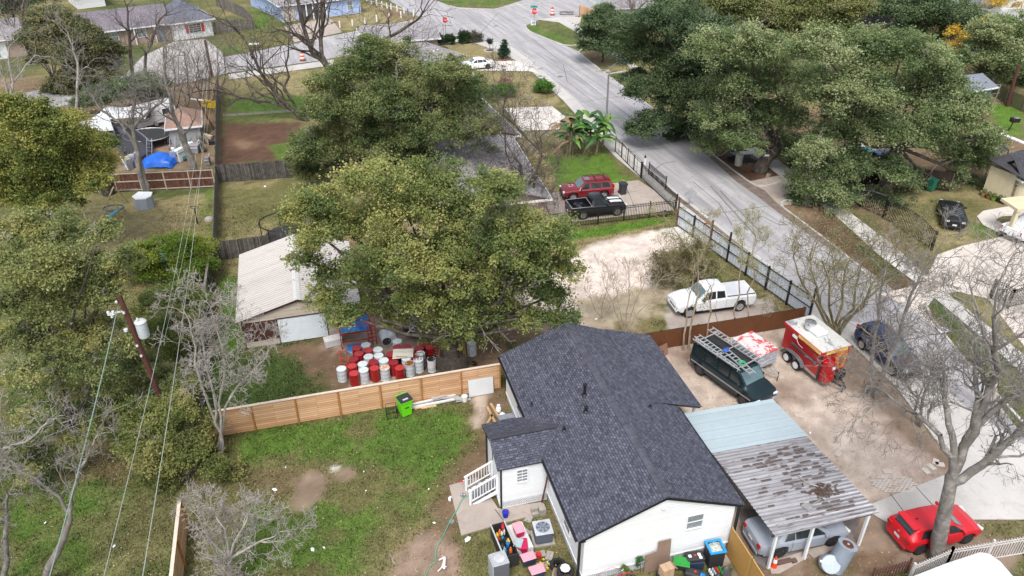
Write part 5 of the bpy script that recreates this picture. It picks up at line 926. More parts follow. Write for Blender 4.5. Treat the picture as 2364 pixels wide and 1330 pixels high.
def car(name,label,cat,fw,rw,near,S,col,rim=rimS,plates=True,extra=None,darkw=False):
    "fw/rw: where the near front and rear tyres stand"
    A=Vector(fw);B_=Vector(rw); d=(A-B_).normalized(); left=Vector((-d.y,d.x,0)); L,Wd=S['L'],S['W']; w2=Wd/2
    mid=(A+B_)/2+left*((-1 if near=='L' else 1)*(w2-.12)); xf,xr=S['xf'],S['xr']; off=(xf+xr)/2; org=mid-d*off
    T=thing(name,label,cat,(org.x,org.y,.015),math.atan2(d.y,d.x)); K=S['keys']; R_=S['r']+.07; wz=S['r']; sill=S.get('sill',.24)
    ks=[k[0] for k in K]; xsn=set()
    for a in np.linspace(ks[0],ks[-1],46): xsn.add(round(float(a),3))
    for k in ks: xsn.add(round(k,3))
    for xw in(xf,xr):
        for a in np.linspace(-R_,R_,15): xsn.add(round(xw+float(a),3))
    xsn=sorted(x for x in xsn if ks[0]<=x<=ks[-1])
    def at(x):
        v=[float(np.interp(x,ks,[k[i] for k in K])) for i in range(1,5)]; return v   # zh,zr,w,wr
    bed=S.get('bed')
    def ring(x):
        zh,zr,w,wr=at(x); w*=w2; wr*=w2; zb=sill+(.12 if x>ks[-1]-.25 or x<ks[0]+.25 else 0)
        for xw in(xf,xr):
            if abs(x-xw)<R_: zb=max(zb,wz+math.sqrt(max(0,R_**2-(x-xw)**2)))
        zb=min(zb,zh-.12); zm=max(zb+.04,zb*.4+zh*.6-.1) if zb<zh-.2 else zb+.02
        if bed and bed[0]<x<bed[1]:
            return [(0,zb),(w*.82,zb),(w*.975,zb+.02),(w,zm),(w*.99,zh-.05),(w*.965,zh),(w*.90,zh),(w*.885,bed[2]),(0,bed[2])]
        return [(0,zb),(w*.82,zb),(w*.975,min(zb+.08,zm)),(w,zm),(w*.985,zh-.06),(w*.94,zh),(wr,max(zr-.05,zh+.005)),(wr*.86,max(zr-.01,zh+.015)),(0,max(zr+.015,zh+.03))]
    vs=[];nr=16
    for x in xsn:
        h_=ring(x); pts=[(x,y,z) for y,z in h_]+[(x,-y,z) for y,z in h_[-2:0:-1]]; vs+=pts
    m=len(xsn); mb=MB(); fs=[(i*nr+k,(i+1)*nr+k,(i+1)*nr+(k+1)%nr,i*nr+(k+1)%nr) for i in range(m-1) for k in range(nr)]; mb.add(vs,fs); mb.add(vs[:nr],[tuple(range(nr))]); mb.add(vs[-nr:],[tuple(reversed(range(nr)))])
    body=mb.build('body',col,T,smooth=32)
    def side(x,t,s,o=.012):
        r=ring(x); (y0,z0),(y1,z1)=r[5],r[6]; return Vector((x,s*(y0+(y1-y0)*t+o),z0+(z1-z0)*t+.3*o))
    gcol_=S.get('glass',cgl)
    for s in(1,-1):
        for (xa,xb,ta,tb) in S['win']:
            mb=MB(); n=5; g=[]
            for i in range(n+1):
                f=i/n; p0=side(xa+(xb-xa)*f,.12,s); p1=side(ta+(tb-ta)*f,.86,s); g+=[p0,p1]
            mb.add(g,[(2*i,2*i+2,2*i+3,2*i+1) if s>0 else (2*i,2*i+1,2*i+3,2*i+2) for i in range(n)]); mb.build('side_window',gcol_,T)
    def top(x,yf,o=.014):
        r=ring(x); y=r[6][0]*.90*yf; z=r[8][1]+(r[7][1]-r[8][1])*abs(yf)+o; return Vector((x,y,z))
    for nm_,key in(('windscreen','ws'),('rear_window','rw')):
        if key in S:
            xa,xb=S[key]; mb=MB(); n=4; g=[]
            for i in range(n+1):
                for j in range(7): g.append(top(xa+(xb-xa)*i/n,-1+2*j/6)+Vector((.012 if key=='ws' else -.012,0,0)))
            mb.add(g,[(i*7+j,i*7+j+1,(i+1)*7+j+1,(i+1)*7+j) for i in range(n) for j in range(6)]); mb.build(nm_,cglB if key=='ws' else gcol_,T,smooth=True)
    for x in(xf,xr):
        for s in(1,-1): wheel(T,x,s*(w2-S.get('ww',.22)/2-.02),S['r'],S.get('ww',.22),s,rim)
    MB().box(xr-.5,-w2*.75,.16,xf+.5,w2*.75,sill+.1).build('underbody',under,T)
    X0,X1=ks[0],ks[-1]; zhf=at(X1)[0]; zhr=at(X0)[0]; wf=at(X1)[2]*w2; wr_=at(X0)[2]*w2
    for s in(1,-1):
        zl=S.get('zl',zhf-.10); MB().cb((X1-.06,s*(wf-.17),zl),.20,.34,.15,s*-.25).build('headlight',lampW,T,bevel=.03)
        zt=S.get('zt',zhr-.12); mb=MB().cb((X0+.05,s*(wr_-.08),zt),.16,S.get('tw',.22),S.get('th',.16)); mb.build('taillight',lampR,T,bevel=.02)
        xm=S['mir']; p=side(xm,.15,s,.02); MB().cb((xm,p.y+s*.09,p.z+.05),.12,.2,.14).build('wing_mirror',plast if S.get('bm') else col,T,bevel=.03)
    MB().box(X1-.05,-wf*.9,sill+.03,X1+.035,wf*.9,sill+.2).build('front_bumper',S.get('bump',col),T,bevel=.03); MB().box(X0-.035,-wr_*.92,sill+.05,X0+.05,wr_*.92,sill+.22).build('rear_bumper',S.get('bump',col),T,bevel=.03)
    MB().box(X1-.02,-wf*.5,zhf-.2,X1+.012,wf*.5,zhf-.06).build('grille',plast,T)
    if plates: MB().box(X0-.05,-.17,S.get('pz',zhr-.35),X0-.03,.17,S.get('pz',zhr-.35)+.13).build('number_plate',plate,T)
    for s in(1,-1):
        for xh in S.get('hand',()): p=side(xh,0,s,0); MB().cb((xh,s*(abs(p.y)+.015),p.z-.10),.16,.03,.035).build('door_handle',S.get('hm',plast),T)
        for xd in S.get('seam',()):
            mb=MB(); r_=ring(xd); pts=[(y,z) for y,z in r_[2:6]]
            for a,b_ in zip(pts[:-1],pts[1:]): mb.bar((xd,s*(a[0]+.002),a[1]),(xd,s*(b_[0]+.002),b_[1]),.012,.008,up=(0,1,0))
            mb.build('door_seam',plast,T)
    T['top']=0; del T['top']; car.at=at; car.ring=ring; car.top=top; car.side=side
    return T
def gz(p): return G(*p)
# keys: (x, hood/belt height, roof height, width factor, roof width factor)
sedan=dict(L=4.5,W=1.76,r=.31,xf=1.36,xr=-1.22,sill=.22,keys=[(-2.22,.72,.74,.80,.6),(-2.17,.86,.88,.90,.7),(-2.0,.93,.96,.97,.72),(-1.60,.95,.99,1,.74),(-1.50,.94,1.0,1,.72),(-.95,.92,1.33,1,.66),(-.3,.91,1.42,1,.68),(.25,.90,1.40,1,.68),(.42,.90,1.37,1,.68),(1.08,.90,.95,1,.76),(1.6,.84,.89,.99,.74),(2.0,.74,.78,.94,.7),(2.22,.60,.62,.84,.6),(2.27,.50,.52,.76,.5)],
   win=[(-1.15,-.62,-.92,-.58),(-.56,.12,-.54,.12),(.18,.92,.18,.52)],ws=(1.02,.5),rw=(-1.48,-1.0),mir=.8,hand=(-.42,.32),seam=(.15,-.72,1.0),zl=.58,zt=.80,pz=.55)
car('car','white compact sedan parked on the pale driveway by the stone-ringed cypress','car',gz((1083,164)),gz((1126,160)),'L',sedan,paint('car_white',(.80,.81,.82)),rim=rimD)
# silver sedan under the carport
s2=dict(sedan); s2.update(L=4.7,W=1.84,r=.34,glass=cgl,keys=[(-2.42,.74,.76,.80,.6),(-2.36,.92,.95,.90,.7),(-2.15,1.0,1.03,.97,.72),(-1.65,1.0,1.05,1,.76),(-1.55,.99,1.06,1,.74),(-.95,.95,1.36,1,.66),(-.3,.93,1.44,1,.67),(.3,.92,1.42,1,.67),(.5,.92,1.39,1,.67),(1.2,.92,.97,1,.76),(1.75,.87,.92,.99,.74),(2.15,.76,.80,.93,.7),(2.36,.6,.62,.82,.6)],xf=1.42,xr=-1.32,win=[(-1.2,-.66,-.95,-.62),(-.6,.14,-.58,.14),(.2,1.0,.2,.6)],ws=(1.14,.58),rw=(-1.52,-1.0),mir=.92,zt=.84,pz=.66,hm=rimS,seam=(.17,-.78,1.1))
car('car','silver-grey sedan parked under the rusty carport','car',gz((1912,1260)),gz((1800,1284)),'R',s2,paint('car_silver',(.30,.33,.39)),rim=rimD)
hatch=dict(L=4.2,W=1.8,r=.33,xf=1.30,xr=-1.28,sill=.24,keys=[(-2.0,.80,.82,.80,.6),(-1.95,.95,1.0,.90,.66),(-1.88,1.0,1.10,.96,.66),(-1.62,1.0,1.38,1,.68),(-1.5,.99,1.45,1,.69),(-.6,.96,1.48,1,.70),(.2,.93,1.45,1,.69),(.38,.93,1.42,1,.68),(1.08,.92,.98,1,.76),(1.6,.86,.91,.99,.74),(1.95,.76,.80,.93,.7),(2.15,.62,.64,.84,.6)],
   win=[(-1.45,-.85,-1.3,-.82),(-.78,.05,-.76,.05),(.12,.95,.12,.5)],ws=(1.04,.46),rw=(-1.86,-1.58),mir=.85,hand=(-.6,.25),seam=(.08,-.82,.98),zl=.62,zt=.88,pz=.58,tw=.3)
T=car('car','bright red hatchback parked behind the massive bare tree trunk','car',gz((2227,1253)),gz((2117,1279)),'R',hatch,paint('car_red',(.55,.008,.018)),rim=rimD); MB().cb((-1.62,0,1.50),.35,1.15,.03).build('spoiler',MC['paint_car_red'],T); MB().lathe([(.05,-2.03),(.05,-2.0)],12,(0,0,.93),'x').build('badge',chrome,T); MB().cb((-1.2,0,1.52),.12,.03,.06).build('aerial_fin',plast,T)
suvk=[(-2.35,.90,.92,.82,.6),(-2.30,1.02,1.06,.9,.66),(-2.22,1.08,1.35,.96,.68),(-2.05,1.08,1.62,1,.72),(-1.8,1.08,1.70,1,.73),(0,1.05,1.72,1,.73),(.35,1.04,1.68,1,.73),(.95,1.04,1.10,1,.8),(1.6,1.02,1.07,.99,.8),(2.1,.94,.98,.95,.76),(2.28,.8,.82,.86,.65)]
suv=dict(L=4.7,W=1.9,r=.37,xf=1.42,xr=-1.38,sill=.32,keys=suvk,win=[(-2.0,-1.2,-1.9,-1.18),(-1.1,-.2,-1.1,-.2),(-.1,.82,-.1,.42)],ws=(.92,.42),rw=(-2.21,-2.06),mir=.72,hand=(-.9,.0),seam=(-.15,-1.15,.85),zl=.84,zt=1.15,th=.3,tw=.14,pz=.72)
T=car('car','red sport utility vehicle with roof rails and splotched bonnet beside the black pickup','car',gz((1313,466)),gz((1402,459)),'L',dict(suv,L=5,W=1.95,r=.4,bump=plast),paint('suv_red',(.20,.012,.018)),rim=rimS)
for s in(1,-1): MB().bar((-1.9,s*.62,1.77),(.2,s*.62,1.77),.04).build('roof_rail',plast,T)
for x in(-1.6,-.7): MB().bar((x,-.62,1.79),(x,.62,1.79),.05).build('roof_bar',plast,T)
MB().cb((.05,0,1.735),.5,.7,.02).build('sunroof',mat('sunroof_grey',(.14,.15,.18),.2),T); mb=MB(); rs=random.Random(4)
for i in range(9): mb.cb((1.4+rs.uniform(-.25,.25),rs.uniform(-.3,.3),1.112+.0008*i-.02*0),.18,.13,.004,rs.uniform(0,3))
mb.build('bonnet_splotch',[mat('splotch',(.45,.42,.42),.5,.6,20)],T)
T=car('car','dark blue sport utility vehicle parked on the street behind the food trailer','car',gz((2056,866)),gz((1988,806)),'R',dict(suv,L=4.75,W=1.88,keys=[(a,b_*.97,c*.95,d_,e) for a,b_,c,d_,e in suvk],bump=plast),paint('suv_navy',(.035,.05,.11)),rim=rimS)
for s in(1,-1): MB().bar((-1.9,s*.66,1.66),(.2,s*.66,1.66),.035).build('roof_rail',plast,T)
for k in range(5): MB().bar((-1.8,-.4+.2*k,1.635),(-.3,-.4+.2*k,1.645),.02).build('roof_rib',MC['paint_suv_navy'],T)
mus=dict(L=4.8,W=1.92,r=.35,xf=1.45,xr=-1.3,sill=.22,keys=[(-2.3,.85,.87,.84,.6),(-2.26,.98,1.0,.93,.7),(-2.1,1.02,1.05,.98,.72),(-1.85,1.02,1.07,1,.7),(-.9,.98,1.33,1,.62),(-.3,.95,1.38,1,.62),(.1,.93,1.35,1,.62),(.85,.93,.98,1,.76),(1.6,.88,.93,.99,.76),(2.2,.74,.78,.92,.7),(2.42,.58,.6,.82,.6)],win=[(-1.3,-.75,-1.0,-.7),(-.62,.7,-.6,.2)],ws=(.8,.16),rw=(-1.83,-.98),mir=.55,hand=(-.4,),seam=(-.68,.78),zl=.62,zt=.84,tw=.02,th=.02,pz=.50)
a=gz((2168,518));b_=gz((2222,526)); ax=(a-b_); ax.normalize(); d=Vector((ax.y,-ax.x,0)); d=d if d.y>0 else -d; T=car('car','black muscle coupe parked on the lawn beside the arched gate','car',b_+d*2.75,b_,'R',mus,paint('car_black',(.008,.009,.014)),rim=rimD)
for s in(1,-1):
    for k in range(3): MB().box(-2.335,s*(.50+.11*k)-.035,.78,-2.29,s*(.50+.11*k)+.035,.92).build('taillight',lampW,T)
# pickups
pk=dict(L=5.2,W=1.96,r=.40,ww=.26,xf=1.62,xr=-1.42,sill=.36,bed=(-2.42,-.62,.62),keys=[(-2.5,1.10,1.12,.92,.7),(-2.43,1.12,1.14,.97,.8),(-2.42,1.12,1.14,.98,.8),(-.62,1.12,1.14,1,.8),(-.61,1.12,1.60,1,.70),(-.5,1.12,1.72,1,.74),(-.1,1.12,1.76,1,.74),(.35,1.10,1.74,1,.73),(.45,1.10,1.70,1,.73),(1.0,1.10,1.16,1,.8),(1.7,1.08,1.14,.99,.8),(2.3,1.02,1.08,.96,.78),(2.45,.85,.88,.9,.7)],
   win=[(-.48,.86,-.42,.44)],ws=(.96,.50),mir=.72,hand=(-.3,),seam=(-.55,.9),zl=.92,zt=.95,th=.3,tw=.12,pz=.5,bm=1)
T=car('pickup_truck','black single-cab pickup with white bonnet stripes behind the iron picket fence','pickup truck',gz((1424,498)),gz((1345,507)),'R',pk,paint('truck_black',(.008,.008,.012)),rim=chrome)
for s in(1,-1):
    mb=MB(); n=5; g=[]
    for i in range(n+1):
        x=1.1+i*.25
        for yy in(.12,.50): p=car.top(x,yy/.68*s if False else yy*s/ (car.ring(x)[6][0]*.9),.02); g.append(p)
    mb.add(g,[(2*i,2*i+1,2*i+3,2*i+2) for i in range(n)]); mb.build('bonnet_stripe',mat('stripe_white',(.75,.77,.78),.35,.05),T)
mb=MB(); [mb.bar((-2.42,s*.90,1.135),(-.62,s*.93,1.135),.07,.02) for s in(1,-1)]; mb.bar((-2.43,-.9,1.135),(-2.43,.9,1.135),.07,.02); mb.bar((-.64,-.9,1.135),(-.64,.9,1.135),.07,.02); mb.build('bed_rail',mat('rail_grey',(.45,.46,.5),.4,metal=.5),T)
for s in(1,-1): MB().box(-1.85,s*.62-.14,.63,-1.0,s*.62+.14,.85).build('wheel_arch_box',plast,T,bevel=.05)
ram=dict(L=6.0,W=2.02,r=.40,ww=.26,xf=1.95,xr=-1.75,sill=.40,keys=[(-2.92,1.18,1.22,.92,.8),(-2.86,1.22,1.28,.97,.86),(-2.84,1.24,1.31,.98,.88),(-.72,1.24,1.31,1,.88),(-.70,1.22,1.66,1,.70),(-.6,1.22,1.86,1,.72),(0,1.20,1.92,1,.73),(.6,1.18,1.90,1,.73),(.75,1.18,1.86,1,.72),(1.35,1.17,1.24,1,.8),(1.9,1.14,1.24,.99,.74),(2.5,1.04,1.16,.95,.7),(2.8,.92,1.0,.88,.6),(2.86,.75,.78,.84,.5)],
   win=[(-.58,.05,-.52,.05),(.14,1.2,.14,.75)],ws=(1.3,.8),mir=1.02,hand=(-.45,.3),seam=(.10,-.66,1.25),zl=.84,zt=1.0,th=.3,tw=.12,pz=.6,bm=1)
T=car('pickup_truck','white extended-cab pickup with covered bed on the dirt lot','pickup truck',gz((1573,735)),gz((1721,716)),'L',ram,paint('truck_white',(.80,.82,.85)),rim=rimS); MB().box(-2.83,-.86,1.315,-.75,.86,1.335).build('bed_cover',mat('cover_white',(.76,.78,.81),.6,.06),T); [MB().bar((-2.83,s*.88,1.33),(-.75,s*.88,1.33),.05,.03).build('cover_edge',plast,T) for s in(1,-1)]
T=car('pickup_truck','white pickup tail poking into the frame under the cream canopy','pickup truck',gz((2330,568))+Vector((5.0,2.2,0)),gz((2336,578))+Vector((1.15,.9,0)),'R',dict(pk,keys=[(k[0],k[1],k[2],k[3],k[4]) for k in pk['keys']],bump=plast),MC['paint_truck_white'],rim=rimS)
# dark green van with ladders
van=dict(L=5.4,W=2.0,r=.38,ww=.25,xf=1.78,xr=-1.72,sill=.34,keys=[(-2.62,1.15,1.7,.93,.8),(-2.58,1.16,1.95,.97,.84),(-2.4,1.16,2.04,1,.86),(.6,1.16,2.06,1,.86),(.95,1.16,2.02,1,.85),(1.2,1.16,1.88,1,.83),(1.72,1.16,1.30,1,.82),(1.95,1.14,1.2,.99,.8),(2.5,1.02,1.06,.95,.74),(2.66,.85,.88,.9,.7)],
   win=[(-2.35,-1.5,-2.35,-1.5),(-1.4,-.45,-1.4,-.45),(-.35,.45,-.35,.45),(.6,1.5,.6,1.05)],ws=(1.68,1.16),mir=1.35,hand=(.75,),seam=(.55,1.5,-.4),zl=.82,zt=.9,bm=1)
grn=mat('paint_van_green',(.004,.017,.023),.3,.1,1.2,coat=.15,fine=.03); T=car('van','dark green work van with a roof rack of ladders beside the charcoal roof','van',gz((1712,935)),gz((1616,866)),'R',van,grn,rim=rimD); VT=T
mb=MB(); 
for s in(1,-1): mb.bar((-2.45,s*1.005,.78),(2.3,s*1.0,.78),.02,.10)
mb.build('side_stripe',mat('stripe_grey',(.33,.34,.36),.4,metal=.3),T); MB().box(-2.72,-.9,.45,-2.6,.9,.6).build('rear_step_bumper',chrome,T)
MB().box(2.6,-.95,.45,2.78,.95,.66).build('chrome_bumper',chrome,T)
alu=mat('ladder_aluminium',(.62,.63,.64),.4,.12,metal=.5)
mb=MB()
for x in(-2.2,-.6,1.0): mb.bar((x,-.95,2.26),(x,.95,2.26),.05); [mb.bar((x,s*.9,2.0),(x,s*.9,2.26),.04) for s in(1,-1)]
for s in(1,-1): mb.bar((-2.4,s*.95,2.24),(1.2,s*.95,2.24),.05)
mb.build('roof_rack',alu,T)
MB().box(-2.3,-.05,2.085,1.0,.8,2.11).build('rubber_roof_mat',mat('roof_mat',(.02,.02,.022),.8),T)
MB().cb((1.52,-.38,1.50),.2,.3,.005,0,.87).build('paper',white,T)
def ladder(label,M_,L,w,mt,k,name='ladder',group=None,tilt=None):
    o=thing(name,label,'ladder',M_.translation,0,group); o.rotation_euler=M_.to_euler(); mb=MB(); [mb.bar((0,s*w/2,0),(L,s*w/2,0),.035,.08) for s in(1,-1)]; mb.build('side_rails',mt,o); r=MB(); [r.bar(((i+.5)*L/k,-w/2,0),((i+.5)*L/k,w/2,0),.045) for i in range(k)]; r.build('rungs',mt,o); return o
VM=Matrix.Translation(VT.location)@Matrix.Rotation(VT.rotation_euler.z,4,'Z')
ladder('long aluminium extension ladder on the far side of the van roof rack',VM@Matrix.Translation((-2.7,.62,2.33)),4.4,.42,alu,15); ladder('shorter aluminium ladder lying along the near side of the van roof',VM@Matrix.Translation((-2.6,-.62,2.33))@Matrix.Rotation(-.03,4,'Z'),2.6,.38,alu,9); ladder('aluminium step ladder at the front of the van roof above the windscreen',VM@Matrix.Translation((-.55,-.30,2.36))@Matrix.Rotation(-.16,4,'Z'),2.5,.36,alu,8); ladder('narrow aluminium ladder at the outer edge of the van roof rack',VM@Matrix.Translation((-2.5,-.95,2.30)),3.4,.2,alu,10)
o=thing('cloth','blue cloth bundle tied on the van ladders','cloth',VM@Vector((-.45,-.42,2.44))); MB().lathe([(0,-.1),(.16,-.05),(.2,.03),(.1,.11),(0,.14)],7).cb((.1,.15,0),.25,.12,.1,.6).build('folds',mat('blue_cloth',(.03,.10,.42),.7,.3),o,smooth=True)
o=thing('cable_coil','coil of green cord on the front of the van rack','cord',VM@Vector((.95,-.55,2.42))); mb=MB(); [mb.tube([(math.cos(a)*(.16+.02*j),math.sin(a)*(.16+.02*j),.03*j) for a in np.linspace(0,6.28,14)],.02,5,False) for j in range(3)]; mb.build('coil',mat('green_cord',(.05,.45,.22),.6),o)
# ---- small box trailer with flaking red roof
tb=thing('box_trailer','small grey box trailer with flaking red painted roof behind the van','trailer',F(16.2,12.75),AZ-R(68)+R(1))
lw_,ww_=2.95,1.75
a_=G(1738,765,1.5);b2=G(1798,806,1.5);c2=G(1690,780,1.5);d2=G(1752,823,1.5); cc=(a_+b2+c2+d2)/4; ax=((b2-a_)+(d2-c2)).normalized(); tb.location=(cc.x,cc.y,0); tb.rotation_euler=(0,0,math.atan2(ax.y,ax.x)); lw_=((b2-a_).length+(d2-c2).length)/2; ww_=((c2-a_).length+(d2-b2).length)/2
bw_=mat('trailer_grey',(.36,.38,.43),.6,.15,3,dirt=(.5,.52,.56),dirtf=(.5,.7)); MB().box(-lw_/2,-ww_/2,.5,lw_/2,ww_/2,1.46).build('body',bw_,tb); MB().box(-lw_/2-.02,-ww_/2-.02,1.46,lw_/2+.02,ww_/2+.02,1.5).build('roof',mat('flaking_red',(.58,.085,.09),.7,.15,2,dirt=(.58,.55,.55),dirtf=(.46,.50)),tb)
for z in(.86,.62): MB().box(-lw_/2-.03,-ww_/2-.03,z,lw_/2+.03,ww_/2+.03,z+.05).build('rib_rail',mat('rail_pale',(.5,.52,.56),.5),tb)
for s in(1,-1): wheel(tb,-.1,s*(ww_/2+.1),.32,.2,s,rimS); MB().cb((-.1,s*(ww_/2+.12),.70),.9,.26,.04).build('mudguard',bw_,tb)
mb=MB(); [mb.bar((lw_/2,s*.5,.5),(lw_/2+1.1,0,.48),.06) for s in(1,-1)]; mb.bar((lw_/2+.5,-.28,.49),(lw_/2+.5,.28,.49),.05); mb.build('drawbar',alu,tb); MB().tube([(lw_/2+1.0,0,.0),(lw_/2+1.0,0,.7)],.03,6).build('jockey_stand',plast,tb)
for x in(-lw_*.3,lw_*.3): MB().box(x-.05,-ww_/2-.035,1.3,x+.05,-ww_/2-.005,1.4).build('latch',plast,tb)
# ---- red food trailer
P0=G(1896,812,2.45);P1=G(1972,800,2.45);P2=G(1808,740,2.45);P3=G(1880,727,2.45); ax=((P0-P2)+(P1-P3)).normalized(); L=((P0-P2).length+(P1-P3).length)/2; Wt=((P1-P0).length+(P3-P2).length)/2; cc=(P0+P1+P2+P3)/4
ft=thing('food_trailer','red food trailer with white stained roof, vent drum and air conditioner','food trailer',(cc.x,cc.y,0),math.atan2(ax.y,ax.x)); l=L/2; w=Wt/2
redt=mat('trailer_red',(.42,.006,.010),.35,.1,1,coat=.4); redd=mat('trailer_red_awning',(.50,.010,.015),.4,.08); MB().box(-l+.1,-w+.14,.55,l-.06,w-.1,2.32).build('body',redt,ft)
MB().box(-l,-w,2.2,l,w,2.43).build('awning_rim',redd,ft,bevel=.05); MB().box(-l+.03,-w+.04,2.42,l-.03,w-.04,2.45).build('roof',mat('stained_white_roof',(.66,.65,.62),.7,.08,1.5,dirt=(.23,.25,.27),dirtf=(.55,.62)),ft)
MB().box(-l+.08,-w+.12,.38,l-.04,w-.08,.56).build('lower_skirt',mat('diamond_plate',(.42,.40,.36),.5,.2,metal=.3),ft)
for s,nmx in((-1,'near'),(1,'far')):
    for x in(-l+.95,-l+1.85): wheel(ft,x,s*(w+.02),.35,.22,s,mat('white_rim',(.72,.73,.74),.4))
    mb=MB(); 
    for i in range(9):
        t0,t1=i/9,(i+1)/9; f_=lambda t:(-l+.45+1.95*t,s*(w+.04),.52+.42*math.sin(math.pi*t)**.35 if 0<t<1 else .52)
        mb.bar(f_(t0),f_(t1),.06,.28,up=(0,1,0))
    mb.build('mudguard',mat('mudguard_grey',(.16,.16,.17),.5,metal=.2),ft)
MB().box(-l+.9,-w+.04,1.32,l-.35,-w+.14,1.46).build('serving_shelf',mat('shelf_grey',(.12,.12,.13),.4,metal=.4),ft,bevel=.03)
MB().box(l-.10,-w+.08,.4,l-.02,-w+.18,2.25).build('corner_post',plast,ft); 
drum=MB().lathe([(.34,0),(.34,.06),(.26,.1),(.28,.4),(.36,.46),(.36,.56),(.30,.60),(.1,.63),(0,.63)],20,(-l*.28,-.25,2.45)); drum.build('vent_drum',chrome,ft,smooth=30); MB().box(-l*.02-.45,-.42,2.45,-l*.02+.5,.42,2.75).build('air_conditioner',white,ft,bevel=.12)
MB().box(-l+.95,-w-.02,1.95,-l+1.3,-w+.12,2.1).build('lamp_box',white,ft); MB().tube([(-l+1.3,-w+.02,2.0),(-l+1.6,-w+.0,1.75),(-l+2.0,-w+.0,1.72)],.012,5).build('cable',white,ft)
ysign=mat('sign_yellow',(.80,.62,.18),.5,.04); yl=mat('sign_text',(.45,.10,.03),.5)
sg=MB().box(l-2.1,-w-.028,2.215,l-.10,-w-.008,2.405).build('side_sign',ysign,ft); text('LA MARIPOSA',.11,yl,sg,(l-1.1,-w-.03,2.27),(R(90),0,0),sx=1.7); [MB().box(l-1.9+i*.22,-w-.032,2.355,l-1.9+i*.22+.17,-w-.027,2.38).build('small_print',yl,sg) for i in range(8)]
sg=MB().box(l+.008,-w+.30,2.215,l+.028,w-.35,2.405).build('front_sign',ysign,ft); text('LA MARIPOSA',.11,yl,sg,(l+.03,0,2.27),(R(90),0,R(90)),sx=1.4); [MB().box(l+.027,-.6+i*.16,2.355,l+.032,-.6+i*.16+.12,2.38).build('small_print',yl,sg) for i in range(8)]
MB().box(l-.06,-w+.20,.42,l+.5,-w+.85,1.75).build('gas_locker',redt,ft,bevel=.02); MB().box(l+.505,-w+.55,1.38,l+.515,-w+.78,1.6).build('notice',white,ft)
MB().box(l-.055,w-1.0,.85,l-.04,w-.2,2.15).build('flame_panel',mat('flame_orange',(.85,.22,.03),.5,.5,6,dirt=(.8,.5,.1),dirtf=(.5,.7)),ft)
MB().lathe([(0,-.42),(.05,-.36),(.13,-.1),(.14,.1),(.08,.2)],9,(l-.02,w-.58,1.5)).build('chilli_emblem',redd,ft,smooth=True); MB().lathe([(.14,0),(.12,.06),(.03,.1),(.02,.18)],9,(l-.02,w-.58,1.68)).build('chilli_stem',mat('emblem_green',(.03,.22,.05),.5),ft)
mb=MB(); [mb.bar((l-.1,s*.6,.48),(l+1.3,0,.45),.09) for s in(1,-1)]; mb.build('drawbar',plast,ft); MB().tube([(l+1.1,0,0),(l+1.1,0,.75)],.04,6).build('jockey_stand',plast,ft)
for y in(.15,.55): MB().lathe([(.16,0),(.17,.05),(.17,.42),(.1,.52),(.05,.6)],12,(l+.35,y,.5)).build('gas_bottle',plast,ft,smooth=30)
# white van roof at the lower right corner
z_=2.2; wv=thing('van','large white van whose roof fills the bottom right corner','van',(G(2290,1330,z_).x,G(2290,1330,z_).y,0),0)
q=[G(2090,1334,z_),G(2180,1299,z_),G(2262,1272,z_),G(2285,1276,z_),G(2312,1296,z_),G(2352,1342,z_),G(2300,1500,z_),G(2120,1500,z_)]; q=[(p.x-wv.location.x,p.y-wv.location.y) for p in q]
MB().prism(q,.5,z_-.12).build('body',MC['paint_truck_white'],wv,bevel=.08); qq=[(x*.975,y*.975) for x,y in q]; MB().prism(qq,z_-.12,z_).build('roof',mat('van_roof',(.70,.74,.76),.5,.06),wv,bevel=.05)
for k in(.3,.62): a=Vector((*q[0],z_+.005)).lerp(Vector((*q[7],z_+.005)),k); b3=Vector((*q[4],z_+.005)).lerp(Vector((*q[6],z_+.005)),k); MB().bar(a,b3,.02,.015).build('roof_seam',plast,wv)
for p in((q[2][0]-.1,q[2][1]-.3),(q[0][0]+.5,q[0][1]-.2)): wheel(wv,p[0],p[1]-.3,.38,.22,1,rimS)
# small far vehicles
T=car('car','dark car glimpsed under the branches left of the golden tree, top right','car',G(2150,100),G(2128,90),'R',sedan,paint('car_grey',(.10,.10,.11)))
T=car('car','grey car nose-to-tail with the dark car under the branches at top right','car',G(2178,108),G(2160,103),'R',sedan,paint('car_midgrey',(.2,.2,.21)))
# ================================================================ POLES, WIRES, SIGNS
wire=mat('wire_pale',(.38,.42,.38),.5,.1); wireG=mat('wire_green',(.26,.36,.30),.5,.1); creo=mat('creosote_pole',(.10,.035,.025),.85,.3,4,sc3=(4,4,.6)); gal=mat('lamp_post_grey',(.36,.37,.37),.5,.1,metal=.4); cer=mat('porcelain',(.68,.70,.72),.3,.06); trf=mat('transformer_grey',(.58,.62,.66),.45,.07)
B=G(405,1005); up=thing('utility_pole','leaning dark wooden utility pole with white transformer can in the left thicket','utility pole',B); tp=PY(275,682,B.y)-B
pt=lambda t:tp*t
MB().tube([(0,0,-.1),tp*.5,tp],[.17,.15,.125],10).build('pole',creo,up,smooth=40)
q_=pt(.80); MB().lathe([(.04,-.62),(.26,-.58),(.28,-.5),(.28,.30),(.30,.31),(.30,.36),(.2,.44),(.06,.47)],18,q_+Vector((.48,.05,-.1))).build('transformer',trf,up,smooth=30)
MB().bar(q_+Vector((.1,0,.1)),q_+Vector((.3,0,.1)),.06).bar(q_+Vector((.1,0,-.3)),q_+Vector((.3,0,-.3)),.06).build('bracket',plast,up); MB().lathe([(.03,.44),(.06,.5),(.05,.6),(.03,.66)],8,q_+Vector((.45,-.08,-.1))).build('bushing',cer,up)
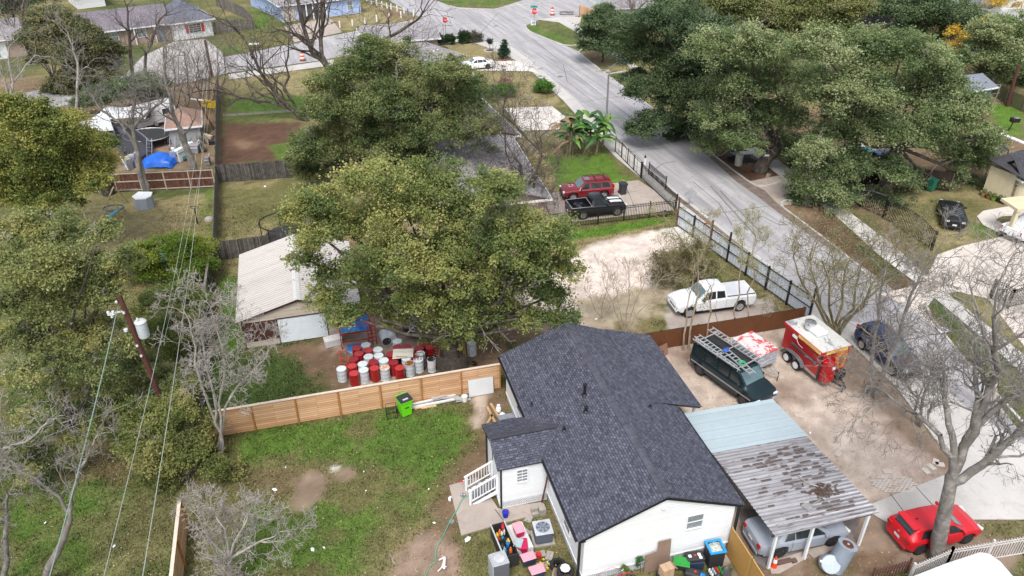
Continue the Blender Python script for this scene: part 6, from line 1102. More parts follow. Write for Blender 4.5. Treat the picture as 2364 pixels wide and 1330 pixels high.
MB().bar(pt(.9),pt(.9)+Vector((-.75,-.15,-.05)),.07).build('cross_arm',cer,up)
for k,o_ in enumerate(((-.8,-.15,-.05),(-.7,-.1,-.22),(-.55,-.15,-.02))): MB().lathe([(.05,-.12),(.08,-.08),(.05,-.03),(.08,.02),(.05,.07),(.08,.1),(.03,.14)],8,pt(.9)+Vector(o_)).build('insulator',cer,up)
MB().lathe([(.05,-.1),(.11,-.05),(.11,.08),(.04,.12)],10,pt(.78)+Vector((-.3,-.1,0))).build('cutout',cer,up)
for t in(.97,.68,.61,.90): MB().lathe([(.05,-.06),(.07,0),(.05,.06)],8,pt(t)+Vector((.0 if t<.95 else -.16,-.18,0))).build('insulator',cer,up)
def wirething(label,a,b_,sag,r,m,name='overhead_wire',group='overhead wires'):
    a=Vector(a);b_=Vector(b_); o=thing(name,label,'wire',a,0,group); n=22; MB().tube([(a.lerp(b_,i/n)-a)-Vector((0,0,sag*4*(i/n)*(1-i/n))) for i in range(n+1)],r,5,False).build('cable',m,o); return o
top=B+pt(.93)+Vector((-.25,-.1,0))
def PD(px,py,Y): return PY(px,py,Y)
wirething('pale green main wire dropping from the pole top to the bottom edge',top,PD(95,1400,15.5),.2,.022,wireG)
wirething('thin grey wire from the far dark pole crossing the dry garden, left of two',PD(476,112,95),PD(222,1400,14),2.2,.013,wire); wirething('thin grey wire from the far dark pole crossing the dry garden, right of two',PD(480,125,95),PD(318,1400,14),1.8,.015,wire)
wirething('horizontal service wire from the pole towards the pine fence',B+pt(.3)+Vector((-.5,0,.3)),PD(430,838,37),.05,.016,wire); wirething('slack guy wire from the pole down to the left foreground',B+pt(.35),PD(100,1010,24),.1,.012,wire)
wirething('wire strung past the dead grey trunk down to the green garden',PD(500,120,95),PD(378,790,34),1.2,.012,wire); wirething('white cable slung in front of the dark evergreens at top right',PD(2085,25,150),PD(2240,60,140),.6,.04,cer)
b2=G(490,178); o=thing('utility_pole','far dark wooden pole standing by the side street, upper left','utility pole',b2); MB().tube([(0,0,0),PY(473,92,b2.y)-b2],[.2,.16],8).build('pole',creo,o)
b2=G(495,300); o=thing('utility_pole','thin dark brown pole among the saplings behind the brown shed','utility pole',b2); MB().tube([(0,0,0),PY(455,228,b2.y)-b2],[.13,.1],8).build('pole',creo,o); MB().bar(PY(440,228,b2.y)-b2,PY(470,232,b2.y)-b2,.1).build('cross_arm',cer,o)
b2=G(2325,245); o=thing('utility_pole','brown leaning pole beside the mossy fence at top right','utility pole',b2); MB().tube([(0,0,0),PY(2352,150,b2.y)-b2],[.2,.17],8).build('pole',creo,o)
b2=G(1398,312); o=thing('street_lamp','grey street lamp with curved arm behind the banana clump','street lamp',b2); t1=PY(1405,172,b2.y)-b2
MB().tube([(0,0,0),t1],[.13,.09],10).build('post',gal,o); MB().tube([t1,t1+Vector((.2,0,.7)),t1+Vector((.8,0,1.25)),t1+Vector((1.6,0,1.45))],[.07,.06,.05,.05],8).build('arm',gal,o); MB().cb(t1+Vector((1.95,0,1.44)),.8,.28,.16).build('lamp_head',gal,o,bevel=.05)
red=mat('sign_red',(.50,.012,.02),.5,.05); gsg=mat('sign_green',(.01,.33,.27),.5,.05)
def stopsign(label,b,ty,w,back=False,extra=False):
    B=G(*b); o=thing('stop_sign',label,'stop sign',B,0,'stop signs at the junction'); h=(PY(b[0],ty,B.y)).z; MB().box(-.04,-.04,0,.04,.04,h+(.55 if extra else .3)).build('post',gal,o)
    M_=Matrix.Translation((0,-.06,h))@Matrix.Rotation(-.25,4,'X'); r=w/2/math.cos(math.pi/8)
    for rr,z,m,n_ in((r*1.07,0,white,'border'),(r,-.012,red,'face')):
        mb=MB(M_@Matrix.Rotation(R(90),4,'X')); mb.lathe([(rr,0),(rr,.01)],8); v=MB(); 
        vs=[M_@Vector((rr*math.cos(math.pi/8+k*math.pi/4),z+dy,rr*math.sin(math.pi/8+k*math.pi/4))) for dy in(0,.01) for k in range(8)]; v.add(vs,[tuple(range(8)),tuple(reversed(range(8,16)))]+[(k,8+k,8+(k+1)%8,(k+1)%8) for k in range(8)]); v.build(n_,m,o)
    t=text('STOP',.34*w/.75,white,o,(0,-.085,h),(R(90)-.25,0,0))
    if extra: MB().box(-.6,-.03,h+.55,.5,.0,h+.85).build('street_name_plate',gsg,o); MB().box(-.02,-.55,h+.88,.02,.35,h+1.15).build('street_name_plate',gsg,o)
    return o
stopsign('red STOP sign with green street name plates on the kerb point',(1233,62),26,.95,extra=True); stopsign('red STOP sign on the corner by the clipped column shrubs',(1029,84),46,.85)
o=thing('yard_sign','small white yard sign with blue marks at the foot of the stop sign','sign',G(1231,60)); MB().box(-.4,-.02,.1,.4,0,.85).build('board',white,o); MB().box(-.22,-.035,.4,.22,-.022,.55).build('lettering',mat('sign_blue',(.1,.2,.5),.5),o)
MB().box(-.38,-.02,0,-.34,0,.1).box(.34,-.02,0,.38,0,.1).build('stake',gal,o)
B=G(1590,478); o=thing('warning_sign','grey back of a diamond road sign behind the white sheet fence','road sign',B,R(15)); h=PY(1592,447,B.y).z; MB().box(-.03,.03,0,.03,.09,h+.4).build('post',gal,o); mb=MB(); r=.62; mb.add([(r,0,h),(0,0,h+r),(-r,0,h),(0,0,h-r),(r,.02,h),(0,.02,h+r),(-r,.02,h),(0,.02,h-r)],[(0,1,2,3),(7,6,5,4),(0,4,5,1),(1,5,6,2),(2,6,7,3),(3,7,4,0)]); mb.build('plate',mat('sign_back',(.50,.52,.55),.45,metal=.4),o)
B=G(946,14); o=thing('road_sign','small grey sign post on the lawn corner at the top','road sign',B); MB().box(-.03,-.03,0,.03,.03,2.2).build('post',gal,o); MB().box(-.25,-.05,1.7,.25,-.02,2.2).build('plate',mat('sign_back',(.5,.5,.5)),o)
B=G(1486,402); o=thing('statue_post','white-painted post with a dark bird figure on the gate pillar','post',B,0); hh=PY(1487,360,B.y).z; MB().lathe([(.10,0),(.11,hh*.5),(.07,hh-.25)],10).build('post',white,o); MB().lathe([(.04,hh-.25),(.12,hh-.12),(.07,hh),(.02,hh+.12)],8).build('figure',plast,o)
# orange barricade barrels
obr=mat('barricade_orange',(.75,.10,.03),.5,.05)
for i,(b_,lab) in enumerate((((1275,35),'orange and white barricade barrel by the kerb ramp of the side street at the top'),((699,140),'orange and white barricade barrel in the side street behind the bare tree'))):
    o=thing('barricade_barrel',lab,'traffic barrel',G(*b_),0,'striped barricade barrels'); MB().lathe([(.42,0),(.42,.08),(.3,.1)],14).build('base',tyre,o)
    for k in range(5): r0=.32-.02*k; MB().lathe([(r0,.1+.22*k),(r0-.02,.1+.22*(k+1))],14).build('band',obr if k%2==0 else white,o)
    MB().lathe([(.22,1.2),(.1,1.25),(.1,1.34),(0,1.35)],12).build('lid',obr,o)
# white marker posts along the tan corner lawn
mk=[(780,62),(796,52),(812,48),(770,68),(852,55),(868,46),(900,44),(915,36),(926,42),(950,30),(955,36),(880,22),(893,24),(905,18),(925,36),(860,16),(845,12),(873,18),(848,5),(866,8)]
mk=[(847,4),(858,9),(870,13),(882,17),(894,20),(903,22),(917,26),(933,31),(942,34),(955,38),(926,41),(899,45),(870,50),(843,55),(814,60),(785,64)]
for i,b_ in enumerate(mk):
    MB().lathe([(.11,0),(.11,.9),(.08,1.0),(0,1.02)],8,G(*b_)).build('marker_post',mat('marker_blue',(.06,.2,.5),.5) if i==8 else white,label='blue marker post among the white ones on the corner lawn' if i==8 else '%s white marker post round the tan corner lawn, counted clockwise from the top edge'%ORD[i-(i>8)],cat='post',group=None if i==8 else 'white marker posts on the corner lawn')
# ================================================================ BARRELS
bw=mat('barrel_white',(.62,.66,.70),.45,.1,3,dirt=(.40,.36,.33),dirtf=(.68,.8)); bt=mat('barrel_lid_white',(.70,.75,.76),.5,.06,3,dirt=(.35,.33,.32),dirtf=(.66,.72)); br=mat('barrel_red',(.36,.012,.014),.4,.12,3,coat=.2); brt=mat('barrel_lid_red',(.55,.05,.05),.45,.2,3); brd=mat('barrel_lid_dark_red',(.30,.022,.035),.5,.2,3); rlid=mat('rusty_lid',(.40,.13,.02),.8,.4,6,dirt=(.03,.02,.015),dirtf=(.45,.6)); olid=mat('orange_rust_lid',(.72,.68,.62),.7,.1,6,dirt=(.55,.22,.03),dirtf=(.48,.54))
def bar_parts(root,body,lid,h=.88,r=.295,horizontal=False):
    rr=r*1.035; prof=[(r*.97,.0),(rr,.02),(r,.045)]
    for f in(.34,.66): prof+=[(r,h*f-.03),(rr,h*f),(r,h*f+.03)]
    prof+=[(r,h-.045),(rr,h-.02),(rr,h),(r*.95,h),(r*.94,h-.015)]
    MB().lathe(prof,24).build('barrel_body',body,root,smooth=35); MB().lathe([(r*.945,h-.010),(0,h-.006)],24).build('lid',lid,root)
    MB().lathe([(.03,h-.016),(.03,h+.004),(0,h+.006)],8,(r*.55,.05,0)).build('bung',body,root)
BA=[(188,750,'w'),(570,380,'w'),(757,450,'w'),(770,545,'w'),(610,560,'w'),(850,620,'w'),(520,675,'w'),(535,770,'w'),(1060,320,'w'),(1420,515,'w'),(1390,608,'w'),(865,735,'o'),(1250,665,'u'),(1200,585,'w'),(2220,355,'w'),
 (428,425,'r'),(607,460,'r'),(463,512,'r'),(380,600,'rd'),(355,705,'r'),(385,820,'r'),(703,740,'r'),(685,645,'rd'),(1000,650,'rd'),(1095,735,'r'),(965,520,'rd'),(1065,415,'rd'),(1215,415,'rd'),(1400,425,'rd'),(1490,345,'ur'),(1575,410,'r'),(1335,555,'rd')]
LAB={0:'white steel barrel at the left front corner of the barrel group',1:'white barrel at the back left beside the blue tarp end',2:'white barrel third row, right behind a red one near the toppled drums',3:'white barrel in the left block, next to the dented-lid one',4:'white barrel with dark scratches on its lid in the left block',5:'white barrel at the right edge of the left block, before the rusty-lid one',6:'white barrel between two reds in the second row from the fence',7:'white barrel in the front row, second white one along the pine fence',8:'lone white barrel right of the two toppled drums',9:'white barrel behind the iron frame, right of the board',10:'tall white barrel standing behind the black iron frame',11:'white barrel with orange rust flakes on its lid',12:'white barrel with brown rusted open lid near the iron frame',13:'white barrel partly under the weathered board',14:'single white barrel standing apart at the right, near the charcoal roof',
 15:'bright red barrel at the top left of the group',16:'bright red barrel between two whites in the top left block',17:'bright red barrel one row in front of the top left red one',18:'red barrel with torn white labels on its lid',19:'red barrel left edge, second row from the fence',20:'large red barrel nearest the pine fence, front left',21:'red barrel in the middle of the front row before the rust-flaked white one',22:'dark red lidded barrel in the middle of the left block',23:'dark red barrel left of the board, front side',24:'red barrel in the front row right of the middle',25:'dark red barrel half hidden at the left end of the board',26:'dark red barrel behind the board, left one',27:'dark red barrel behind the board, middle one',28:'dark red barrel with white sticker behind the board',29:'red barrel with orange rusty lid at the back right',30:'tall red barrel beside the brown ladder',31:'dark red barrel under the right end of the board'}
proto={}
for i,(zx,zy,k) in enumerate(BA):
    p=G(760+zx/6.754,740+zy/6.754,.88); p.z=0; rz=random.Random(i).uniform(0,6.28)
    if k not in proto:
        o=thing('steel_barrel',LAB[i],'barrel',p,rz,'steel barrels behind the pine fence'); bar_parts(o,br if k in('r','rd','ur') else bw,{'w':bt,'o':olid,'u':rlid,'r':brt,'rd':brd,'ur':rlid}[k]); proto[k]=o
    else: dup(proto[k],p,rz,LAB[i])
for i,(b_,rz,lab,lid) in enumerate((((883,788),R(72)+R(180)+R(55),'toppled white drum with black open mouth behind the barrels',plast),((897,783),R(118)+R(180),'toppled white drum with pale closed end, right of the open one',bt))):  # black disc on the open drum paints its shaded inside
    o=thing('toppled_barrel',lab,'barrel',G(*b_)+Vector((0,0,.31)),0,'toppled white drums'); o.rotation_euler=(R(98),0,R(25) if i==0 else R(-8) ); o.rotation_euler=(R(90),0,R(-18) if i==0 else R(14)); bar_parts(o,bw,lid,1.0,.31)
    o.rotation_euler=(R(90),0,R(22)-R(0) if i==0 else R(20)); o.location=G(*b_)+Vector((.0,.45,.32))
o=thing('paint_drum','white drum with torn magenta label inside the black iron frame','barrel',G(760+1590/6.754,740+600/6.754,.9)*Vector((1,1,0))); bar_parts(o,bw,plast,.9,.27); MB().lathe([(.285,.35),(.285,.8)],20).build('label',mat('magenta_label',(.75,.72,.74),.5,.1,4,dirt=(.65,.02,.25),dirtf=(.52,.56)),o)
for zx,lab in((1420,'black iron frame standing against the white barrel by the pine fence'),(1600,'black iron frame round the drum with magenta label')):
    p=G(760+zx/6.754,740+(790)/6.754,0); o=thing('iron_frame',lab,'metal frame',p,AZ,'black iron frames at the fence'); mb=MB()
    for x in(-.28,-.09,.1,.29): mb.bar((x,0,0),(x,0,1.15),.03)
    for z in(.1,.55,.85,1.15): mb.bar((-.3,0,z),(.3,0,z),.03)
    for y in(0,.4): mb.bar((-.3,y,1.15),(.3,y,1.15),.03)
    mb.bar((-.3,0,1.15),(-.3,.4,1.15),.03).bar((.3,0,1.15),(.3,.4,1.15),.03); mb.build('bars',iron,o)
z=.93; q=[G(760+x/6.754,740+y/6.754,z) for x,y in((1000,455),(1312,440),(1308,575),(985,605))]; o=thing('board','weathered whitish board lying across the red and white barrels','board',(q[3].x,q[3].y,z)); MB().slab([p-o.location+Vector((0,0,.04)) for p in q],.04).build('planks',stripes('board_white',(.60,.58,.50),.15,'v',.8,.5,.6,var=.08,dirt=(.15,.15,.12),dirtf=(.6,.66),dirtscale=3),o); MB().box(.2,.15,.045,.9,.25,.075).build('batten',mat('batten',(.35,.33,.28),.8),o)
def leanladder(label,p0,p1,w,k,m,name='ladder',side=(1,0,0)):
    p0=Vector(p0);p1=Vector(p1); s=Vector(side).normalized()*w/2; o=thing(name,label,'ladder',p0); d=p1-p0; mb=MB(); [mb.bar(-s*c,d-s*c,.04,.07) for c in(1,-1)]; mb.build('side_rails',m,o); r=MB(); [r.bar(d*((i+.5)/k)-s,d*((i+.5)/k)+s,.035) for i in range(k)]; r.build('rungs',m,o); return o
leanladder('reddish wooden ladder leaning by the right end of the barrels',G(1003,835),PY(1008,785,G(1003,835).y+.4),.55,8,mat('red_wood',(.40,.16,.09),.8),side=(1,-.4,0)); leanladder('yellow step ladder rail leaning beside the tree trunk',G(1074,828),PY(1068,785,G(1070,830).y+.5),.1,5,mat('yellow_fibre',(.62,.45,.03),.5))
# tree stump boards round oak trunk
tr_=thing('trunk_planks','dark upright planks and roots piled round the foot of the big tree','planks',G(1045,850)); mb=MB(); rr=random.Random(5)
for i in range(26): a=R(180)+i*.12; x=math.cos(a)*.95; y=math.sin(a)*.5; mb.cb((x,y,.55),.2,.06,1.05+rr.uniform(-.25,.25),a+R(90),rr.uniform(-.08,.08))
mb.build('boards',mat('old_dark_planks',(.10,.085,.07),.9,.4,5),tr_)
wb=thing('wheelbarrow','dark rusty wheelbarrow frame lying beside the tree foot','wheelbarrow',G(1095,845),R(-25)); MB().lathe([(.12,-.04),(.19,-.04),(.19,.04),(.12,.04),(.12,-.04)],14,(0,0,.2),'y').build('wheel',tyre,wb); mb=MB(); [mb.bar((0,s*.06,.2),(-1.3,s*.3,.5),.04) for s in(1,-1)]; mb.bar((-1.3,-.3,.5),(-1.3,.3,.5),.03); mb.build('handles',mat('old_steel',(.12,.10,.09),.7),wb)
ht=thing('hand_truck','orange-red hand truck frame left of the red barrels','hand truck',G(793,845)); mb=MB(); [mb.bar((s*.2,0,0),(s*.2+.05,.25,1.0),.045) for s in(1,-1)]; [mb.bar((-.2,.25*t,t),(.25,.25*t,t),.04) for t in(.15,.5,.95)]; mb.bar((-.25,-.15,.05),(.25,-.15,.05),.05); mb.bar((-.2,.25,1),(-.35,.2,.8),.04).bar((.25,.25,1),(.4,.2,1.2),.04); mb.build('frame',mat('orange_red',(.62,.07,.025),.5),ht)
bx=thing('storage_chest','white moulded plastic chest at the shed corner','chest',G(770,795),AZ+R(10)); MB().box(-.55,-.3,0,.55,.3,.45).build('body',mat('chest_white',(.66,.65,.64),.6,.08),bx,bevel=.04); MB().box(-.57,-.32,.45,.57,.32,.55).build('lid',mat('chest_lid',(.72,.71,.70),.6,.06),bx,bevel=.03)
for y in(-.1,.1): MB().box(-.5,y-.02,.55,.5,y+.02,.575).build('lid_rib',mat('chest_lid',(.7,.7,.7)),bx)
sc=thing('scaffold_frame','red scaffold frame draped with bright blue tarp beside the shed','scaffold',G(790,806),AZ); rsf=mat('scaffold_red',(.42,.02,.03),.5); mb=MB()
for x,y in((0,0),(2.0,0),(0,1.2),(2.0,1.2)): mb.bar((x,y,0),(x,y,1.9),.06)
for z in(.5,1.1,1.7):
    for y in(0,1.2): mb.bar((0,y,z),(2.0,y,z),.045)
    for x in(0,2.0): mb.bar((x,0,z),(x,1.2,z),.045)
for i in range(6): mb.bar((1.75,0,.3+.28*i),(2.25,0,.3+.28*i),.04)
mb.bar((2.25,0,0),(2.25,0,2.1),.06).bar((1.75,0,0),(1.75,0,2.1),.06); mb.build('frame',rsf,sc)
def drape(name,parent,w,d,n,hf,m,loc=(0,0,0),seed=0,th=False):
    rs=np.random.RandomState(seed); vs=[];A=vnoise(*np.meshgrid(np.linspace(0,3,n),np.linspace(0,3,n)),1.3,seed+3,3)
    for j in range(n):
        for i in range(n):
            x=i/(n-1);y=j/(n-1); vs.append((loc[0]+(x-.5)*w+rs.normal()*.012*w,loc[1]+(y-.5)*d+rs.normal()*.012*d,loc[2]+hf(x,y)*(1)+float(A[j,i]-.5)*.45*min(w,d)*.35))
    mb=MB().add(vs,[(j*n+i,j*n+i+1,(j+1)*n+i+1,(j+1)*n+i) for j in range(n-1) for i in range(n-1)]); return mb.build(name,m,parent,smooth=25)
btp=mat('blue_tarp',(.02,.22,.62),.4,.25,3,coat=.1); drape('tarp',sc,1.8,1.5,12,lambda x,y:1.25+.35*math.sin(x*5)*math.sin(y*4),btp,(1.0,.7,0),3); t2=thing('tarpaulin','bright blue tarp lying on the ground in front of the scaffold','tarp',G(828,806)); drape('folds',t2,1.5,.9,10,lambda x,y:.28*math.sin(math.pi*x)*math.sin(math.pi*y)+.04,btp,(0,0,.02),4)
# ================================================================ WHITE CAMPER AND BOAT UNDER THE TREE
cw_=mat('camper_white',(.66,.67,.69),.5,.08,1); a=G(1075,775);b2=G(1165,752); o=thing('camper_trailer','white box camper trailer with black roof edge half hidden under the big tree','trailer',a,math.atan2((b2-a).y,(b2-a).x)); Lb=(b2-a).length
MB().box(-1.2,0,.35,Lb,2.2,1.75).build('body',cw_,o,bevel=.05); MB().box(-1.25,-.04,1.72,Lb+.05,2.25,1.86).build('roof_rim',plast,o); MB().box(-1.15,.06,1.86,Lb-.05,2.15,1.90).build('roof',mat('camper_roof',(.6,.6,.62),.6,.15,2),o); [wheel(o,Lb*.4,y,.33,.2,-1 if y<1 else 1,rimS) for y in(.0,2.2)]
a=G(945,775); o=thing('boat','white boat hull under the left part of the big tree behind the barrels','boat',a,R(55)); 
def hull(parent,L,W,H,m,inner,zb=.3,n=14,name='hull'):
    vs=[]; 
    for i in range(n+1):
        t=i/n; w=W/2*min(1,(1-t**2.6)+.0)*(1 if t>.02 else .95); k=zb+H*.55*t**3; top_=zb+H+.25*t*t; x=t*L
        vs+=[(x,-w,top_),(x,-w*.85,k+H*.35),(x,0,k),(x,w*.85,k+H*.35),(x,w,top_),(x,w*.86,top_+.02),(x,w*.8,zb+H*.45),(x,-w*.8,zb+H*.45),(x,-w*.86,top_+.02)]
    mb=MB(); q=9
    mb.add(vs,[(i*q+k,i*q+(k+1)%q,(i+1)*q+(k+1)%q,(i+1)*q+k) for i in range(n) for k in range(q)]+[tuple(range(q))]); mb.m=[1 if (f%q) in(5,6,7) and f<n*q else 0 for f in range(len(mb.f))]; return mb.build(name,[m,inner],parent,smooth=35)
hull(o,4.6,1.9,.9,cw_,mat('boat_grey_inner',(.35,.36,.38),.7,.2)); MB().box(1.6,-.5,.9,2.6,.5,1.5).build('console',cw_,o,bevel=.06); MB().cb((-.2,0,.8),.35,.35,.7).build('outboard_motor',plast,o,bevel=.06)
o=thing('tank','grey cylindrical tank lying at the back of the barrels','tank',G(990,792)+Vector((0,.3,.33))); MB().lathe([(0,-.6),(.2,-.58),(.32,-.5),(.33,.5),(.2,.58),(0,.6)],16,ax='x').build('shell',mat('tank_grey',(.36,.36,.37),.6,.15),o,smooth=30)
# ================================================================ HOUSE YARD CLUTTER
lime=mat('lime_green',(.16,.72,.012),.45,.04); blid=mat('black_lid',(.035,.04,.05),.5,.1)
def bin_(label,p,rz,body,lid,h=1.0,w=.6,wheels=True,logo=None,handle=None):
    o=thing('wheelie_bin',label,'wheelie bin',p,rz); b0,b1=w*.40,w*.5; vs=[(-b0,-b0,.05),(b0,-b0,.05),(b0,b0,.05),(-b0,b0,.05),(-b1,-b1,h),(b1,-b1,h),(b1,b1,h),(-b1,b1,h)]
    MB().add(vs,[(0,3,2,1),(0,1,5,4),(1,2,6,5),(2,3,7,6),(3,0,4,7),(4,5,6,7)]).build('bin_body',body,o,bevel=.03); MB().box(-b1-.03,-b1-.03,h-.08,b1+.03,b1+.03,h-.01).build('rim',body,o,bevel=.01)
    MB().box(-b1-.03,-b1-.04,h,b1+.03,b1-.04,h+.07).build('lid',lid,o,bevel=.025); MB().bar((-b1,b1+.08,h-.02),(b1,b1+.08,h-.02),.05).bar((-b1+.03,b1,h-.03),(-b1+.03,b1+.08,h-.02),.04).bar((b1-.03,b1,h-.03),(b1-.03,b1+.08,h-.02),.04).build('handle',handle or body,o)
    if wheels:
        for s in(1,-1): MB().lathe([(.12,-.03),(.12,.03)],12,(s*b1*.85,b0+.06,.12),'x').build('wheel',tyre,o)
    if logo: MB().box(-.16,-.26,h+.071,.16,-.12,h+.074).build('lid_emblem',logo,o); MB().box(-.12,-b1*.9-.012,h*.55,.12,-b1*.9-.0,h*.62).build('front_emblem',blid,o)
    return o
bin_('lime green wheelie bin with black lid against the pine fence',G(936,955),AZ+R(18),lime,blid,1.15,.72,logo=mat('emblem_pale',(.5,.52,.56),.5))
bin_('black wheelie bin on the concrete beside the red utility vehicle',G(1437,448),AZ,blid,blid,1.05,.62); bin_('green wheelie bin half under the big oak near the black coupe',G(2147,440),R(30),mat('bin_green',(.015,.20,.13),.5,.1),mat('bin_green',(.02,.2,.13)),1.1,.65)
o=thing('wire_cage','black wire cage crate beside the lime green bin','cage',G(905,962),AZ); mb=MB()
for x in(-.3,.3):
    for y in(-.2,.3): mb.bar((x,y,0),(x,y,.75),.025)
for z in(.05,.75,.4):
    for y in(-.2,.3): mb.bar((-.3,y,z),(.3,y,z),.02)
    for x in(-.3,.3): mb.bar((x,-.2,z),(x,.3,z),.02)
mb.build('bars',iron,o)
pvc=mat('gutter_white',(.76,.77,.78),.4,.05)
for i,(a_,b3) in enumerate((((940,930),(1055,905)),((945,938),(1052,913)),((940,946),(1068,920)))):
    A=G(*a_);B3=G(*b3); o=thing('gutter_length',['white length of gutter lying closest to the pine fence','middle one of three white gutter lengths by the pine fence','front one of three white gutter lengths by the pine fence'][i],'gutter',A,0,'white gutter lengths on the ground'); MB().bar((0,0,.06+.02*i),B3-A+Vector((0,0,.06)),.13,.10).build('channel',pvc,o)
o=thing('siding_offcut','crumpled grey vinyl offcuts beside the white gutter lengths','offcuts',G(1035,925)); rr=random.Random(8); mb=MB(); [mb.cb((rr.uniform(-.7,.9),rr.uniform(-.1,.3),.05+.015*i),rr.uniform(.5,1.1),rr.uniform(.12,.3),.012,AZ+rr.uniform(-.3,.3),rr.uniform(-.06,.06)) for i in range(9)]; mb.build('sheets',mat('vinyl_grey',(.40,.40,.41),.6,.15),o)
o=thing('timber_offcut','pale timber offcut behind the green bin','timber',G(990,941)); MB().cb((0,0,.05),.9,.14,.07,AZ).cb((-.5,-.05,.04),.7,.1,.05,AZ+.1).build('timber',mat('raw_pine',(.62,.46,.25),.8,.1),o)
def bucket(label,p,r,h,m,inner,lid=None):
    o=thing('bucket',label,'bucket',p); MB().lathe([(r*.82,0),(r,h),(r*1.06,h),(r*.94,h-.01),(r*.78,.03),(0,.03)],16).build('pail',m,o,smooth=30); 
    if lid: MB().lathe([(r*1.08,h-.02),(r*1.08,h+.03),(0,h+.04)],16).build('lid',lid,o)
    MB().tube([(-r,0,h),(-r*.7,r*.5,h+.1),(r*.7,r*.5,h+.1),(r,0,h)],.008,5).build('handle',plast,o); return o
bucket('white lidded bucket by the pale board at the fence end',G(1073,926),.17,.38,white,white,white); bucket('blue bucket on the patio slab by the lattice',G(1167,1194),.16,.36,mat('bucket_blue',(.01,.02,.42),.4,.08),plast,mat('bucket_blue',(.01,.02,.4)))
ps=[F(-1.78,14.40,.45),F(-.48,14.42,.5)]; o=thing('panel_board','pale grey flat panel leaning on the right end of the pine fence','panel',F(-1.75,14.15),AZ); o.rotation_euler=(R(-8),0,AZ); MB().box(0,0,.02,1.5,.04,1.15).build('sheet',mat('panel_pale',(.66,.68,.70),.6,.05),o)
# side clutter by west wall
o=thing('gas_bottle','white gas bottle by the west wall of the house','gas bottle',G(1151,950)); MB().lathe([(.12,0),(.15,.03),(.155,.3),(.1,.38),(.04,.4),(.1,.41),(.1,.48)],14).build('tank',white,o,smooth=35)
for i,(px,py,l_,rz,lab) in enumerate(((1134,960,1.5,R(110),'tan timber post lying left of the gas bottle'),(1142,950,1.3,R(112),'bundle-end timber lying beside the gas bottle'),(1130,972,1.0,R(70),'short timber stub lying at the addition corner'))):
    o=thing('timber_post',lab,'timber',G(px,py),rz,'timbers beside the west wall'); MB().box(-l_/2,-.07,0,l_/2,.07,.12).build('timber',mat('tan_timber',(.50,.33,.17),.8,.25,3),o)
o=thing('cooler','pale blue-grey flat board resting on the clutter behind the addition','board',G(1170,972),AZ); MB().box(-.5,-.2,.3,.55,.2,.36).box(-.4,-.1,0,-.3,.1,.3).box(.35,-.1,0,.45,.1,.3).build('top',mat('slate_board',(.27,.30,.36),.6),o)
o=thing('bundle','white cloth and orange bag heaped by the gas bottle','bag',G(1160,962)); drape('cloth',o,.5,.4,8,lambda x,y:.3*math.sin(math.pi*x)*math.sin(math.pi*y),white,(0,0,.02),5); drape('bag',o,.35,.25,8,lambda x,y:.25*math.sin(math.pi*x)*math.sin(math.pi*y),mat('orange_bag',(.75,.14,.02),.5),(.2,-.15,.03),6)
o=thing('mop','red-headed mop with white handle by the porch stairs','mop',G(1066,1112)); MB().tube([(0,0,.05),(.5,-.05,.25)],.02,6).build('handle',white,o); MB().lathe([(.09,0),(.1,.06),(.03,.12)],9).build('head',mat('mop_red',(.5,.03,.05),.7),o)
# AC unit
A=F(-.62,3.0); o=thing('air_conditioner_unit','grey outdoor air conditioning unit with fan grille beside the west wall','air conditioner',A,AZ+R(-4)); acg=stripes('ac_louvre',(.12,.14,.20),.055,'v',.5,1,.45,var=.05,sharp=(.1,.3)); acw=mat('ac_grey',(.52,.55,.60),.5,.06)
MB().box(-.52,-.5,0,.52,.5,.10).build('pad',concm,o); MB().box(-.42,-.42,.1,.42,.42,.78).build('casing',acg,o,bevel=.08); MB().box(-.44,-.44,.76,.44,.44,.82).build('top_panel',acw,o,bevel=.02); MB().lathe([(.33,.822),(.33,.828),(0,.83)],24).build('fan_well',mat('fan_well',(.10,.12,.17),.5),o)
mb=MB(); 
for k in range(7): a=k*math.pi*2/7; mb.cb((.17*math.cos(a),.17*math.sin(a),.838),.28,.10,.008,a,.0)
mb.lathe([(.07,.835),(.07,.87),(0,.875)],12); mb.build('fan',mat('fan_blade',(.30,.34,.42),.4,metal=.3),o)
g_=MB(); [g_.tube([(r_*math.cos(a),r_*math.sin(a),.862) for a in np.linspace(0,6.283,22)],.004,4,False) for r_ in(.13,.21,.29,.34)]; g_.build('grille',acw,o)
o=thing('concrete_blocks','stack of grey concrete blocks in the corner by the lattice','blocks',F(-.35,4.55),AZ); k=0
for z in range(2):
    for x in range(2):
        for y in range(2):
            if (x,y,z)!=(0,0,1): MB().box(-.36+.36*x,-.2+.2*y,.2*z,-.02+.36*x,-.02+.2*y,.2*z+.19).build('block',concm,o)
o=thing('brown_plank','dark red-brown plank leaning in the corner by the lattice','plank',F(.0,5.15),AZ); MB().bar((0,0,0),(.30,.05,1.9),.10,.05).build('plank',mat('plank_brown',(.14,.045,.035),.8),o)
for i,(u,v) in enumerate(((-1.0,2.15),(-.6,1.95),(-1.3,3.6),(-1.1,1.5),(-.9,4.35))):
    MB().cb((*F(u,v)[:2],.02),.5,.34,.05,.3+i).build('paving_stone',concm,label='flat broken paving stone %s'%['below the air conditioning unit','against the wall below the unit','left of the air conditioning unit','nearest the dumbbells','beside the concrete blocks'][i],cat='paving stone',group='loose paving stones')
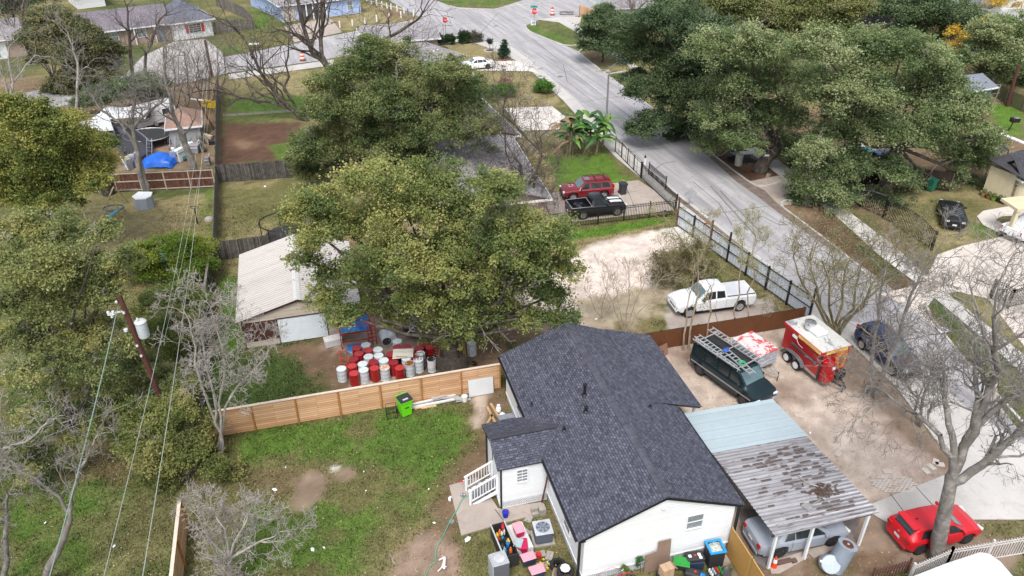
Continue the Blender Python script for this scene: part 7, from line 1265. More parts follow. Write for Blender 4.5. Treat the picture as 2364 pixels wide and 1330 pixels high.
# hose
pts=[(1092,1143),(1068,1155),(1058,1175),(1040,1205),(1022,1240),(1007,1270),(1006,1290),(1008,1297),(995,1305),(985,1325),(975,1345)]
o=thing('garden_hose','pale green garden hose snaking from the stairs across the yard','hose',G(1040,1205)); P=[G(*p)-o.location+Vector((0,0,.10 if i<4 else .03)) for i,p in enumerate(pts)]; cur=[P[0]]
for i in range(len(P)-1):
    for t in(.33,.66,1): p0,p1,p2,p3=P[max(i-1,0)],P[i],P[i+1],P[min(i+2,len(P)-1)]; cur.append(.5*((2*p1)+(-p0+p2)*t+(2*p0-5*p1+4*p2-p3)*t*t+(-p0+3*p1-3*p2+p3)*t**3))
MB().tube(cur,.022,6).build('hose_tube',mat('hose_green',(.10,.42,.27),.4,.1),o,smooth=True)
for i,(p,lab) in enumerate((((1069,1147),'steel pet bowl on the patio slab beside the hose'),((1043,1206),'small steel pet bowl on the bare soil below the slab'))):
    o=thing('pet_bowl',lab,'bowl',G(*p)+Vector((0,0,.06 if i==0 else 0)),0,'steel pet bowls'); MB().lathe([(.16,0),(.13,.09),(.11,.09),(.08,.02),(0,.02)],16).build('bowl',chrome,o,smooth=True)
# small white dog lying on its side
def skin(name,verts,edges,rad,m,parent,sub=2):
    me=bpy.data.meshes.new(name); me.from_pydata(verts,edges,[]); o=bpy.data.objects.new(name,me); link(o,parent); mo=o.modifiers.new('s','SKIN'); sv=me.skin_vertices[0].data
    for i,r in enumerate(rad): sv[i].radius=(r,r*.85) if not isinstance(r,tuple) else r
    sv[0].use_root=True; mo2=o.modifiers.new('u','SUBSURF'); mo2.levels=sub; mo2.render_levels=sub; me.materials.append(m); return o
dg=thing('dog','small white dog lying on its side beside the end of the green hose','dog',G(1025,1302),0); f_=.0
def dp(x,y,z): return (((x-760)/16.62/54.0)*1.0,(-(y-930)/16.62/54.0)*1.55,z)
V=[dp(770,760,.09),dp(775,860,.10),dp(770,960,.10),dp(760,1040,.09),dp(775,1090,.09),dp(800,1110,.09),dp(840,1120,.06), dp(690,770,.06),dp(600,790,.05),dp(520,830,.04), dp(700,790,.12),dp(620,830,.10),dp(540,850,.08), dp(690,1060,.06),dp(620,1110,.05),dp(520,1180,.03), dp(700,1080,.11),dp(640,1130,.09),dp(550,1200,.06), dp(800,740,.08),dp(700,700,.06),dp(620,680,.05), dp(850,1060,.12),dp(890,1090,.12)]
E_=[(0,1),(1,2),(2,3),(3,4),(4,5),(5,6),(0,7),(7,8),(8,9),(0,10),(10,11),(11,12),(3,13),(13,14),(14,15),(3,16),(16,17),(17,18),(0,19),(19,20),(20,21),(4,22),(22,23)]
rad=[.085,.08,.085,.075,.07,.06,.035,.05,.035,.022,.05,.035,.022,.045,.032,.02,.045,.032,.02,.03,.016,.01,.035,.015]
wf_=mat('dog_white_fur',(.72,.68,.64),.9,.06,8); skin('body',V,E_,rad,wf_,dg); MB().lathe([(.018,0),(.012,.015),(0,.02)],8,dp(868,1125,.07)).build('nose',plast,dg)
for q in((822,1098,.135),(800,1122,.13)): MB().lathe([(.008,0),(.006,.006),(0,.008)],6,dp(*q)).build('eye',plast,dg)
o=thing('stick','pale dry stick lying on the lawn left of the dog','stick',G(905,1292)); MB().tube([(-.15,.35,.03),(-.02,.1,.05),(.05,-.1,.04),(.2,-.3,.03)],[.02,.03,.025,.015],6).build('wood',bkPale,o)
lt=[(634,1131,.16),(845,1134,.06),(1002,1208,.1),(1039,1150,.12),(1080,1246,.2),(722,1269,.14),(748,1265,.08),(264,1262,.1),(105,1208,.07),(612,431,.18),(1038,1155,.1),(990,1130,.06),(660,1080,.05),(840,1090,.05),(1376,738,.12),(1640,1290,.06),(1870,1000,.1),(2130,1180,.12),(1300,800,.08)]
for i,(x,y,s) in enumerate(lt):
    o=G(x,y); mb=MB(); rr=random.Random(i); mb.add([(-s,-s*.4,.02),(s*.2,-s*.6,.05),(s,0,.03),(s*.5,s*.6,.07),(-s*.6,s*.5,.03),(0,0,.05+s*.3)],[(0,1,5),(1,2,5),(2,3,5),(3,4,5),(4,0,5),(4,3,2,1,0)]); mb.build('litter_scrap',white,loc=o,rz=rr.uniform(0,3),label='white scrap of litter on the ground %s'%['left of the brown patch','in the middle of the lawn','near the hose on bare soil','just left of the patio slab','below the patio slab by the rack','low on the lawn, larger of two','low on the lawn, smaller of two','under the wires at lower left','below the leaning bare tree','in the dry yard by the grey fence','touching the slab edge by the bowl','beside the slab corner','left of the muddy patch','right of the muddy patch','on the pale lot among tan shrubs','near the tall drums','on the drive near the carport','on the concrete above the red car','at the edge of the pale lot'][i],cat='litter',group='scattered white litter scraps')
# fridge, crates and heap at the bottom
fg=mat('fridge_side',(.13,.135,.16),.5,.1); fl_=mat('fridge_top',(.42,.44,.47),.5,.08)
P0=G(1110,1330); p_top=G(1107,1262,1.3); o=thing('refrigerator','dark grey refrigerator with a pale plastic lid on top, bottom centre','refrigerator',F(-3.15,1.45),AZ+R(4)); 
MB().box(-.36,-.36,.02,.36,.36,1.22).build('cabinet',fg,o,bevel=.02); MB().box(-.37,-.37,1.22,.37,.37,1.27).build('top',fl_,o,bevel=.02); MB().box(-.43,-.36,.02,-.37,.36,1.25).build('door',fl_,o,bevel=.02); lid=thing('oval_tray','pale oval storage lid lying on the refrigerator','lid',F(-3.15,1.45,1.275),AZ+R(12)); MB().lathe([(.25,0),(.26,.02),(.2,.035),(0,.03)],10).build('lid_plate',mat('lid_pale',(.55,.56,.58),.5),lid)
pink=mat('pink_plastic',(.80,.36,.44),.4,.05); magp=mat('magenta_plastic',(.55,.02,.10),.35,.08); navy=mat('navy_plastic',(.03,.045,.085),.45,.1); yel=mat('yellow_plastic',(.80,.55,.04),.4,.1); bluep=mat('blue_plastic',(.02,.22,.60),.35,.1); redp=mat('red_plastic',(.60,.03,.03),.4,.08); grnp=mat('green_plastic',(.02,.30,.04),.35,.1); lid2=mat('clear_lid',(.42,.52,.54),.3,.08)
def tote(label,u,v,z,rz,body,lid,w=.62,d=.42,h=.38,name='storage_tote'):
    o=thing(name,label,'storage box',F(u,v,z),AZ+rz); vs=[(-w*.44,-d*.44,0),(w*.44,-d*.44,0),(w*.44,d*.44,0),(-w*.44,d*.44,0),(-w/2,-d/2,h),(w/2,-d/2,h),(w/2,d/2,h),(-w/2,d/2,h)]
    MB().add(vs,[(0,3,2,1),(0,1,5,4),(1,2,6,5),(2,3,7,6),(3,0,4,7),(4,5,6,7)]).build('box_body',body,o,bevel=.02)
    l_=MB().box(-w*.53,-d*.54,h,w*.53,d*.54,h+.05).build('lid',lid,o,bevel=.03); MB().box(-w*.38,-d*.36,h+.05,w*.38,d*.36,h+.065).build('lid_panel',lid,l_,bevel=.01); return o
tote('pink-lidded magenta tote tilted at the top of the clutter row',-1.75,3.25,.45,R(95),magp,pink); tote('magenta tote under the clear lid in the clutter row',-1.75,2.55,.1,R(80),magp,magp,.6,.45,.4); tote('pale blue-lidded flat box on the magenta tote',-1.95,2.55,.55,R(60),lid2,lid2,.5,.36,.08)
tote('pink-lidded navy tote in the middle of the clutter row',-1.75,1.6,.35,R(6),navy,pink); tote('pink-lidded navy tote at the bottom edge of the clutter row',-1.55,.85,.3,R(5),navy,pink,.66,.44,.4); tote('small red tub standing alone on the grass by the dumbbells',-1.12,2.0,0,0,redp,redp,.22,.22,.25)
o=thing('shelf_rack','black shelf rack on its back full of bottles and tubs beside the refrigerator','shelf',F(-2.55,2.75),AZ+R(4)); MB().box(-.36,-.95,0,-.32,1.1,.75).box(.32,-.95,0,.36,1.1,.75).box(-.32,-.95,0,.32,-.9,.8).box(-.32,1.05,0,.32,1.1,.75).box(-.32,.1,0,.32,.14,.75).box(-.32,-.9,.1,.32,1.05,.14).build('carcass',plast,o); MB().box(-.38,-.95,.75,-.31,1.12,.79).box(.31,-.4,.75,.37,1.12,.79).build('rim',mat('rim_pale',(.5,.5,.48),.5),o)
rr=random.Random(11); cols=[bluep,bluep,white,yel,redp,plast,lid2,mat('orange_plastic',(.8,.2,.05),.4),grnp,magp]
for i in range(18):
    x,y=rr.uniform(-.22,.22),rr.uniform(-.75,.95); m_=cols[i%10]; lb={0:'first',1:'second'}.get(i); r_=rr.uniform(.05,.1); w_=F(-2.55,2.75)+Matrix.Rotation(AZ+R(4),3,'Z')@Vector((x,y,.42+rr.uniform(0,.2)))
    MB().lathe([(r_*.9,-.12),(r_,0),(r_,.12),(r_*.45,.18),(r_*.4,.24),(0,.25)],10).build('bottle',m_,smooth=35,loc=w_,label='small %s plastic bottle in the black shelf rack, %s batch%s'%(['blue','blue','white','yellow','red','black','clear','orange','green','magenta'][i%10],'near' if i<10 else 'far',', second of its colour' if i%10==1 else ''),cat='bottle',group='bottles in the black shelf rack')
o=thing('drawer_unit','white plastic drawer unit on its side behind the pink lid','drawer unit',F(-1.75,3.0),AZ+R(4)); MB().box(-.45,-.7,0,.4,.9,.42).build('body',mat('drawer_white',(.68,.69,.70),.5,.05),o,bevel=.02); MB().box(.40,-.7,.05,.43,.9,.40).build('drawer',white,o)
for i,(u,v,rz,m_,c_) in enumerate(((-.95,1.55,.4,yel,'pale yellow'),(-.85,1.35,1.2,yel,'yellow'),(-.72,1.5,2.0,bluep,'blue'),(-1.05,1.7,.9,yel,'light yellow'))):
    o=thing('dumbbell','small %s dumbbell on the grass, %s'%(c_,['upper of the pair','lower of the pair','standing against the others','nearest the red tub'][i]),'dumbbell',F(u,v,.08),rz,'dumbbells on the grass'); MB().tube([(-.1,0,0),(.1,0,0)],.015,6).build('bar',plast,o); [MB().lathe([(.06,-.035),(.07,0),(.06,.035)],8,(s*.12,0,0),'x').build('weight',m_,o) for s in(1,-1)]
def tyre_(label,u,v,z,tilt,rz,r=.38,w=.24,rimm=None):
    o=thing('discarded_tyre',label,'tyre',F(u,v,z),0); o.rotation_euler=(tilt,0,AZ+rz); MB().lathe([(r*.58,-w/2),(r*.9,-w/2),(r,-w*.3),(r,w*.3),(r*.9,w/2),(r*.58,w/2),(r*.58,-w/2)],24).build('tread',tyre,o,smooth=30)
    if rimm:
        mb=MB(); [mb.bar((0,0,w*.3),(r*.56*math.cos(a),r*.56*math.sin(a),w*.36),.05,.03) for a in np.linspace(0,5.65,10)]; mb.lathe([(r*.59,w*.25),(r*.59,w*.4),(r*.53,w*.4),(r*.53,w*.25)],22); mb.build('rim',rimm,o)
    return o
tyre_('black tyre lying flat behind the others at the house corner',-.42,1.25,.13,0,0); tyre_('black tyre with a white helmet-like tub on top',-.25,.72,.26,R(8),0,.42,.3); tyre_('wheel with white spoked hubcap and red centre at the bottom edge',-.35,.1,.4,R(12),0,.34,.22,white)
o=thing('petrol_can','red centre piece lying on the hubcap wheel','can',F(-.35,.1,.55)); MB().box(-.1,-.09,0,.1,.09,.14).build('body',redp,o,bevel=.03)
o=thing('helmet','white faceted plastic case on the black tyre','case',F(-.25,.72,.48),AZ+R(-20)); MB().lathe([(.22,0),(.24,.06),(.19,.12),(0,.13)],8).build('shell',white,o)
o=thing('cable_spool','round weathered wooden disc leaning against the tyres','wooden disc',F(-.78,.55,.36)); o.rotation_euler=(R(75),0,AZ+R(60)); MB().lathe([(.36,-.03),(.36,.03),(0,.032)],22).lathe([(.36,-.03),(0,-.032)],22).build('disc',mat('spool_wood',(.33,.25,.18),.85,.3,4,sc3=(1,6,1)),o)
# gable side heap
o=thing('plywood_sheet','stepped brown hardboard sheet leaning on the white gable wall','hardboard',F(3.3,-.12),AZ); o.rotation_euler=(R(-6),0,AZ); MB().add([(0,0,0),(1.25,0,0),(1.25,0,1.75),(.62,0,1.75),(.62,0,1.2),(.10,0,1.1),(0,0,1.1)]+[(x,.02,z) for x,z in((0,0),(1.25,0),(1.25,1.75),(.62,1.75),(.62,1.2),(.10,1.1),(0,1.1))],[(0,1,2,3,4,5,6),(13,12,11,10,9,8,7)]+[(i,7+i,7+(i+1)%7,(i+1)%7) for i in range(7)]).build('sheet',mat('hardboard',(.25,.17,.13),.8,.12,2),o)
def cbox(label,u,v,z,rz,w,d,h,open_=False):
    o=thing('cardboard_box',label,'cardboard box',F(u,v,z),AZ+rz); cm=mat('cardboard',(.50,.34,.22),.85,.1,3); MB().box(-w/2,-d/2,0,w/2,d/2,h).build('carton',cm,o); 
    MB().add([(w/2,-d/2,h),(w/2,d/2,h),(w/2+.18,d/2,h-.15),(w/2+.18,-d/2,h-.15),(w/2,-d/2,h-.01),(w/2,d/2,h-.01),(w/2+.17,d/2,h-.165),(w/2+.17,-d/2,h-.165)],[(0,1,2,3),(7,6,5,4),(0,3,7,4),(1,5,6,2),(2,6,7,3)]).build('flap',mat('cardboard_dark',(.36,.23,.14),.85),o); MB().box(-.03,-d/2-.002,h*.2,.03,d/2+.002,h+.003).build('tape',mat('tape',(.45,.31,.2),.4),o); return o
cbox('tan cardboard box standing in front of the leaning hardboard',4.05,-.75,.45,R(8),.55,.42,.55)
o=thing('crate_under_box','dark crate beneath the tan cardboard box','crate',F(4.05,-.75),AZ); MB().box(-.35,-.3,0,.35,.3,.44).build('crate_body',plast,o,bevel=.02)
tote('green lidded toy box by the gable wall',4.95,-.45,.35,R(-28),plast,grnp,.7,.5,.3); o=thing('tool_case','black tool case with white stickers below the gable wall','tool case',F(5.65,-.35,.55),AZ+R(-8)); MB().box(-.42,-.26,0,.42,.26,.22).build('case',plast,o,bevel=.04); [MB().box(x-.07,-.1+y,.222,x+.07,.05+y,.226).build('sticker',white,o) for x,y in((-.25,0),(.2,.05),(.22,-.12))]; MB().box(-.05,-.05,.222,.05,.05,.227).build('red_badge',redp,o)
o=thing('trunk_box','dark trunk beneath the black tool case','trunk',F(5.65,-.35),AZ+R(-8)); MB().box(-.4,-.28,0,.4,.28,.54).build('box_body',navy,o,bevel=.03)
o=thing('wheelie_bin','black wheelie bin with bright blue rim heaped with white rubbish','wheelie bin',F(6.65,-.35),AZ+R(-5)); MB().box(-.36,-.36,0,.36,.36,1.0).build('bin_body',plast,o,bevel=.04); MB().add([(a*r_,b_*r_,z) for r_,z in((.40,1.0),(.40,1.07),(.29,1.07),(.29,1.0)) for a,b_ in((-1,-1),(1,-1),(1,1),(-1,1))],[(i*4+k,i*4+(k+1)%4,((i+1)%4)*4+(k+1)%4,((i+1)%4)*4+k) for i in range(4) for k in range(4)]).build('rim',mat('rim_blue',(.01,.30,.72),.35,.05),o,bevel=.02); drape('rubbish',o,.56,.56,9,lambda x,y:.14*math.sin(math.pi*x)*math.sin(math.pi*y),mat('rubbish_white',(.55,.57,.52),.7,.3,9,dirt=(.08,.15,.10),dirtf=(.5,.6)),(0,0,1.0),9)
for i,(u,v,m_,c_,w_) in enumerate(((5.55,-1.15,bluep,'shiny royal blue plastic bag in the heap',.8),(6.35,-1.35,plast,'black refuse bag near the wooden gate',.6),(4.6,-1.15,plast,'black bin bag between carton and toy box',.5),(6.0,-1.6,mat('royal_bag',(.01,.06,.55),.25,.2,4),'dark royal blue bag at the bottom edge of the heap',.7),(5.2,-1.6,mat('olive_cloth',(.06,.10,.07),.7,.3),'dark green cloth bundle at the bottom of the heap',.8),(1.6,-.55,plast,'black coat lying by the gable wall',.6),(6.9,-1.1,mat('grey_bag',(.08,.08,.09),.5),'dark grey bag beside the wooden gate',.5))):
    o=thing('rubbish_bag',c_,'bag',F(u,v)); drape('bag',o,w_,w_*.8,10,lambda x,y:.5*(math.sin(math.pi*x)*math.sin(math.pi*y))**.6,m_,(0,0,.02),20+i)
o=thing('toy_car','black and red ride-on toy in the middle of the heap','toy',F(5.25,-1.0,.3),AZ+R(-35)); MB().box(-.35,-.22,0,.35,.22,.28).build('toy_body',plast,o,bevel=.08); MB().lathe([(.06,0),(.06,.03),(0,.035)],10,(.1,0,.28)).build('button',redp,o); [MB().lathe([(.12,-.04),(.12,.04)],12,(x,s*.25,.02),'y').build('wheel',plast,o) for x in(-.22,.22) for s in(1,-1)]
o=thing('toy_console','small black and red toy at the bottom edge of the heap','toy',F(5.75,-1.75,.55)); MB().box(-.15,-.12,0,.15,.12,.2).build('toy_body',plast,o,bevel=.05); MB().box(-.08,-.06,.2,.08,.02,.21).build('screen',redp,o)
o=thing('yellow_box','yellow plastic lid at the bottom edge of the heap','lid',F(5.1,-1.95,.35),AZ); MB().box(-.3,-.2,0,.3,.2,.12).build('shell',yel,o,bevel=.04)
for i in range(12):
    u,v=6.1+(i%4)*.16,-1.0-(i//4)*.14; MB().lathe([(.04,-.09),(.05,0),(.045,.09),(.02,.14)],8).build('can',[white,lid2,redp,grnp][i%4],loc=F(u,v,.35),smooth=30,label='small empty %s bottle, row %s from the wall, on the heap by the blue-rimmed bin'%(['white','clear','red','green'][i%4],['nearest','second','third'][i//4]),cat='bottle',group='empty bottles on the heap')
o=thing('hoop','thin red hoop leaning on the gable wall','hoop',F(1.0,-.15,.0),AZ); MB().tube([(.55+.55*math.cos(a),.02,.45+.5*math.sin(a)) for a in np.linspace(0,3.3,20)],.012,5).build('ring',mat('hoop_red',(.5,.12,.1),.5),o); o=thing('hose_coil','thick magenta hose curving by the gable wall','hose',F(1.6,-.3,.0),AZ); MB().tube([(-.4,-.1,.3),(.0,-.1,.25),(.1,0,.45),(.5,0,.6),(.9,0,.55)],.04,7).build('tube',magp,o,smooth=True)
o=thing('white_pole','white and green pole leaning by the gable wall','pole',F(.9,-.5,.2),AZ); MB().tube([(0,0,0),(1.3,.3,.55)],.02,6).build('shaft',white,o); MB().tube([(.85,.2,.36),(1.2,.28,.51)],.025,6).build('grip',mat('grip_green',(.10,.22,.16),.6),o)
o=thing('fence_post_stub','brown wooden post stub standing by the gable wall','post',F(2.05,-.55),AZ); MB().box(-.08,-.05,0,.08,.05,1.0).build('timber',mat('post_brown',(.26,.12,.07),.8,.2),o)
leafy('potted_plant','small green potted shoot against the gable wall',(1478,1322),[(1477,1292,7,0),(1474,1303,5,0)],[(.03,.08,.03),(.06,.14,.05)],bkDark,90,.06,260,.015,cat='plant',clr=(.06,.12),twigs=1,spread=.03); leafy('potted_plant','green shoot growing beside the brown post stub',(1446,1335),[(1442,1312,7,0),(1450,1320,6,0)],[(.08,.13,.03),(.12,.18,.05)],bkDark,91,.06,260,.015,cat='plant',clr=(.06,.12),twigs=1,spread=.03)
for i,(u,v,m_,c_,s_) in enumerate(((.75,-.7,bluep,'blue and white toy box at the house corner',.35),(1.2,-.8,redp,'small red and orange tub by the corner heap',.25),(2.6,-.45,plast,'dark wire reel beside the post stub',.4),(2.95,-.35,mat('orange_plastic',(.8,.2,.05),.4),'small orange tube by the hardboard',.15),(.4,-.75,navy,'navy toy tub at the bottom edge by the corner',.3),(3.55,-.95,white,'crumpled white bag with red stripe before the carton',.35))):
    o=thing('tub',c_,'tub',F(u,v),AZ+i); MB().lathe([(s_*.45,0),(s_*.5,s_*.8),(s_*.42,s_*.8),(s_*.4,s_*.3),(0,s_*.3)],9).build('tub_body',m_,o); MB().box(-s_*.2,-s_*.2,s_*.4,s_*.2,s_*.2,s_*.9).build('contents',[white,yel,weath,redp,bluep,redp][i],o)
# debris at the north-east corner of the house
o=thing('flat_carton','open flattened cardboard box leaning on the rust fence','cardboard box',F(11.0,14.7),AZ+R(20)); cm=mat('cardboard',(.4,.3,.2)); MB().add([(-.6,0,0),(.6,.1,0),(.65,.35,.7),(-.5,.25,.8),(-.6,.02,0),(.6,.12,0),(.65,.37,.7),(-.5,.27,.8)],[(0,1,2,3),(7,6,5,4),(0,4,5,1),(1,5,6,2),(2,6,7,3),(3,7,4,0)]).build('carton',mat('cardboard_brown',(.28,.16,.11),.85,.15),o); MB().box(-.1,.08,.3,.15,.1,.5).build('printed_mark',mat('print_red',(.35,.06,.03),.8),o)
o=thing('flat_carton','tan cardboard sheet flat on the dirt beside the charcoal roof','cardboard sheet',F(10.1,12.8),AZ+R(15)); MB().slab([(-.5,-.3,.03),(.5,-.25,.04),(.45,.35,.03),(-.45,.3,.05)],.01).build('carton',mat('cardboard_tan',(.42,.28,.19),.85,.1),o)
cbox('small open carton with white paper by the rust fence',10.35,14.3,.3,R(30),.4,.4,.35); o=thing('red_can','red can on the debris by the rust fence','can',F(10.25,14.9,.3)); MB().lathe([(.1,0),(.11,.35),(.05,.42),(0,.43)],10).build('shell',redp,o,smooth=30); o=thing('black_tub','black tub half under the roof edge by the rust fence','tub',F(9.75,14.2),AZ); MB().box(-.35,-.3,0,.35,.3,.6).build('tub_body',plast,o,bevel=.04)
o=thing('brick_pile','few red bricks beside the flattened carton','bricks',F(10.55,13.7)); [MB().box(-.2+.1*i,-.1+.08*(i%2),.07*(i//2),.02+.1*i,0+.08*(i%2),.07*(i//2)+.065).build('brick',mat('brick_red',(.30,.12,.08),.9),o) for i in range(4)]
# big grey boiler drums and cone by the carport
o=thing('large_drum','tall grey metal drum with rusty orange top standing by the carport','drum',F(12.9,-1.9)); pa=G(1925,1310);h_=1.5
o.location=(G(1925,1312).x,G(1925,1312).y,.0); gd=mat('drum_grey',(.30,.345,.42),.45,.12,2,coat=.1); tp2=G(1958,1257,1.45); ofs=Vector((tp2.x-o.location.x,tp2.y-o.location.y,1.45)); 
dv=ofs.normalized(); o.rotation_euler=dv.to_track_quat('Z','Y').to_euler(); hL=ofs.length
MB().lathe([(.42,0),(.44,.03),(.44,hL-.03),(.45,hL),(.42,hL)],28).build('shell',gd,o,smooth=30); MB().lathe([(.425,hL-.01),(0,hL-.005)],28).build('top',mat('drum_top_orange',(.70,.36,.04),.7,.2,3),o); MB().lathe([(.27,hL+.0),(.24,hL+.03),(0,hL+.04)],11).build('rust_patch',mat('drum_rust',(.13,.04,.025),.9,.5,12,bmp=.6),o); MB().lathe([(.07,hL+.04),(.05,hL+.07),(0,hL+.07)],8).build('flange',rimS,o)
o=thing('large_drum','pale grey tank end tilted in front of the tall drum','drum',G(1917,1318)); tp2=G(1920,1299,.75); dv=Vector((-.12,-.75,.72)); o.location=Vector((tp2.x,tp2.y,.62)); o.rotation_euler=dv.to_track_quat('Z','Y').to_euler(); MB().lathe([(.42,-.55),(.43,0),(.40,.03),(0,.06)],26).build('shell',mat('tank_end',(.42,.48,.55),.5,.06),o,smooth=35); MB().box(-.5,.05,-.1,-.40,.15,.05).build('lug',rimS,o)
o=thing('traffic_cone','orange traffic cone with white band at the carport post','traffic cone',G(1786,1309)); MB().box(-.2,-.2,0,.2,.2,.04).build('base',obr,o); MB().lathe([(.15,.04),(.099,.35),(.064,.55),(.03,.72),(0,.73)],16).build('cone',mat('cone_orange',(.85,.06,.01),.5,.04),o,smooth=40); MB().lathe([(.104,.35),(.069,.55)],16).build('band',white,o)
for i,(x,y,w_) in enumerate(((1808,1300,.75),(1832,1298,.25))): o=thing('brick',['long dark brick slab on the broken concrete by the cone','short dark brick piece on the broken concrete'][i],'brick',G(x,y)+Vector((0,0,.05)),AZ); MB().box(-w_/2,-.1,0,w_/2,.1,.12).build('brick_body',mat('brown_block',(.15,.09,.075),.9,.2),o)
o=thing('mop_tool','grey broom lying on the rusty carport roof','broom',F(11.2,-.35,2.36),AZ+R(8)); MB().tube([(0,0,0),(1.1,.15,.02)],.025,6).build('shaft',mat('broom_grey',(.3,.3,.3),.6),o); MB().cb((-.12,0,.03),.3,.4,.08,.2).build('head',mat('broom_grey',(.3,.3,.3)),o); o=thing('branch','bent pale stick with twigs lying on the rusty carport roof','branch',F(12.1,.9,2.36),AZ); MB().tube([(-.3,.6,.02),(-.2,.2,.03),(.0,-.1,.03),(.25,-.3,.02)],.025,6).build('stick',bkPale,o,smooth=True)
o=thing('leaf_debris','dark brown leaf heap on the rusty carport roof','leaves',F(12.35,.3,2.34),AZ); rr=random.Random(2); mb=MB(); [mb.cb((rr.gauss(0,.3),rr.gauss(0,.22),.02+rr.random()*.05),.2,.06,.02,rr.uniform(0,3),rr.uniform(-.4,.4)) for i in range(60)]; mb.build('leaves',mat('debris_brown',(.10,.06,.045),.9,.4),o)
mb=MB(); rr=random.Random(6)
wp=thing('brick_paving','exposed patch of pale paving bricks in the dirt drive','paving',G(2065,1118),0)
for j in range(9):
    for i in range(11):
        if rr.random()<.8 and abs(i-5)+abs(j-4)*1.0<8: mb.cb((-1.1+i*.22+(j%2)*.11,-.5+j*.12,.0),.205,.105,.04,.12)
mb.build('bricks',mat('pale_paver',(.56,.50,.45),.85,.12,5),wp)
for i,(x,y) in enumerate(((2048,1088),(2160,1066),(2150,1078),(2170,1072),(1935,1047),(2137,1087),(1845,960))): MB().cb((0,0,.0),.45,.3,.05,i).build('flat_stone',mat('pale_paver',(.56,.5,.45)),loc=G(x,y),label='flat pale stone in the dirt drive, %s'%['above the exposed paving bricks','right end by the concrete corner','lower one near the concrete corner','rightmost near the concrete corner','far left beside the carport','just right of the exposed bricks','up near the food trailer'][i],cat='stone',group='flat pale stones in the dirt drive')
# debris pile & bin on verge, number plate on oak
o=thing('rubbish_pile','heap of blue board, white sheet and black rubbish on the verge','rubbish pile',G(1708,370)); MB().cb((-.4,.3,.5),1.3,.9,.12,.3,.25).build('blue_board',mat('slate_blue_board',(.08,.12,.24),.5),o,bevel=.02); MB().cb((.8,.6,.55),1.4,.8,.05,-.2,-.15).build('white_sheet',white,o); drape('dark_rubbish',o,3.0,1.4,12,lambda x,y:.5*math.sin(math.pi*x)*math.sin(math.pi*y),plast,(.3,.1,.02),31)
MB().lathe([(.36,0),(.38,1.05),(.36,1.1),(0,1.1)],18,G(1704,381)).build('verge_drum',mat('cream_drum',(.52,.50,.44),.6,.06),smooth=30,label='cream plastic drum in front of the rubbish heap on the verge',cat='drum')
o=thing('fallen_branch','pale fallen branch with twigs lying across the verge rubbish','branch',G(1665,362)); S_=[]; rs=np.random.RandomState(5); grow(S_,(0,0,.15),(1,.9,.12),5.5,.09,0,2,rs,up=0,wig=.1); grow(S_,(0,0,.15),(-1,-.3,.05),1.6,.06,0,2,rs,up=0); segmesh('limbs',S_,bkPale,o)
o=thing('house_number','small white number plate nailed to the leaning oak trunk','number plate',G(1757,397)+Vector((0,-.75,2.0))); MB().box(-.22,-.02,-.08,.22,0,.08).build('plate',white,o); MB().cb((.3,-.5,-1.9),.5,.05,.55,.5,.4).build('fallen_board',concm,o)
# junk under big oak
for i,(x,y,m_,s_,lab,nm__) in enumerate(((1975,335,white,1.3,'crumpled white plastic sheeting heaped under the big oak','plastic_sheet'),(2010,345,white,1.0,'white bundled bags next to the plastic sheeting under the oak','bag_bundle'),(2120,400,mat('dark_red_tarp',(.10,.015,.012),.8),1.6,'dark red tarp drooping under the right side of the oak','tarpaulin'),(2060,390,plast,2.0,'black tarpaulin over stacked goods under the oak','tarpaulin'))):
    o=thing(nm__,lab,'tarp' if i>1 else 'plastic sheeting',G(x,y+18)); drape('folds',o,s_*1.8,s_*1.2,10,lambda x,y:s_*.8*math.sin(math.pi*x)**.5*math.sin(math.pi*y)**.5,m_,(0,0,.02),40+i)
for i,(x,y,m_,lab) in enumerate(((1985,372,mat('teal_lid',(.10,.38,.34),.5),'black crate with teal lid under the big oak'),(2035,378,mat('blue_lid',(.05,.12,.30),.4),'black crate with blue slatted lid under the big oak'),(1988,392,mat('grey_lid',(.12,.13,.18),.4),'black crate with dark grey lid, nearest the gate'))):
    o=thing('lidded_crate',lab,'crate',G(x,y),R(8)); MB().box(-.9,-.6,0,.9,.6,1.1).build('crate_body',plast,o,bevel=.04); l_=MB().box(-.95,-.65,1.1,.95,.65,1.2).build('lid',m_,o,bevel=.03); [MB().box(-.9+.6*k,-.6,1.2,-.86+.6*k,.6,1.22).build('slat',m_,l_) for k in range(4)]
# garden pots, grill, ring
for i,(x,y,m_,lab) in enumerate(((2270,452,mat('terracotta_pale',(.42,.33,.15),.8),'tan flower pot, first from the left along the cream wall'),(2281,458,mat('terracotta',(.32,.13,.06),.8),'orange clay pot, second along the cream wall'),(2292,462,mat('lime_pot',(.2,.35,.05),.6),'lime green pot with black base along the cream wall'),(2306,466,plast,'black pot with reddish plant along the cream wall'),(2316,470,mat('brown_pot',(.12,.08,.06),.8),'brown pot beside the porch, rightmost of the row'))):
    o=thing('flower_pot',lab,'flower pot',G(x,y),0,'flower pots along the cream wall'); MB().lathe([(.2,0),(.3,.4),(.33,.4),(.27,.38),(.2,.3),(0,.3)],12).build('pot',m_,o); MB().lathe([(.05,.3),(.22,.45),(.12,.65),(0,.7)],7).build('plant',MC['leafy'] if False else mat('pot_plant',(.10,.12,.04) if i!=3 else (.2,.06,.04),.8,.4,9),o)
o=thing('basin','round cream-rimmed basin on the bare ground by the black coupe','basin',G(2203,434)); MB().lathe([(.32,0),(.42,.18),(.44,.2),(.34,.19),(.26,.05),(0,.05)],20).build('rim',mat('cream_rim',(.5,.42,.35),.6),o,smooth=30)
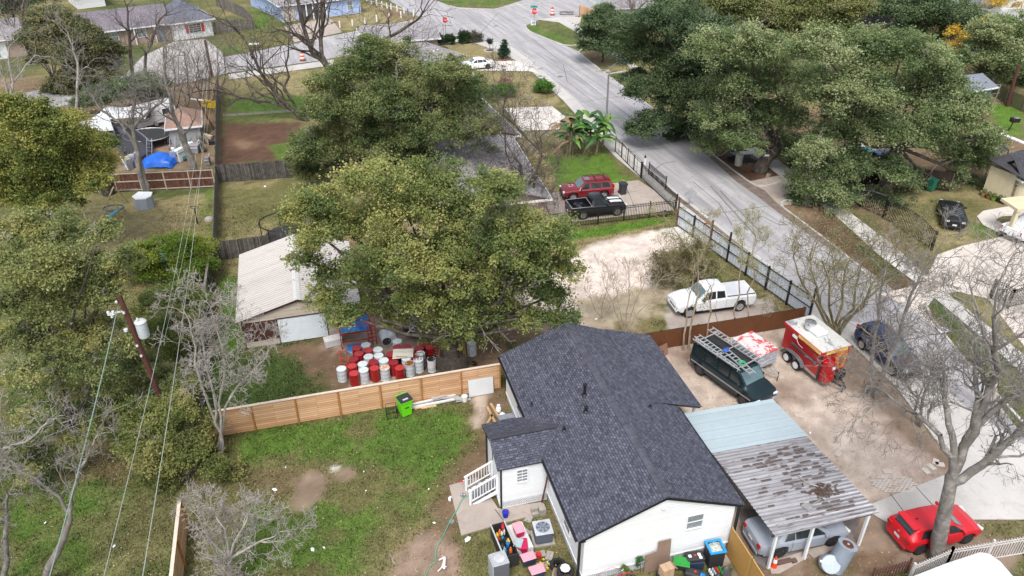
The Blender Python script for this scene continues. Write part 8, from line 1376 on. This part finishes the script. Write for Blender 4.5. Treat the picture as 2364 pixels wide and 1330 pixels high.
o=thing('barbecue_grill','black barbecue grill on a post at the bright green lawn','barbecue',G(2328,302)); h_=PY(2336,282,G(2328,302).y).z; MB().tube([(0,0,0),(.2,0,h_)],.06,8).build('post',iron,o); MB().cb((.3,0,h_+.25),.9,.6,.5).build('fire_box',iron,o,bevel=.08); MB().box(.1,-.35,h_+.5,.6,.1,h_+.53).build('tray',rimS,o)
o=thing('lean_to','black and white sheet lean-to roof behind the cream house','lean-to',G(2230,345)); q=[G(2290,310,2.2),G(2330,345,2.2),G(2290,362,2.1),G(2235,340,2.1)]; MB().slab([p-o.location for p in q],.06).build('black_sheet',plast,o); MB().bar(G(2210,318,2.2)-o.location,G(2310,308,2.3)-o.location,.4,.08).bar(G(2310,308,2.3)-o.location,G(2400,345,2.3)-o.location,.5,.08).build('white_edge',white,o)
[MB().bar(p-o.location,Vector((p.x,p.y,0))-o.location,.1).build('post',weath,o) for p in q]
o=thing('metal_rack','grey metal frame leaning on the slate-blue shed','frame',G(2262,240)); mb=MB(); [mb.bar((x,0,0),(x+.3,.3,2.2),.07) for x in(0,.5,1.6)]; mb.bar((0,0,1),(2,.1,1.3),.05).bar((.3,.3,2.2),(1.9,.3,2.2),.06); mb.build('bars',gal,o)
# bicycles & things by neighbour
def bike(label,p,rz,m,tilt=0):
    o=thing('bicycle',label,'bicycle',p,rz); o.rotation_euler=(tilt,0,rz)
    for x in(-.5,.5): MB().tube([(x+.32*math.cos(a),0,.34+.32*math.sin(a)) for a in np.linspace(0,6.283,20)],.02,5,False).build('wheel',m if m is pink else tyre,o)
    MB().bar((-.5,0,.34),(-.1,0,.75),.03).bar((-.1,0,.75),(.4,0,.72),.03).bar((-.1,0,.75),(0,0,.3),.03).bar((0,0,.3),(.42,0,.68),.03).bar((.5,0,.34),(.38,0,.95),.03).bar((.35,-.25,.98),(.35,.25,.98),.025).build('frame',m,o); MB().cb((-.13,0,.82),.25,.13,.05).build('saddle',plast,o)
bike('pink and white bicycle behind the red utility vehicle',G(1428,440),R(60),pink,.3); bike('red and black bicycle leaning at the corner of the iron fence',G(1252,505),R(-50),redp,-.4)
o=thing('ice_bag','white and blue sack standing by the iron fence corner','sack',G(1237,492)); MB().cb((0,0,.55),.4,.3,1.1).build('sack',mat('sack_white_blue',(.62,.68,.78),.5,.1,2,dirt=(.05,.12,.45),dirtf=(.52,.56)),o,bevel=.1)
o=thing('floodlight','small black camera housing on the iron fence corner','lamp',G(1534,497)); MB().lathe([(.3,0),(.26,.3),(.14,.42),(0,.44)],12,(0,0,0)).build('shell',iron,o,smooth=30)
# junk yard and dry garden
o=thing('trampoline','round black trampoline behind the boat in the junk yard','trampoline',G(345,330)); MB().tube([(2.4*math.cos(a),2.0*math.sin(a),.9) for a in np.linspace(0,6.283,30)],.05,6,False).build('frame',rimS,o); MB().lathe([(2.25,.86),(2.25,.88),(0,.84)],30).build('jumping_mat',plast,o); [MB().bar((2.4*math.cos(a),2*math.sin(a),.9),(2.4*math.cos(a),2*math.sin(a),0),.05).build('leg',rimS,o) for a in(.5,2,3.6,5.2)]
A=G(322,372); o=thing('boat','dark-hulled boat with pale gunwale in the junk yard','boat',A+Vector((0,0,0)),R(128)); hull(o,8.2,3.0,1.5,mat('hull_grey_blue',(.13,.14,.18),.45,.15),mat('hull_inner',(.05,.05,.06),.8),.25); 
o=thing('metal_awning','white ribbed metal awning roof at the left of the boat','awning',G(235,330)); q=[G(180,283,2.4),G(252,270,2.4),G(262,300,2.2),G(190,306,2.2)]; MB().slab([p-o.location for p in q],.05).build('roof_sheet',stripes('awning_white',(.62,.65,.70),.5,'u',.5,.5,.7,var=.04,sharp=(0,.08)),o); [MB().bar(p-o.location,Vector((p.x,p.y,0))-o.location,.08).build('post',rimS,o) for p in q]
o=thing('tarpaulin','white tarpaulin draped over a frame behind the boat','tarp',G(300,300)); drape('sheet',o,5.5,3.5,14,lambda x,y:2.0+.3*math.sin(x*6)*math.sin(y*3),mat('tarp_white',(.72,.74,.77),.6,.1,1),(0,0,0),51); [MB().bar((x,y,0),(x,y,2.1),.08).build('pole',rimS,o) for x in(-2.5,2.5) for y in(-1.5,1.5)]
a=G(322,305);b2=G(440,282); o=thing('camper_trailer','old white caravan with rounded roof in the junk yard','caravan',a,math.atan2((b2-a).y,(b2-a).x)+R(12)); Lb=(b2-a).length*.82; mb=MB(); n=10; vs=[]
for x in(0,Lb):
    vs+=[(x,0,.4),(x,0,1.9)]+[(x,1.2-1.2*math.cos(math.pi*k/n),1.9+.5*math.sin(math.pi*k/n)) for k in range(1,n)]+[(x,2.4,1.9),(x,2.4,.4)]
m_=n+3; mb.add(vs,[tuple(reversed(range(m_))),tuple(range(m_,2*m_))]+[(i,(i+1)%m_,m_+(i+1)%m_,m_+i) for i in range(m_)]); mb.build('body',mat('caravan_white',(.60,.60,.62),.5,.12,1,dirt=(.4,.38,.36),dirtf=(.55,.8)),o,smooth=30); window(o,Lb*.3,0,1.5,.8,.6,0,1,1,gl=wglassd); window(o,Lb*.75,0,1.5,.8,.6,0,1,1,gl=wglassd); MB().box(Lb*.5-.35,-.02,.45,Lb*.5+.35,-.002,1.9).build('door',cw_,o); [wheel(o,Lb*.45,y,.35,.2,-1,rimS) for y in(.1,2.3)]
h,L=house('house','small brown shingled garden hut behind the dead trunk','x' and G(398,338),G(468,330),4.2,2.0,1.2,mat('brown_shingle',(.30,.19,.15),.9,.25,3),mat('hut_grey',(.35,.35,.36),.8),'hip',ov=.3,cat='shed')
o=thing('tarpaulin','crumpled bright blue tarp over junk above the red-brown fence','tarp',G(368,378)); drape('folds',o,3.4,2.4,16,lambda x,y:1.3*(x*.4+.6)*math.sin(math.pi*x)**.5*math.sin(math.pi*y)**.5,mat('tarp_blue2',(.01,.14,.68),.35,.3,2),(0,0,.02),61); 
rr=random.Random(9); jm=[rimS,white,weath,plast,mat('junk_teal',(.05,.2,.2),.6),mat('junk_grey',(.3,.3,.32),.7),mat('junk_tan',(.45,.36,.25),.8)]
jd=['steel rack','white panel','grey timber','black casing','teal canvas','grey cabinet','tan crate']
for i in range(22):
    x,y=rr.uniform(395,492),rr.uniform(322,388); 
    if i>15: x,y=rr.uniform(270,345),rr.uniform(378,392)
    w_,d_,h_=rr.uniform(.4,1.5),rr.uniform(.3,.8),rr.uniform(.3,1.3); o=thing('junk_item','%s piled in the junk yard, %s of its heap'%(jd[i%7],('near the top','at the back','in front','at the far left')[min(i//6,3)]),'scrap',G(x,y),rr.uniform(0,3),'junk piled behind the red-brown fence'); MB().cb((0,0,h_/2),w_,d_,h_,0,rr.uniform(-.2,.2)).build('body',jm[i%7],o,bevel=.03); MB().bar((-w_/2,d_/2+.02,.1),(w_/2,d_/2+.05,h_+.3),.06).bar((-w_/2,-d_/2-.03,h_*.7),(w_/2,-d_/2-.03,h_*.7),.05).build('bar',jm[(i+3)%7],o)
for i,(x,y,t) in enumerate(((386,318,0),(398,352,1),(412,350,0),(345,356,1))): leanladder(['grey step ladder by the trampoline edge','step ladder standing over the blue tarp','second step ladder right of the blue tarp','pale step ladder beside the boat bow'][i],G(x,y+14),G(x,y+14)+Vector((.2,.7,2.0)),.5,6,rimS)
for i,(x,y) in enumerate(((262,268),(475,240),(492,243))): o=thing('toy','yellow plastic toy %s'%['behind the metal awning','by the far end of the weathered fence','above the fence corner, right of its twin'][i],'toy',G(x,y+8),.5,'yellow plastic toys'); MB().cb((0,0,.5),1.0,.3,.9,0,.3).cb((.5,0,.4),.3,.3,.8).build('toy_body',yel,o,bevel=.05)
o=thing('aluminium_ladder','long aluminium ladder lying below the red-brown fence','ladder',G(230,446),0); d=G(330,437)-G(230,446); mb=MB(); [mb.bar((0,s,.3+s*.5),d+Vector((0,s,.3+s*.5)),.06,.08) for s in(-.22,.22)]; mb.build('side_rails',rimS,o); mb=MB(); [mb.bar(d*(k/12+.02)+Vector((0,-.22,.19)),d*(k/12+.02)+Vector((0,.22,.41)),.05) for k in range(12)]; mb.build('rungs',rimS,o)
o=thing('swing_set','wooden A-frame swing set with blue slide in the dry garden','swing set',G(262,480)); w1=mat('swing_timber',(.45,.34,.2),.7); c=o.location; gp=lambda x,y,z=0:G(x,y,z)-c; apex=gp(253,452,1.9); apx2=gp(262,432,1.9)
mb=MB(); [mb.bar(a_,b3,.09) for a_,b3 in((gp(239,505),apex),(gp(288,503),apex),(gp(250,460),apx2),(gp(297,467),apx2),(apex,apx2))]; mb.build('frame',w1,o); MB().slab([gp(268,482,.9),gp(276,484,.9),gp(246,509,.1),gp(238,506,.1)],.06).build('slide',mat('slide_blue',(.08,.30,.36),.4),o); mb=MB(); [mb.bar(gp(268,483,.9)+Vector((k,0,0)),gp(268,483,0)+Vector((k*1.4,-.2,0)),.05) for k in(0,.6)]; mb.build('slide_ladder',w1,o); MB().tube([gp(262,480,.5)+Vector((.85*math.cos(a),.6*math.sin(a),0)) for a in np.linspace(0,6.283,16)],.06,6,False).build('hoop_swing',mat('teal_ring',(.02,.12,.14),.5),o)
o=thing('water_tub','dark upright tub beside the swing set','tub',G(250,448)); MB().lathe([(.5,0),(.6,1.2),(.62,1.22),(.5,1.2),(0,1.1)],16).build('shell',mat('dark_tub',(.06,.055,.06),.6),o,smooth=30)
o=thing('dog_house','faceted white and grey plastic shelter in the dry garden','shelter',G(335,478),0); n=[(-.75,-.2),(-.25,-.75),(.55,-.65),(.8,-.1),(.6,.7),(-.6,.75)]; MB().prism(n,0,1.05).build('wall',mat('shelter_grey',(.34,.38,.45),.5,.06),o); MB().prism([(x*1.04,y*1.04) for x,y in n],1.05,1.12).build('top',mat('shelter_white',(.74,.78,.80),.5,.04),o)
o=thing('garden_stake','thin rusty iron stand in the dry garden near the fence','stand',G(456,516)); MB().tube([(0,0,0),(.05,0,1.4)],.05,6).build('rod',iron,o); MB().tube([(.35*math.cos(a),.1,1.45+.12*math.sin(a)) for a in np.linspace(0,6.283,12)],.03,5,False).build('ring',iron,o)
for i,(x,y) in enumerate(((306,600),(297,622),(383,600),(355,590))): o=thing('blue_sack','bright blue plastic sack in the vine thicket, %s'%['left upper one','left lower one','rightmost one','nearest the dry garden'][i],'sack',G(x,y+15),i,'blue sacks in the thicket'); MB().cb((0,0,1.0),.55,.4,.3,.3,.3).cb((0,0,.45),.4,.3,.9).build('sack',bluep,o,bevel=.1)
for i,(x,y) in enumerate(((483,508),(478,712))): MB().lathe([(.4 if i==0 else .3,0),(.35 if i==0 else .25,.2),(.15,.3),(0,.33)],9).build('rock',concm,loc=G(x,y),label=['pale rock at the foot of the weathered fence','small rock beside the dark board fence'][i],cat='rock')
o=thing('net_enclosure','black netted trampoline enclosure behind the shed roof','net enclosure',G(672,565)); R_=2.2; MB().tube([(R_*math.cos(a),R_*math.sin(a)*.8,2.1) for a in np.linspace(0,6.283,26)],.05,6,False).build('top_ring',iron,o); [MB().bar((R_*math.cos(a),R_*math.sin(a)*.8,0),(R_*math.cos(a),R_*math.sin(a)*.8,2.1),.06).build('pole',iron,o) for a in np.linspace(0,5.23,6)]; MB().lathe([(R_*.9,.8),(R_*.9,.82),(0,.8)],26).build('jumping_mat',plast,o)
o=thing('scrap_chair','old white chair frame on the grass verge by the side street','chair',G(588,110)); mb=MB(); [mb.bar((x,y,0),(x,y,.5),.06) for x in(-.6,.6) for y in(-.3,.3)]; mb.bar((-.6,.3,.5),(-.6,.3,1.0),.06).bar((.6,.3,.5),(.6,.3,1),.06); mb.build('frame',weath,o); MB().box(-.65,-.35,.5,.65,.35,.58).build('seat',white,o)
o=thing('bench','low grey bench by the side street near the barricade barrel','bench',G(1308,34)); MB().box(-1.2,-.3,.4,1.2,.3,.5).build('seat',weath,o); [MB().box(x,-.25,0,x+.1,.25,.4).build('leg',weath,o) for x in(-1,.9)]
o=thing('storm_drain','concrete storm drain cover on the verge','drain',G(1393,165)); MB().box(-.9,-.5,0,.9,.5,.12).build('slab',concm,o); MB().box(-.3,-.25,.12,.3,.25,.14).build('lid',mat('manhole_iron',(.2,.2,.2)),o)
o=thing('striped_roll','pale sheet metal offcuts by the long ranch house wall','sheet',G(2175,765)); MB().slab([(-.3,-.3,.1),(.4,-.2,.15),(.35,.4,.05),(-.3,.35,.1)],.03).build('sheet',white,o)
